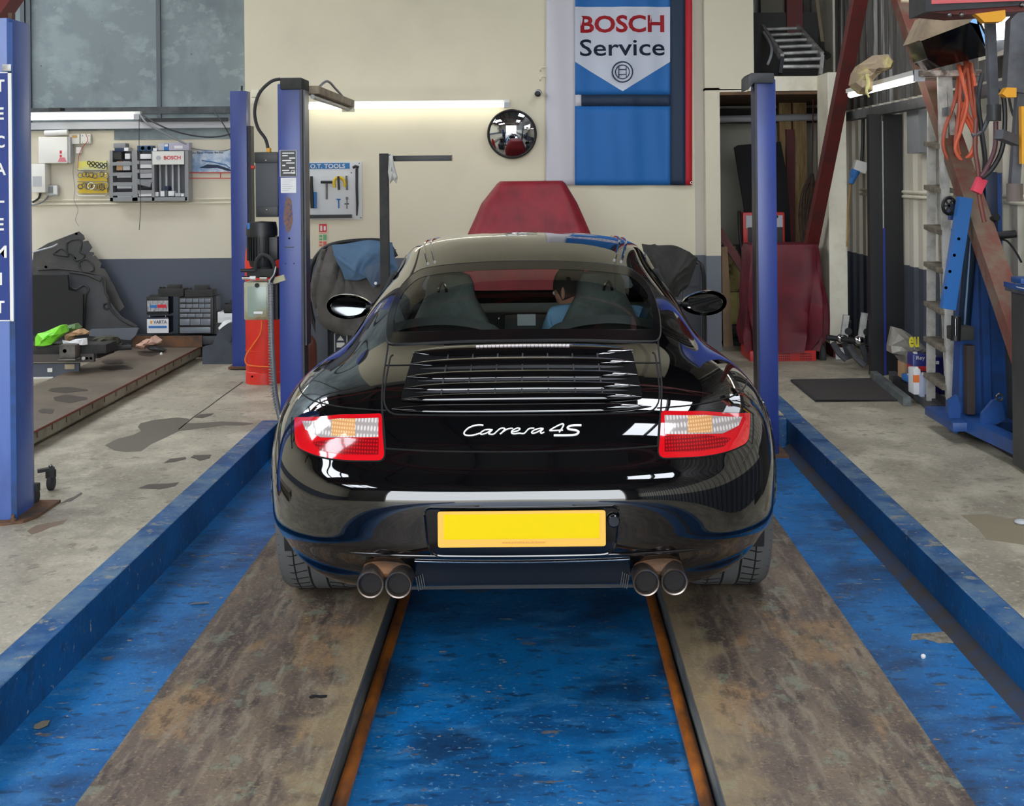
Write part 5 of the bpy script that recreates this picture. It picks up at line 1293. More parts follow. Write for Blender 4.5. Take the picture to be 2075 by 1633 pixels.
u3 = C2([(40,540),(400,540),(410,680),(545,720),(540,1040),(40,1110)])
thing('black_bin', relief(u3, 11.36, .03), mat('matt_black_panel',(24,24,25),.7), 'plain black plastic panel standing at the far left below the undertrays', 'panel', smooth=False)
thing('grey_plastic_tray', relief(C2([(600,1062),(620,1050),(1050,1035),(1060,1050),(1040,1100),(990,1150),(600,1110)]), 11.3, .04), mat('grey_tray',(96,102,112),.5), 'low grey plastic strip lying under the undertrays', 'tray', smooth=False)
thing('white_pipe', MB().tube([at(*q,11.5) for q in C2([(60,330),(170,300),(260,275),(305,250)])], .007, 6, smooth=4), M['ltgrey'], 'thin pale wire resting across the top of the undertray', 'wire')
# clutter on the rail
def lump(name, pts, Y, d, m, lbl, cat, amp=.01, seed=1):
    """crumpled soft thing from an outline"""
    P = [at(x,y,Y) for x,y in pts]; c0 = sum(P,Vector())/len(P); rnd = random.Random(seed); rings = []
    for s in (1,.8,.5,.2,.02):
        rings.append([c0+(p-c0)*s+Vector((0,-d*math.sqrt(max(0,1-s*s))+rnd.uniform(-amp,amp)*(s<1),0))+Vector((rnd.uniform(-amp,amp),0,rnd.uniform(-amp,amp)))*(s<1)*s for p in P])
    for r in rings: r.append(r[0])
    mb = MB().grid(rings); n = len(mb.v); bk_ = [p+Vector((0,d*.3,0)) for p in P]; bk_.append(bk_[0]); mb.grid([rings[0], bk_]); mb.prism(bk_[:-1],(0,.002,0))
    return thing(name, mb, m, lbl, cat, smooth=False)
lump('green_bag', C2([(95,1130),(150,1090),(330,1010),(380,1005),(400,1070),(330,1120),(280,1170),(200,1200),(100,1205)]), 10.05, .12, mat('lime_plastic',(134,230,58),.35), 'crumpled lime green plastic packet on the dark left rail', 'bag', .02, 4)
lump('olive_packet', C2([(380,1015),(490,990),(530,1030),(500,1060),(400,1070)]), 10.2, .08, mat('olive_packet',(84,120,64),.5), 'dull green packet edge behind the lime bag', 'packet', .01, 5)
lump('cardboard_scrap', C2([(370,1110),(440,1060),(540,1040),(600,1070),(595,1095),(480,1100),(440,1150),(380,1165)]), 10.15, .06, M['card'], 'torn brown cardboard scrap behind the green bag', 'cardboard', .012, 6)
lump('white_paper_scrap', C2([(350,1150),(420,1160),(470,1140),(580,1130),(585,1190),(440,1195),(360,1190)]), 9.98, .03, M['paper'], 'crumpled white and blue paper wrapper beside the green bag', 'paper', .01, 7)
lump('old_gloves', C2([(600,1170),(660,1120),(780,1110),(860,1120),(880,1170),(800,1200),(650,1200)]), 10.3, .08, mat('oily_olive',(66,64,50),.8), 'heap of oily dark green rag and gloves right of the paper wrapper', 'rag', .02, 8)
lump('oily_part', C2([(760,1180),(820,1110),(880,1130),(900,1180),(960,1180),(990,1210),(700,1215)]), 10.5, .06, M['dull_black'], 'black oily brake parts lying behind the ramp', 'part', .02, 9)
for k,(q0,q1,r_) in enumerate((((680,1230),(1000,1215),.02),((670,1290),(830,1240),.022),((690,1200),(760,1215),.03))):
    a,b = C2([q0,q1]); thing('metal_bar', MB().cyl(at(*a,10.3+k*.05),at(*b,10.35+k*.05),r_,n=10), M['dull_black'], ('upper','lower','short')[k]+' dark greasy bar lying left of the ramp end', 'bar')
lump('pink_rag', C2([(1035,1215),(1050,1190),(1090,1165),(1130,1140),(1190,1140),(1215,1105),(1280,1150),(1270,1175),(1220,1190),(1150,1200),(1140,1225)]), 11.15, .09, mat('pink_rag',(206,170,150),.85,col2=(180,138,118),scale=6,bump=.4), 'crumpled dusty pink rag on the far end of the ramp', 'rag', .02, 10)
lump('black_pad', C2([(1150,1185),(1230,1195),(1330,1240),(1300,1256),(1200,1250),(1145,1230)]), 11.1, .05, M['dull_black'], 'dark oval rubber pad beside the pink rag', 'pad', .006, 11)
thing('fallen_nut', MB().ball(atz(327,717,.16), .012), M['white'], 'tiny white cap lying on the ramp in front of the rag', 'cap')
# ================================================================= centre wall
YC_ = YB
# tool board
tb = root('tool_board', at(670,445,YC_), 'white tool board with blue heading and outlined hand tools, partly behind the labelled blue post', 'tool board')
YT = YC_-.02
part('panel', bxp(600,327,733,446,YT,.015), mat('board_white',(214,216,216),.5), tb, bevel=.002)
hdg = part('heading', bxp(600,330,708.5,343,YT-.003,.004), mat('heading_blue',(30,116,176),.5), tb, smooth=False)
trect('heading_lettering','M.O.T. TOOLS',616,332,699,341.5,YT-.0045,M['white'],hdg,bold=.015)
part('corner_screws', merge(*[MB().ball(at(x,y,YT-.002),.005) for x,y in ((728,331),(731,441),(712,350))]), M['darkgrey'], tb)
def tool(nm, mb, m, lbl): return thing(nm, mb, m, lbl, 'tool', 'hand tools on the white board')
YU = YT-.03
o = tool('wire_brush', MB().tube([at(631,357,YU),at(631,374,YU),at(632,400,YU),at(633,422,YU)], [.012,.014,.018,.016],10), M['black'], 'black handled brush with blue bristles hanging at the left of the board')
part('bristles', bxp(634,389,641,422,YU,.02), M['inkblue'], o)
o = tool('t_handle', MB().cyl(at(650,369,YU),at(673,369,YU),.012,n=10), M['black'], 'T-shaped tool with a black grip and steel shaft'); part('shaft', MB().cyl(at(662,370,YU),at(662,404,YU),.009,n=8), M['steel'], o)
tool('g_clamp', MB().tube([at(678,380,YU),at(677,370,YU),at(680,362,YU),at(687,360,YU),at(694,362,YU),at(699,371,YU),at(698,378,YU)], .013, 8, smooth=4), mat('yellow_grip',(224,190,44),.5), 'yellow horseshoe-shaped gauge on the tool board')
tool('tyre_gauge', MB().cyl(at(685.5,357,YU-.02),at(687,385,YU-.02),.010,n=8), M['darkgrey'], 'dark and steel rod in front of the yellow gauge')
tool('steel_punch', MB().cyl(at(702,356,YU),at(703,385,YU),.009,n=8), M['steel'], 'slim steel punch right of the yellow gauge')
tool('small_hammer', merge(MB().cyl(at(682,404,YU),at(690,404,YU),.006,n=8),MB().cyl(at(686,403,YU),at(686.5,422,YU),.006,n=8)), M['inkblue'], 'small blue T-shaped key in the lower row')
tool('tread_gauge', merge(MB().cyl(at(698,413,YU),at(707,413,YU),.006,n=8),MB().cyl(at(703,400,YU),at(703,423,YU),.005,n=8),MB().ring(at(703,402,YU),(0,1,0),.010,.003,14,5)), M['steel'], 'small silver gauge at the lower right of the board')
o = tool('pry_hammer', MB().tube([at(723,341,YU),at(723,380,YU),at(724,414,YU),at(723,437,YU)],[.012,.012,.011,.006],8), M['darkgrey'], 'long dark hammer hanging down the right edge of the board'); part('head', MB().tube([at(715,340,YU),at(720,337,YU),at(727,339,YU)],.012,8), M['darkgrey'], o)
tool('pry_bar', MB().beam(at(606,439,YU),at(713,438,YU),.02,.03), M['black'], 'long black bar lying level along the foot of the board')
fs = root('fire_sign', at(654,500,YC_), 'small red and white fire extinguisher sign on the cream wall', 'sign')
part('panel', bxp(645,453,664,501,YC_-.006,.005), mat('sign_cream',(222,206,178),.5), fs)
part('red_panel', bxp(647,454,662,470,YC_-.008,.003), M['inkred'], fs); part('extinguisher_mark', merge(bxp(649,457,653,468,YC_-.0095,.002),bxp(656,458,660,467,YC_-.0095,.001)), M['white'], fs)
part('green_lines', merge(bxp(647,476,653,481,YC_-.008,.002),bxp(647,483,653,487,YC_-.008,.002),bxp(655,475,662,487,YC_-.0075,.002)), mat('sign_green',(110,176,130),.6), fs)
part('red_marks', merge(bxp(647,489,653,493,YC_-.008,.002),bxp(647,495,653,499,YC_-.008,.002),bxp(655,489,662,499,YC_-.0075,.002),bxp(647,471.5,662,473,YC_-.008,.002)), mat('sign_salmon',(216,110,96),.6), fs)
sk_ = root('wall_socket', at(513,212,YC_), 'pair of cream wall switches high on the wall behind the control box', 'switch')
part('plate', bxp(509,181,524,197,YC_-.03,.03), M['offwhite'], sk_, bevel=.004); part('plate', bxp(509,198,523,211,YC_-.03,.03), M['offwhite'], sk_, bevel=.004)
# convex mirror
cm = root('convex_mirror', at(1037,320,YC_), 'round convex mirror with black rim on the cream wall', 'mirror')
c0 = at(1037.5,271.5,YC_-.10); Rm = .203; ax = Vector((.0,-1,-.10)).normalized()
prof = [(Rm*math.sin(a_)*1.0, .055*math.cos(a_*1.0)/1.0) for a_ in [PI/2*k/14 for k in range(15)]]
prof = [(Rm*k/14, .05*(1-(k/14)**2)) for k in range(15)][::-1]
part('mirror_face', MB().lathe(c0, prof+[(0.0001,.05)], ax, 48), mat('mirror_face',(210,214,218),.03,1), cm, ang=0)
part('rim', MB().ring(c0, ax, Rm, .010, 48, 8), M['black'], cm); part('back', MB().lathe(c0, [(Rm,0),(Rm*.8,-.05),(.04,-.07),(.04,-.095)], ax, 40), M['black'], cm)
cv = root('security_camera', at(1090,197,YC_), 'small black security camera beside the banner', 'camera')
part('barrel', MB().cyl(at(1090,189,YC_-.12), at(1091,187,YC_-.03), .028), M['ltgrey'], cv); part('lens', MB().lathe(at(1090,189,YC_-.121), [(.001,.004),(.018,.003),(.029,-.004),(.029,-.015)], (0,-1,0), 24), M['black'], cv)
part('bracket', MB().cyl(at(1092,184,YC_-.04), at(1092,186,YC_), .012), M['white'], cv)
for y in (136,155): thing('flag_hook', MB().tube([at(1107,y,YC_-.04),at(1097,y,YC_-.04),at(1094,y+5,YC_-.04),at(1095,y+9,YC_-.0)], .006, 6), M['offwhite'], ('upper' if y < 140 else 'lower')+' cream hook on the wall at the left edge of the banner', 'hook')
# banner
def banner():
    cols_ = [1106,1112,1130,1150,1165,1178,1200,1230,1261,1290,1320,1345,1358,1372,1388,1395,1402.5]
    Y = YC_-.035; r = root('banner', at(1255,376,Y), 'long blue, white and red service banner hanging on the cream wall', 'banner')
    def rip(x, y): return Y-.012*math.sin((x-1106)*.045+y*.003)-.006*math.sin((x-1106)*.13-y*.008)
    def fab(nm, xs, ys, m, off=0, lb=None):
        P = []
        X = np.linspace(xs[0],xs[1],max(3,int((xs[1]-xs[0])/6))); Yy = np.linspace(ys[0],ys[1],max(3,int((ys[1]-ys[0])/12)))
        for y in Yy: P.append([at(x,y,Y)+Vector((0,rip(x,y)-Y-off,0)) for x in X])
        return part(nm, MB().grid(P), m, r, ang=0, solid=.0015, label=lb)
    def fmat(n, c): return mat(n, c, .65, bump=.15, bscale=3)
    W_, B_, N_, R__ = fmat('banner_white',(206,204,212)), fmat('banner_blue',(24,104,178)), fmat('banner_navy',(24,46,72)), fmat('banner_red',(186,22,42))
    fab('white_band',(1106,1165.5),(-190,375),W_,lb='white left band'); 
    fab('blue_field',(1165,1358.5),(-190,192),B_,lb='upper blue field'); fab('blue_field',(1165,1358.5),(215,375),B_,lb='lower blue field'); fab('navy_band',(1178,1358.5),(191.5,215.5),N_)
    fab('white_tab',(1165,1178.5),(191.5,215.5),W_); fab('navy_band',(1358,1388.5),(-190,375),N_); fab('red_edge',(1388,1402.5),(-190,375),R__,lb='red right edge')
    # pointed white shield
    def on(x, y, o=.004): return at(x,y,Y)+Vector((0,rip(x,y)-Y-o,0))
    P = []
    for k in range(33):
        x = 1165+193*k/32; yb = 125+60*(1-abs(x-1261.5)/96.5); P.append([on(x,14+(yb-14)*j/10) for j in range(11)])
    sh = part('white_shield', MB().grid(P), fmat('shield_white',(200,206,220)), r, ang=0)
    def warp(mb, o_):
        for i, v in enumerate(mb.v):
            u = v.x*F/v.y; w = (H-v.z)*F/v.y; x = PX+u*CR+w*SR; y = PY-u*SR+w*CR; mb.v[i] = Vector((v.x, rip(x,y)-o_+(v.y-Y)*.3, v.z))
        return mb
    def wt(nm, txt, rc, m, bold):
        o = trect(nm, txt, *rc, Y, m, sh, bold=bold)
        for v in o.data.vertices:
            wv = v.co+ORG[sh.name]; u = wv.x*F/Y; w = (H-wv.z)*F/Y; x = PX+u; y = PY+w
            v.co.y = rip(x,y)-.0075-ORG[sh.name].y
        return o
    wt('banner_lettering','BOSCH',(1176,30,1346,67),M['inkred'],.028)
    wt('banner_lettering','Service',(1175,78,1347,114),M['navy'],.010)
    c = on(1261,146,.010); s = Y/F
    em = MB().ring(c, (0,1,0), 20.5*s, .006, 40, 6).ring(c, (0,1,0), 14*s, .0045, 36, 6)
    for sx in (-1,1): em.beam(c+Vector((sx*7.5*s,0,13*s)), c+Vector((sx*7.5*s,0,-13*s)), .007,.009,(0,-1,0))
    for sz in (-1,1): em.beam(c+Vector((-7.5*s,0,sz*5*s)), c+Vector((7.5*s,0,sz*5*s)), .007,.009,(0,-1,0))
    part('round_emblem', em, M['navy'], sh)
    part('eyelet', MB().ring(on(1401,370), (0,1,0), .010,.004,16,6), M['chrome'], r)
banner()
# red covered machine behind the car
def cover(nm, lv, m, lbl, cat, seed, amp=.012):
    """lv: (z, x0, x1, y0, y1)"""
    rows = []; lv2 = []
    for i in range(len(lv)-1):
        for k in range(6): lv2.append([a+(b-a)*k/6 for a,b in zip(lv[i],lv[i+1])])
    lv2.append(list(lv[-1])); n = 72; rnd = random.Random(seed); ph = [rnd.uniform(0,6) for _ in range(6)]
    for z,x0,x1,y0,y1 in lv2:
        cx_, cy_ = (x0+x1)/2, (y0+y1)/2; row = []
        dep = (lv[0][0]-z)/(lv[0][0]-lv[-1][0])
        for k in range(n+1):
            t = 2*PI*k/n; c_, s_ = math.cos(t), math.sin(t); q = .35
            w = 1+amp*dep*3*(math.sin(9*t+ph[0]+z*3)+.6*math.sin(17*t+ph[1]-z*5))/max(.3,(x1-x0))
            row.append(Vector((cx_+math.copysign(abs(c_)**q,c_)*(x1-x0)/2*w, cy_+math.copysign(abs(s_)**q,s_)*(y1-y0)/2*w, z+.01*math.sin(5*t+ph[2])*dep)))
        rows.append(row)
    top = rows[0]; cc_ = sum(top[:-1],Vector())/n; rows = [[cc_+(p-cc_)*.02 for p in top],[cc_+(p-cc_)*.6+Vector((0,0,-.002)) for p in top]]+rows
    return thing(nm, MB().grid(rows), m, lbl, cat, ang=50)
Ym = 10.45
def X_(px, y=420): return at(px,y,Ym).x
def Z_(py): return at(1075,py,Ym).z
cover('covered_machine', [(Z_(367),X_(1012),X_(1141),Ym+.05,Ym+.45),(Z_(372),X_(1006),X_(1147),Ym+.02,Ym+.48),(Z_(412),X_(974),X_(1170),Ym-.02,Ym+.52),(Z_(475),X_(946),X_(1197),Ym-.06,Ym+.56),(.8,X_(935),X_(1207),Ym-.08,Ym+.58),(.12,X_(930),X_(1212),Ym-.1,Ym+.6)], M['redcloth'], 'machine under a pointed red nylon cover standing behind the car roof', 'covered machine', 2)
thing('machine_base', MB().box(X_(960),X_(1180),Ym,Ym+.5,FZ,.16), M['red'], 'red base under the pointed red cover behind the car', 'machine base', bevel=.01)
# black L-shaped stand with a bag
sd = root('lamp_stand', at(778,600,9.2), 'tall black square post with a level arm at its top, rising behind the car', 'stand')
a = at(768,311,9.2); b = at(786,311,9.2)
part('post', MB().box(a.x,b.x,9.2,9.26,FZ+.02,a.z), M['dull_black'], sd, bevel=.003); part('foot', MB().box(a.x-.2,b.x+.2,9.0,9.28,FZ,FZ+.02), M['dull_black'], sd)
part('arm', bxp(793,314.5,915,327,9.2,.045), M['black'], sd, bevel=.002); part('knuckle', bxp(785,313,795,326,9.21,.03), M['black'], sd)
part('arm_end', bxp(914,314,916,326,9.202,.04), mat('tan_end',(140,120,96),.6), sd)
lump('plastic_bag', [(788,316),(795,312),(798,330),(806,360),(803,372),(797,364),(790,372),(786,350)], 9.16, .03, mat('clear_bag',(196,196,190),.35), 'thin clear plastic bag tied to the top of the black stand', 'bag', .006, 12)
# ---- jackets over the black machine left of the car
Yk = 9.55
mk = root('tyre_machine', at(700,760,Yk+.2), 'black framed workshop machine behind the left rear wing, hung with jackets', 'machine')
part('cabinet', bxp(655,600,800,770,Yk+.12,.4), mat('charcoal_steel',(48,52,58),.5), mk, bevel=.01)
part('pillar', bxp(640,640,664,770,Yk+.06,.2), mat('slate_pillar',(62,66,74),.5), mk, bevel=.006)
part('hoop', MB().tube([at(650,690,Yk+.1),at(632,640,Yk+.1),at(626,590,Yk+.1),at(630,545,Yk+.1),at(645,515,Yk+.1),at(668,497,Yk+.1),at(720,488,Yk+.1),at(780,490,Yk+.1),at(803,520,Yk+.1)], .016, 10, smooth=6), M['black'], mk)
st_ = part('warning_label', bxp(677,675,704,716,Yk+.11,.008), mat('label_navy',(40,52,66),.5), mk, smooth=False)
part('label_mark', merge(poly_px([(690,680),(697,690),(683,690)],Yk+.105,.003),bxp(682,694,698,704,Yk+.105,.003)), M['white'], st_, smooth=False)
part('label_rim', merge(bxp(677,674,704,676,Yk+.105,.004),bxp(677,674,679,716,Yk+.105,.004),bxp(702,674,704,716,Yk+.105,.004)), M['ltgrey'], st_, smooth=False)
part('small_print', merge(*[bxp(708,y,722,y+2,Yk+.115,.003) for y in (685,690,695,700)]), M['black'], mk)
gj = mat('charcoal_fleece',(84,81,78),.95,col2=(100,95,91),scale=8,bump=.5,bscale=30)
bj = mat('faded_blue_denim',(78,106,134),.9,col2=(90,118,146),scale=5,bump=.3,bscale=25)
def garment(nm, rows, Y, amp, m, lbl, seed, thick=.02, dz=None):
    P = []; rq = random.Random(seed)
    for r in rows:
        P.append([at(x,y,Y-(d if True else 0)) for x,y,d in r])
    P = sheet(P, 0, 9, seed, 12)
    fo = [(rq.uniform(0,1),rq.uniform(0,1),rq.uniform(-1.2,1.2),rq.uniform(.03,.08),rq.uniform(.6,1.3)) for _ in range(12)]
    for i, row in enumerate(P):
        for j, p in enumerate(row):
            u, v = j/(len(row)-1), i/(len(P)-1); d = 0
            for (a,b,s_,w_,h_) in fo:
                q = (u-a)+s_*(v-b); d += h_*math.exp(-(q/w_)**2)*math.exp(-((v-b)/.45)**2)
            row[j] = p+Vector((0,-d*amp,d*amp*.3))
    return thing(nm, MB().grid(P), m, lbl, 'jacket', ang=60, solid=thick)
garment('grey_jacket', [[(652,512,.0),(680,498,.03),(740,500,.04),(800,505,.02)],[(638,560,.05),(672,550,.12),(700,545,.05),(770,560,.10)],[(634,610,.04),(680,600,.09),(730,600,.12),(780,615,.08)],[(655,655,.02),(690,652,.10),(740,655,.06),(775,660,.09)],[(690,672,.03),(705,678,.07),(745,682,.09),(770,690,.05)]], Yk+.02, .022, gj, 'heavy charcoal fleece jacket draped over the black hoop left of the car', 5)
garment('blue_shirt', [[(672,496,.03),(700,494,.06),(745,487,.07),(795,492,.04)],[(680,525,.08),(710,520,.12),(750,515,.13),(800,520,.07)],[(693,550,.09),(720,552,.14),(745,545,.13),(806,545,.06)],[(698,566,.08),(725,568,.12),(760,560,.12),(800,570,.05)]], Yk-.06, .012, bj, 'faded blue work shirt thrown over the charcoal jacket', 6)
sl = garment('shirt_sleeve', [[(731,545,.10),(750,538,.12),(772,530,.10)],[(742,562,.12),(758,560,.14),(775,555,.11)],[(756,584,.11),(764,578,.12),(776,572,.09)]], Yk-.09, .004, mat('inner_blue_cuff',(82,98,118),.9,bump=.3,bscale=20), 'open cuff of the blue work shirt with a pale button', 7, .008)
part('button', MB().lathe(at(761,574,Yk-.225), [(.0001,0),(.010,0),(.010,.004)], (0,1,0), 14), M['paper'], sl)
thing('reel_cover', MB().lathe((at(622,702,9.0).x,9.0,0), [(.05,FZ),(.065,FZ+.1),(.065,at(622,702,9.0).z),(.058,at(622,690,9.0).z),(.035,at(622,680,9.0).z),(.0,at(622,677,9.0).z)]), mat('brown_plastic',(92,52,40),.3), 'rounded glossy brown drum peeping out between the left lift post and the car', 'drum')
# ---- jacket and dark cabinet right of the car
ck = root('tool_cabinet', at(1380,740,10.2), 'dark blue-black workshop cabinet behind the right rear wing, under a black jacket', 'cabinet')
part('carcass', bxp(1330,535,1420,760,10.25,.4), mat('ink_steel',(34,38,46),.45), ck, bevel=.008)
part('drawer_line', merge(*[bxp(1335,y,1414,y+2,10.24,.02) for y in (580,630,680)]), M['dull_black'], ck); part('upright', bxp(1385,560,1389,730,10.235,.02), M['darkgrey'], ck)
part('side_tube', MB().tube([at(1412,530,10.3),at(1424,545,10.25),at(1427,600,10.25),at(1427,730,10.25)], .016, 8, smooth=5), M['black'], ck)
garment('black_jacket', [[(1300,494,.0),(1330,498,.06),(1365,497,.08),(1395,510,.04),(1414,524,.0)],[(1310,530,.05),(1335,525,.12),(1368,530,.08),(1392,540,.10),(1406,548,.02)],[(1330,560,.05),(1345,565,.10),(1362,570,.14),(1380,570,.08),(1394,580,.03)],[(1350,590,.03),(1358,598,.08),(1366,602,.05),(1374,600,.06),(1380,590,.02)]], 10.24, .02, mat('black_fleece',(50,49,47),.95,col2=(62,60,58),scale=8,bump=.5,bscale=25), 'black crumpled jacket draped over the cabinet right of the car', 8)
# ================================================================= alcove and shelf over it
A_ = 12.6
ld = root('aluminium_ladder', at(1600,150,12), 'short aluminium ladder lying back on top of the cream frame', 'ladder')
l0, l1, r0, r1 = at(1544,55,13.0), at(1585,117,11.72), at(1613,53,13.0), at(1666,113,11.72)
part('rail', MB().beam(l0,l1,.03,.07), M['alu'], ld); part('rail', MB().beam(r0,r1,.03,.07), M['alu'], ld)
for k in range(5):
    t = (k+.4)/5; part('rung', MB().cyl(l0.lerp(l1,t), r0.lerp(r1,t), .017), M['alu'], ld)
l2, r2 = at(1580,150,11.66), at(1662,152,11.66)
part('front_rail', MB().beam(l1,l2,.03,.05,(0,1,0)), M['darkgrey'], ld); part('front_rail', MB().beam(r1,r2,.03,.05,(0,1,0)), M['alu'], ld)
for t in (.15,.55): part('rung', MB().cyl(l1.lerp(l2,t), r1.lerp(r2,t), .017), M['alu'], ld)
part('hook', MB().tube([at(1548,65,12.6),at(1562,90,12.2),at(1563,110,12.0),at(1556,130,11.9)], .012, 8, smooth=4), M['ltgrey'], ld)
thing('roof_column', bxp(1595,-150,1625,70,12.9,.12), M['oxide'], 'red-brown steel column above the aluminium ladder', 'column')
thing('grey_board', bxp(1542,-150,1592,60,13.15,.02), mat('khaki_board',(112,108,94),.7), 'khaki sheet standing in the roof space left of the red-brown column', 'board')
thing('webbing_strap', MB().beam(at(1653,-20,12.5),at(1667,88,12.4),.03,.004,(0,-1,0)), mat('khaki_strap',(132,120,96),.8), 'khaki strap hanging above the ladder', 'strap')
thing('ratchet', MB().tube([at(1666,86,12.4),at(1668,104,12.35),at(1680,112,12.3),at(1672,118,12.3)], .02, 8, smooth=4), M['dull_black'], 'black hook at the end of the khaki strap', 'hook')
thing('dark_cupboard', bxp(1560,560,1560.1,560.1,13,.01).__class__().box(1.9,2.7,12.95,13.27,2.32,3.1), mat('dark_grey_board',(64,64,62),.8), 'dark grey boxes stored at the back of the roof space above the ladder', 'box')  # one even dark grey over the stored boxes
thing('conduit_rail', MB().cyl(at(1450,242,12.9), at(1690,236,12.9), .035, n=14), M['ltgrey'], 'thick pale pipe running across the alcove behind the right lift post', 'pipe')
thing('dark_rail', MB().box(1.5,2.75,13.2,13.36,2.06,2.2), M['dull_black'], 'dark steel rail across the back of the alcove', 'rail')
thing('flat_board', poly_px([(1488,299),(1496,294),(1582,287),(1592,340),(1600,420),(1610,690),(1534,690),(1508,420)], 12.4, .04), mat('jet_panel',(14,14,16),.6,spec=.2), 'tall black flat panel leaning in the alcove behind the right lift post', 'panel', smooth=False)
thing('timber_post', bxp(1583,208,1603,676,12.9,.12), M['wood'], 'rough wooden post in the alcove, left one of the pair', 'timber', 'timbers in the alcove')
thing('timber_post', bxp(1611,208,1634,676,12.9,.12), M['wood'], 'rough wooden post in the alcove, right one of the pair', 'timber', 'timbers in the alcove')
thing('red_plank', bxp(1597,262,1610,677,12.85,.04), M['oxide'], 'narrow dark red plank between the two wooden posts', 'plank')
rope = mat('brown_rope',(62,50,42),.9,col2=(86,68,54),scale=20)
rb_ = root('rope_coil', at(1645,500,12.3), 'long dark brown rope coil hanging in the alcove beside the timber posts', 'rope')
rnd = random.Random(5)
for k in range(12):
    x0 = 1645+rnd.uniform(-14,16); w = rnd.uniform(6,18)
    part('strand', MB().tube([at(1646,352,12.3),at(x0-w*.6,390,12.3+rnd.uniform(-.05,.05)),at(x0-w,440,12.3),at(x0-w*.6,500+rnd.uniform(-10,20),12.3)], .013, 6, smooth=6), rope, rb_)
part('hanger', MB().cyl(at(1648,180,12.3), at(1646,352,12.3), .006, n=6), mat('red_cord',(110,60,50),.8), rb_)
pb = root('charger', at(1545,500,12.1), 'red and white workshop charger with dark meter behind the right lift post', 'charger')
part('case', bxp(1506,430,1590,500,12.1,.2), M['red'], pb, bevel=.01); part('face', bxp(1512,436,1586,462,12.09,.01), M['ltgrey'], pb); part('window', bxp(1516,460,1586,494,12.085,.01), M['black'], pb)
part('dial', MB().lathe(at(1574,439,12.085), [(.0001,0),(.015,0),(.015,.01)], (0,1,0), 16), M['black'], pb)
part('handle', MB().tube([at(1498,428,12.1),at(1500,480,12.05),at(1512,560,12.0)], .016, 8, smooth=4), M['black'], pb)
thing('diagonal_brace', MB().beam(at(1452,462,12.2), at(1588,672,11.9), .07,.06,(0,-1,0)), M['oxide'], 'short dark red steel brace slanting down behind the right lift post', 'brace')
thing('diagonal_brace', MB().beam(at(1753,-60,9.5), at(1639,520,11.35), .10,.10,(0,-1,0)), M['oxide'], 'long dark red steel brace slanting across the cream frame and pillar', 'brace')
thing('leaning_plank', poly_px([(1462,500),(1474,500),(1486,705),(1466,705)], 11.9, .03), mat('pale_ply',(150,122,92),.7,col2=(126,100,74),scale=4), 'pale wooden board standing upright beside the cream pier', 'board', smooth=False)
thing('insulation_board', poly_px([(1473,505),(1490,498),(1518,560),(1518,590),(1477,590)], 12.3, .05), mat('mouldy_yellow',(160,146,92),.9,col2=(70,60,40),scale=9,thr=(.5,.65),bump=.4), 'mottled yellowish board under the short red brace', 'board', smooth=False)
thing('plank_stack', bxp(1477,592,1494,657,12.25,.05), mat('green_stained_wood',(168,156,92),.8,col2=(132,120,66),scale=6), 'greenish-yellow plank behind the lift post, left one', 'plank', 'upright planks low in the alcove')
thing('plank_stack', bxp(1495,592,1522,657,12.25,.05), mat('green_stained_wood2',(156,150,84),.8,col2=(120,118,60),scale=6), 'wider greenish-yellow plank behind the lift post, right one', 'plank', 'upright planks low in the alcove')
thing('tyre_stack', MB().ring(at(1500,672,12.1), (0,0,1), .11, .045, 24, 10), M['rubber'], 'dark rubber ring lying under the greenish planks', 'tyre')
thing('tyre_stack', MB().ring(at(1500,694,12.1), (0,0,1), .12, .045, 24, 10), M['rubber'], 'lower dark rubber ring on the alcove floor', 'tyre')
# covered machine on a red base
Yr = 11.0
cm2 = cover('covered_machine', [(at(1600,496,Yr).z,at(1520,496,Yr).x,at(1662,496,Yr).x,Yr,Yr+.45),(at(1600,505,Yr).z,at(1516,496,Yr).x,at(1664,496,Yr).x,Yr-.02,Yr+.47),(at(1600,620,Yr).z,at(1516,496,Yr).x,at(1669,496,Yr).x,Yr-.05,Yr+.48),(at(1600,680,Yr).z,at(1520,496,Yr).x,at(1668,496,Yr).x,Yr-.05,Yr+.48),(at(1600,711,Yr).z,at(1530,496,Yr).x,at(1650,496,Yr).x,Yr-.03,Yr+.46)], M['redcloth_shaded'], 'machine under a shaded red draped cover on a red base, right of the lift post', 'covered machine', 9, .035)
mb_ = root('machine_base', at(1600,742,Yr), 'red perforated steel base under the shaded red cover', 'machine base')
part('base', bxp(1520,710,1654,738,Yr-.04,.5), M['red'], mb_, bevel=.008)
vt = MB()
for g_ in (1578,1622):
    for i in range(6):
        for j in range(4): bxp(g_+i*4,716+j*5,g_+i*4+2.4,718+j*5,Yr-.045,.004,vt)
part('vents', vt, M['black'], mb_, smooth=False)
part('wheel', MB().lathe(at(1662,722,Yr+.1), [(.0001,-.03),(.06,-.03),(.11,-.028),(.125,-.015),(.125,.015),(.11,.028),(.0001,.03)], (1,0,0), 28), M['rubber'], mb_)
thing('torn_sheet', poly_px([(1693,706),(1697,703),(1720,706),(1719,733),(1694,733)], YB-.66, .004), M['paper'], 'scrap of white paper taped to the foot of the cream pillar', 'paper', smooth=False)
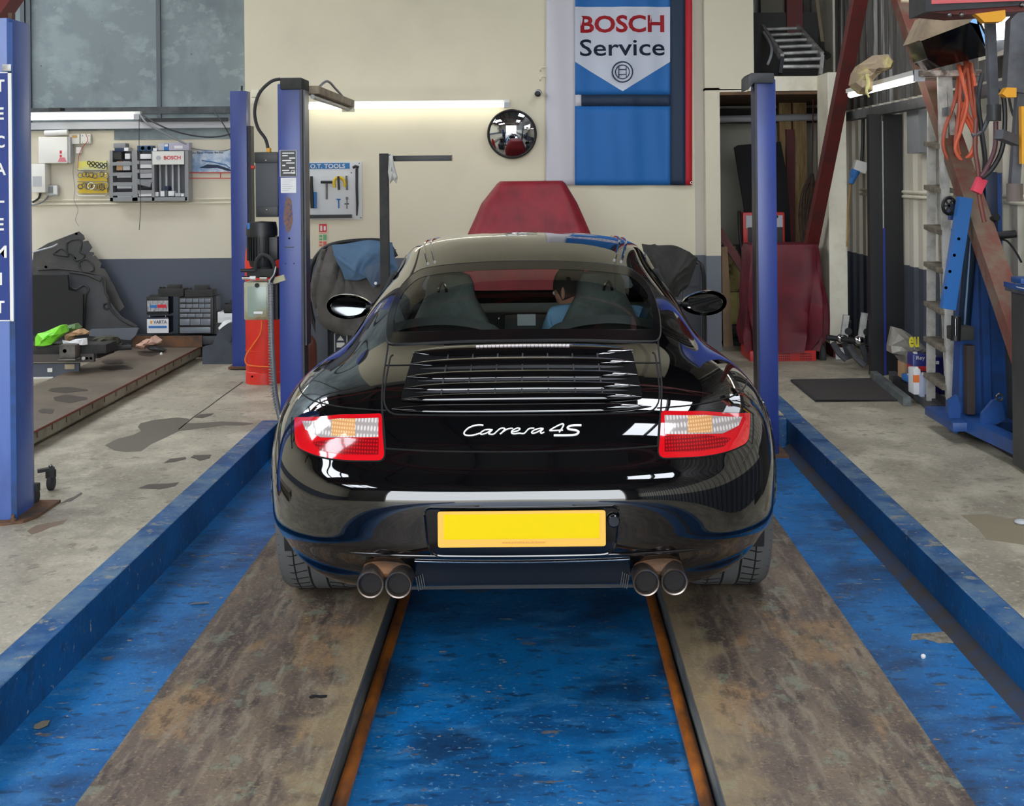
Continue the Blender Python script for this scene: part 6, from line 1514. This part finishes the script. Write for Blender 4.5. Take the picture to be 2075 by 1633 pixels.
# wheel clamps beside the pillar
for (dx,dy,sc) in ((0,0,1),(-36,-4,.85)):
    Yw = 10.4+(.25 if dx else 0); w = root('wheel_clamp', at(1745+dx,748+dy,Yw), 'silver wheel alignment clamp propped by the black stanchion, %s one' % ('rear left' if dx else 'front right'), 'clamp')
    f = lambda x,y: at(1745+dx+(x-1745)*sc, 690+dy+(y-690)*sc, Yw)
    part('arm', MB().beam(f(1752,634),f(1744,690),.045,.035,(0,-1,0)), M['alu'], w); part('lower_arm', MB().beam(f(1741,685),f(1760,738),.04,.03,(0,-1,0)), M['darkgrey'], w)
    part('knob', MB().cyl(f(1755,672)+Vector((0,-.03,0)), f(1755,672)+Vector((0,.03,0)), .028), M['black'], w); part('spindle', MB().cyl(f(1705,687),f(1735,691),.022), M['black'], w)
    part('hub', MB().ball(f(1742,690), .045,.04,.04), M['chrome'], w); part('claw', MB().cyl(f(1735,697),f(1771,704),.011), M['chrome'], w); part('claw', MB().cyl(f(1752,650),f(1763,650),.010), M['chrome'], w)
    part('foot', MB().tube([f(1720,700),f(1735,725),f(1752,740)], .025, 8), M['greysteel'], w)
# mat on the floor
mp_ = [floor_at(*p) for p in ((1604,773),(1775,770),(1830,813),(1654,815))]
mt = thing('floor_mat', MB().prism(mp_, (0,0,.010)), mat('brown_black_mat',(58,53,50),.9,bump=.3,bscale=90), 'dark brown rubber-edged mat on the concrete near the right lift post', 'mat', smooth=False)
part('mat_border', MB().tube([p+Vector((0,0,.008)) for p in mp_+[mp_[0]]], .009, 6), M['rubber'], mt)
# black stanchion, rails
sn = root('stanchion', (2.62,10.2,FZ), 'black-painted steel stanchion against the right wall with a thin painted blue highlight', 'column')
part('flange', MB().box(2.48,2.575,10.12,10.2,FZ,2.0), M['black'], sn); part('web', MB().box(2.60,2.74,10.16,10.20,FZ,2.0), M['black'], sn)
part('edge', MB().box(2.578,2.598,10.14,10.18,FZ,1.15), mat('blue_highlight',(42,58,150),.4), sn); part('edge', MB().box(2.578,2.59,10.14,10.18,1.15,1.95), M['ltgrey'], sn)  # blue strip paints in the highlight line down the stanchion
thing('cable_tray', MB().box(2.58,2.66,3.2,11.45,2.0,2.07), M['greysteel'], 'long grey steel rail running along the right wall below the strip light', 'rail', bevel=.004)
for k in range(2): thing('wall_conduit', MB().cyl((2.74,3.0,1.42-k*.035),(2.74,11.5,1.42-k*.035),.012,n=8), M['offwhite'], ('upper','lower')[k]+' of two cream conduits running along the right wall', 'conduit', 'conduits on the right wall')
tl_ = root('strip_light', (2.3,9.05,2.15), 'lit fluorescent strip light along the right wall, below the torn insulation', 'strip light')
part('batten', MB().box(2.27,2.33,8.15,9.95,2.15,2.18), M['white'], tl_); part('tube', MB().cyl((2.3,8.18,2.135),(2.3,9.93,2.135),.021,n=14), M['tube'], tl_); part('end_cap', MB().box(2.27,2.33,8.13,8.17,2.11,2.18), M['ltgrey'], tl_)
lump('insulation', [(1726,150),(1735,135),(1770,112),(1800,110),(1812,125),(1806,140),(1780,150),(1765,168),(1755,192),(1740,190),(1722,172)], 9.0, .12, mat('torn_insulation',(150,132,108),.95,col2=(186,172,110),scale=6,thr=(.45,.6),bump=.4), 'ragged lump of brown-faced yellow insulation hanging above the strip light', 'insulation', .025, 21)
thing('insulation_strip', MB().tube([at(1757,150,8.9),at(1759,170,8.9),at(1756,185,8.9),at(1761,197,8.9)], [.014,.014,.010,.006], 6, smooth=4), mat('yellow_fibre',(190,182,124),.95), 'thin strip of yellow insulation dangling in front of the strip light', 'insulation')
# plug and cable
pg = root('blue_plug', at(1735,375,11.0), 'blue industrial plug in a white wall socket by the cream pillar', 'plug')
part('socket', MB().obox(at(1742,338,11.1), .10,.10,.09, Matrix.Rotation(.3,3,'Y')), M['white'], pg); part('plug_body', MB().cyl(at(1735,345,11.0), at(1724,372,11.0), .035,.02), M['inkblue'], pg)
part('flap', MB().lathe(at(1724,352,11.0), [(.0001,0),(.035,0),(.035,.012)], (1,0,0), 16), M['inkblue'], pg); part('supply_cable', MB().tube([at(1749,235,11.1),at(1748,290,11.1),at(1746,328,11.1)], .014, 8, smooth=4), M['black'], pg)
part('lead', MB().tube([at(1723,374,11.0),at(1719,420,11.0),at(1718,470,11.0),at(1716,500,11.0)], .007, 6, smooth=4), mat('ochre_cable',(166,128,70),.6), pg)
# electrics on the right wall behind the steps
thing('fuse_box', MB().box(2.66,2.74,9.45,9.75,1.70,2.0), M['grey'], 'grey metal fuse box on the right wall behind the aluminium steps', 'fuse box', bevel=.005)
o = thing('wall_notice', MB().box(2.735,2.742,9.3,9.5,1.50,1.66), M['paper'], 'white notice with printed bars on the right wall behind the steps', 'notice'); part('print', merge(MB().box(2.733,2.736,9.38,9.46,1.62,1.65),*[MB().box(2.733,2.736,9.34,9.46,1.52+.02*k,1.528+.02*k) for k in range(4)]), M['grey'], o)
# bright window high in the right wall
for k,(ya,yb) in enumerate(((6.2,7.2),(7.25,8.35))):
    struct('window_%d' % (20+k), MB().box(XR+.005,XR+.015,ya,yb,2.28,2.95), mat('daylit_pane',(240,246,255),.5,emit=2.2))
    struct('window_frame_%d' % (20+k), merge(MB().box(XR-.02,XR+.02,yb-.0,yb+.05,2.25,3.0),MB().box(XR-.02,XR+.02,ya,yb,2.25,2.28)), M['offwhite'])
# ---- step ladder
sl_ = root('step_ladder', (2.52,8.4,FZ), 'paint-splashed aluminium step ladder against the right wall, hung with orange hose', 'step ladder')
fa, fb = floor_at(1886,830), floor_at(1928,861); ta, tb_ = at(1888,152,8.55), at(1908,152,8.15)
part('stile', MB().beam(fa,ta,.05,.03,(0,-1,0)), M['dirtywhite'], sl_); part('stile', MB().beam(fb,tb_,.05,.03,(0,-1,0)), M['dirtywhite'], sl_)
for off in ((.22,.1),):
    fa2, fb2 = fa+Vector((.16,.15,0)), fb+Vector((.16,.10,0)); part('rear_stile', MB().beam(fa2,ta+Vector((.02,.03,0)),.035,.025,(0,-1,0)), M['dirtywhite'], sl_); part('rear_stile', MB().beam(fb2,tb_+Vector((.04,.0,0)),.035,.025,(0,-1,0)), M['dirtywhite'], sl_)
for y in (290,377,457,532,612,684,758):
    t = (830-y)/(830-152); p = fa.lerp(ta,t); q = fb.lerp(tb_,t); d = (q-p).normalized(); o_ = Vector((.0,-.01,0))
    part('tread', MB().beam(p+o_*.6,q+o_*.6,.10,.03), mat('dusty_tread',(132,124,108),.8,col2=(96,88,76),scale=10) if y == 290 else bpy.data.materials['dusty_tread'], sl_, bevel=.004)
part('platform', bxp(1864,141,1990,155,8.1,.35), mat('paint_spattered_top',(206,192,180),.6,col2=(110,94,84),scale=14,thr=(.45,.6)), sl_, bevel=.006)
# orange air hose hung over the platform
oh = root('air_hose', at(1950,325,8.25), 'bundle of orange air hose looped over the top of the step ladder', 'hose')
rnd = random.Random(11)
lo_ = [((1944,136),(1936,200),(1915,260),(1912,300),(1925,328)),((1948,134),(1945,200),(1938,280),(1942,318),(1962,322),(1975,300),(1972,270),(1955,235),(1945,190),(1958,134)),
      ((1955,126),(1962,180),(1950,230),(1940,280),(1944,312),(1960,318),(1978,290),(1970,250),(1958,220),(1968,170),(1966,128)),((1960,124),(1948,170),(1942,240),(1936,290),(1946,322),(1962,318)),
      ((1964,130),(1975,170),(1972,220),(1978,270),(1968,310),(1950,326)),((1942,132),(1950,160),(1960,210),(1948,260),(1936,300),(1948,325)),((1968,128),(1975,200),(1976,240),(1968,200),(1960,140))]
for k, pts in enumerate(lo_): part('hose_loop', MB().tube([at(x,y,8.06-.012*k+(.0 if y > 150 else .09)) for i,(x,y) in enumerate(pts)], .0115, 8, smooth=6), M['orange'] if k % 3 else mat('dusky_orange',(176,84,58),.5), oh)
# ---- long red-brown roof brace in front of the steps
thing('diagonal_brace', MB().beam(atx(1815,-40,2.5), atx(2092,765,2.5), .10,.12,(1,0,0)), M['dustoxide'], 'long dusty red-brown roof brace slanting down in front of the step ladder', 'brace')
thing('brace_plate', MB().box(2.43,2.44,8.0,8.2,1.9,1.95), M['steel'], 'small bent steel bracket fixed to the long brace', 'bracket')
thing('bent_pipe_hook', MB().tube([at(1826,2,8.6),at(1848,4,8.6),at(1853,14,8.6),at(1852,38,8.6)], .011, 8, smooth=3), mat('tan_pipe',(178,160,132),.5), 'bent tan hook on the upper part of the long brace', 'hook')
# ---- overhead kit top right
hb = root('monitor_hood', at(1940,130,8.2), 'black shiny tilted hood with a dusty brown top beside the bright window', 'hood')
hp_ = [(1867,83),(1985,38),(2002,75),(2002,112),(1905,136),(1880,120)]
part('front', MB().prism([at(x,y,7.75+.3*(y-38)/98) for x,y in hp_], (0,.3,0)), glossblack, hb, smooth=False)
part('dusty_top', poly_px([(1862,82),(1888,27),(1975,30),(1986,38),(1867,83)], 7.74, .34), mat('thick_dust',(150,132,108),.95,col2=(120,104,86),scale=8), hb, smooth=False)
part('blue_edge', poly_px([(1966,45),(1978,30),(1982,58),(1998,98),(1998,76),(1985,50)], 7.7, .02), mat('sky_edge',(120,170,220),.3), hb, smooth=False)
ht = root('overhead_heater', at(1980,20,6.6), 'dark framed red overhead unit at the top right corner with orange brackets', 'heater')
part('frame', poly_px([(1876,-30),(2110,-60),(2110,8),(1876,24)], 6.6, .3), M['darkgrey'], ht, smooth=False); part('red_face', poly_px([(1888,-30),(2110,-50),(2110,0),(1888,8)], 6.59, .02), mat('salmon_face',(206,96,100),.4), ht, smooth=False)
part('under_trim', poly_px([(1880,24),(2110,6),(2110,20),(1945,30)], 6.62, .25), M['oxide'], ht, smooth=False)
part('bracket', poly_px([(1976,28),(2037,20),(2038,36),(2030,44),(1995,45),(1984,34)], 6.58, .06), M['yel'], ht, smooth=False)
part('bolts', merge(*[MB().ball(at(x,y,6.6),.012) for x,y in ((1923,30),(1948,30),(2070,10))]), M['steel'], ht)
hpole = root('hanging_pole', at(2014,244,6.9), 'grey pole with a round weight hanging below the orange bracket', 'pole')
part('pole', MB().beam(at(2006,44,6.9), at(2013,216,6.9), .045,.045,(0,-1,0)), M['greysteel'], hpole); part('weight', MB().cyl(at(2014,212,6.9), at(2014,245,6.9), .036), M['darkgrey'], hpole)
part('bracket', MB().beam(at(2004,100,6.9), at(2030,90,7.2), .03,.05), M['greysteel'], hpole)
la = root('swing_frame', at(2060,410,6.6), 'grey steel hanging arm with a yellow block and round pads at the right picture edge', 'frame')
part('arm', poly_px([(2040,185),(2048,40),(2062,26),(2090,22),(2090,190)], 6.55, .08), M['greysteel'], la, bevel=.004); part('yellow_block', poly_px([(2031,190),(2040,177),(2060,178),(2060,197),(2040,197)], 6.52, .06), M['yel'], la, smooth=False)
part('lower_pole', MB().beam(at(2068,190,6.6), at(2055,376,6.6), .045,.045,(0,-1,0)), M['greysteel'], la); part('pad', MB().cyl(at(2056,372,6.6), at(2056,408,6.6), .038), mat('worn_pad',(104,92,86),.7), la)
part('cross_arm', MB().beam(at(2024,272,6.5), at(2070,290,6.6), .05,.045), M['greysteel'], la); part('yellow_rail', bxp(2071,215,2090,332,6.5,.04), M['yel'], la)
for k,(pts,m_,l_) in enumerate((([(2020,180,6.9),(2034,200,6.9),(2036,262,6.9),(2028,310,6.9),(2008,345,6.9),(1990,360,6.9)],M['black'],'black hose curving down from the hanging pole to the hoist'),([(2018,246,6.9),(2016,300,6.9),(2000,340,6.9),(1988,358,6.9)],mat('plum_hose',(84,44,52),.5),'plum hose hanging from the round weight'),
    ([(1990,150,7.1),(1982,200,7.0),(1988,260,7.0),(1996,320,7.0),(1994,350,7.0)],M['black'],'black hose hanging behind the orange loops'),([(1978,240,7.0),(1976,300,7.0),(1982,345,7.0),(1985,400,7.0),(1995,450,7.0)],mat('rust_hose',(112,60,50),.5),'rust red hose running down to the pink wrapped joint'),
    ([(2040,165,7.0),(2046,205,7.0),(2054,235,7.0),(2062,230,7.0)],M['black'],'thin black cable looping by the yellow block'),([(2012,180,7.0),(2005,230,7.0),(1990,265,7.0),(1970,275,7.0)],M['greysteel'],'grey hose swinging towards the long brace'))):
    wire('air_line', pts, .013 if k not in (4,) else .007, m_, l_, 'hose', 8)
thing('pink_wrap', MB().beam(at(1990,362,6.95), at(1977,390,6.95), .05,.05,(0,-1,0)), mat('pink_tape',(214,60,84),.6), 'bright pink taped joint on the hanging hoses', 'tape', bevel=.004)
# ---- blue transmission hoist
hz = root('hydraulic_hoist', (2.50,7.85,FZ), 'tall blue hydraulic workshop hoist standing behind the long brace', 'hoist')
part('mast', poly_px([(1950,600),(1985,380),(2030,350),(2032,600),(2042,850),(1940,850)], 7.85, .12), M['bluejack'], hz, smooth=False)
part('gusset', poly_px([(1985,460),(2000,460),(2010,850),(1995,850)], 7.80, .05), M['bluejack'], hz, smooth=False)
part('head_box', bxp(1998,348,2022,470,7.8,.12), mat('navy_steel',(26,40,66),.5), hz, bevel=.01)
part('arm', MB().beam(at(1955,400,7.62), at(1920,626,7.62), .075,.06,(0,-1,0)), mat('clean_blue_arm',(36,104,176),.35), hz)
part('arm_holes', merge(*[MB().lathe(at(x,y,7.588), [(.0001,0),(.009,0)], (0,-1,0), 12) for x,y in ((1943,484),(1934,517),(1925,550),(1917,583))]), M['black'], hz)
part('ram', MB().cyl(at(1968,470,7.82), at(1954,660,7.82), .036), mat('dark_ram',(32,52,74),.25,.5), hz); part('ram_base', bxp(1928,662,1975,690,7.68,.1), M['dull_black'], hz, bevel=.01)
part('valve', MB().cyl(at(1938,640,7.66), at(1936,690,7.66), .028), M['black'], hz); part('valve_stem', MB().cyl(at(1936,645,7.62), at(1936,680,7.62), .008), M['chrome'], hz)
part('pulley', MB().ring(at(1923,417,7.7), (.5,-1,0), .046,.010,28,8), M['black'], hz); part('pulley_spokes', merge(*[MB().beam(at(1923,417,7.7)-Vector((math.cos(t)*.042,0,math.sin(t)*.042)), at(1923,417,7.7)+Vector((math.cos(t)*.042,0,math.sin(t)*.042)), .01,.01,(0,-1,0)) for t in (0,1.05,2.1)]), M['black'], hz)
part('pulley_bracket', bxp(1926,412,1944,446,7.72,.05), M['bluejack'], hz)
part('shaft', bxp(1960,700,1975,840,7.75,.06), mat('worn_shaft',(70,60,58),.5,.4), hz)
bx0, bx1 = floor_at(1930,870), floor_at(2020,900)
part('base', MB().box(2.30,2.66,7.55,8.1,FZ+.07,FZ+.12), M['bluejack'], hz, bevel=.006)
part('foot_plate', poly_px([(1920,812),(1940,800),(1948,830),(1940,880),(1924,872)], 7.7, .03), M['bluejack'], hz, smooth=False)
part('foot_plate', poly_px([(1988,862),(1990,838),(2012,812),(2030,806),(2038,850),(2020,860)], 7.45, .03), M['bluejack'], hz, smooth=False)
part('lug_ring', MB().ring(at(2026,805,7.4), (0,1,0), .018,.006,16,6), M['steel'], hz)
part('leg', MB().beam(Vector((2.42,7.6,FZ+.10)), Vector((2.50,6.6,FZ+.10)), .09,.07), M['bluejack'], hz)
cw = floor_at(2055,890)
part('castor', MB().lathe(Vector((cw.x,cw.y,FZ+.055)), [(.0001,-.03),(.05,-.03),(.055,-.02),(.055,.02),(.05,.03),(.0001,.03)], (1,0,0), 24), M['rubber'], hz)
part('handle', MB().cyl(at(2012,478,7.6), at(2058,474,7.6), .022), M['black'], hz); part('handle_stub', MB().cyl(at(2000,452,7.7), at(2020,440,7.6), .022), M['black'], hz)
part('control_wire', MB().tube([at(2022,486,7.6),at(2040,488,7.6),at(2058,510,7.6),at(2070,532,7.6)], .006, 6, smooth=5), M['black'], hz)
# floor rail and loose channels
thing('floor_rail', MB().box(2.50,2.60,5.2,9.6,FZ,FZ+.075), M['darkgrey'], 'dark grimy steel rail on the floor along the right wall', 'rail', bevel=.004)
for pts,l_ in (([(1770,760),(1783,757),(1832,790),(1838,815),(1832,816),(1775,772)],'pale grey steel channel offcut on the floor beside the mat, front one'),([(1808,760),(1815,757),(1860,800),(1895,830),(1890,833),(1850,815),(1812,778)],'pale grey steel channel offcut behind the first, nearer the wall')):
    P = [floor_at(x,y+8) for x,y in (pts[0],pts[3])]; a,b = P
    thing('steel_channel', MB().beam(a+Vector((0,0,.03)), b+Vector((0,0,.03)), .05,.058), mat('pale_galvanised',(122,130,130),.5,.3,col2=(80,84,84),scale=5) if 'front' in l_ else M['greysteel'], l_, 'channel', 'loose steel channels by the mat')
# bag, oil cans
lump('plastic_bag', [(1800,700),(1808,662),(1830,668),(1855,685),(1872,700),(1875,716),(1850,722),(1845,738),(1828,735),(1815,720),(1800,712)], 9.3, .16, mat('smoky_bag',(128,124,116),.3,col2=(168,164,154),scale=6), 'crumpled smoky plastic carrier bag with yellow print by the right wall', 'bag', .03, 31)
trect('bag_lettering','eu',1842,682,1862,704,9.06,mat('yellow_print',(220,206,40),.5),bpy.data.objects['plastic_bag.001'],bold=.03)
thing('cardboard_box', bxp(1831,735,1853,768,9.25,.15), M['card'], 'small brown cardboard box under the smoky plastic bag', 'box', bevel=.003)
def can(x0,y0,x1,y1,Y,m,lbl,nm='oil_can', kind='can'):
    o = root(nm, at((x0+x1)/2,y1,Y+.08), lbl, kind); part('body', bxp(x0,y0+4,x1,y1,Y,.14), m, o, bevel=.008); part('cap', bxp(x0+3,y0,x0+9,y0+5,Y+.03,.04), M['white'], o); return o
o = can(1850,714,1878,790,9.0, mat('oil_blue',(40,48,120),.35), 'blue oil tin with a red band and pale lettering beside the step ladder')
part('red_band', bxp(1850,742,1878.5,752,8.995,.14), M['red'], o); trect('can_lettering','Rey',1857,721,1874,731,8.992,M['white'],o)
o = can(1852,744,1866,800,8.85, M['paper'], 'white bottle with an orange label in front of the blue oil tin', 'oil_bottle', 'bottle'); part('label', bxp(1852,760,1866.5,775,8.845,.02), mat('label_orange',(232,120,50),.5), o)
can(1867,756,1880,806,8.80, mat('pale_blue_bottle',(170,180,206),.4), 'pale blue-white bottle just left of the ladder foot', 'oil_bottle', 'bottle')
o = can(1888,720,1916,800,9.0, mat('oil_navy',(30,32,96),.35), 'dark blue oil tin seen between the stiles of the step ladder'); part('label_mark', bxp(1897,732,1903,738,8.99,.02), M['paper'], o)
can(1838,758,1852,775,9.05, M['inkblue'], 'small blue bottle under the cardboard box', 'oil_bottle', 'bottle')
# workbench at the right edge
wk = root('workbench', (2.58,6.7,FZ), 'dark grey workbench with a rag-covered top at the right picture edge', 'workbench')
part('top', MB().box(2.40,2.74,5.6,6.98,.955,.985), M['greysteel'], wk, bevel=.004); part('front_panel', MB().box(2.42,2.74,5.65,6.94,FZ+.02,.955), mat('sooty_panel',(66,64,62),.6,col2=(52,50,50),scale=4), wk)
part('blue_edge', MB().box(2.395,2.41,5.6,6.98,.975,1.0), M['bluejack'], wk)
thing('bench_cloth', MB().grid(sheet([[(2.40,6.9,.99),(2.5,6.9,.992),(2.7,6.9,.99)],[(2.39,6.5,.99),(2.5,6.5,.996),(2.7,6.5,.992)],[(2.40,6.0,.99),(2.5,6.0,.992),(2.7,6.0,.99)]],.004,20,3)), M['paper'], 'creased white cloth spread on the workbench top', 'cloth', solid=.004)
thing('orange_tool', MB().box(2.5,2.58,6.6,6.72,1.0,1.04), mat('hot_orange',(236,96,50),.5), 'orange and black tool lying on the white bench cloth', 'tool', bevel=.006)
thing('blue_tray', MB().box(2.42,2.7,6.80,6.95,1.0,1.03), M['bluejack'], 'shallow dark blue tray at the back of the bench', 'tray', bevel=.004)
thing('grit_heap', MB().ball(floor_at(2070,1062)+Vector((0,0,.01)), .03,.03,.012), M['ltgrey'], 'small heap of pale grit on the right-hand floor', 'grit')
thing('leaf', MB().prism([atz(x,y,PZ+.003) for x,y in ((70,1470),(85,1462),(102,1460),(96,1470),(80,1477),(68,1476))], (0,0,.002)), mat('dry_leaf',(126,118,100),.8), 'dry brown leaf on the blue bay floor at the lower left', 'leaf')
thing('twig', MB().tube([atz(386,1224,PZ+.004),atz(400,1222,PZ+.006),atz(424,1221,PZ+.004)], .004, 6), mat('twig_grey',(84,92,104),.7), 'thin twig on the blue bay floor left of the car wheel', 'twig')
thing('white_pebble', MB().ball(atz(1871,1330,PZ+.006), .009), M['paper'], 'white pebble on the blue bay floor at the lower right', 'pebble')
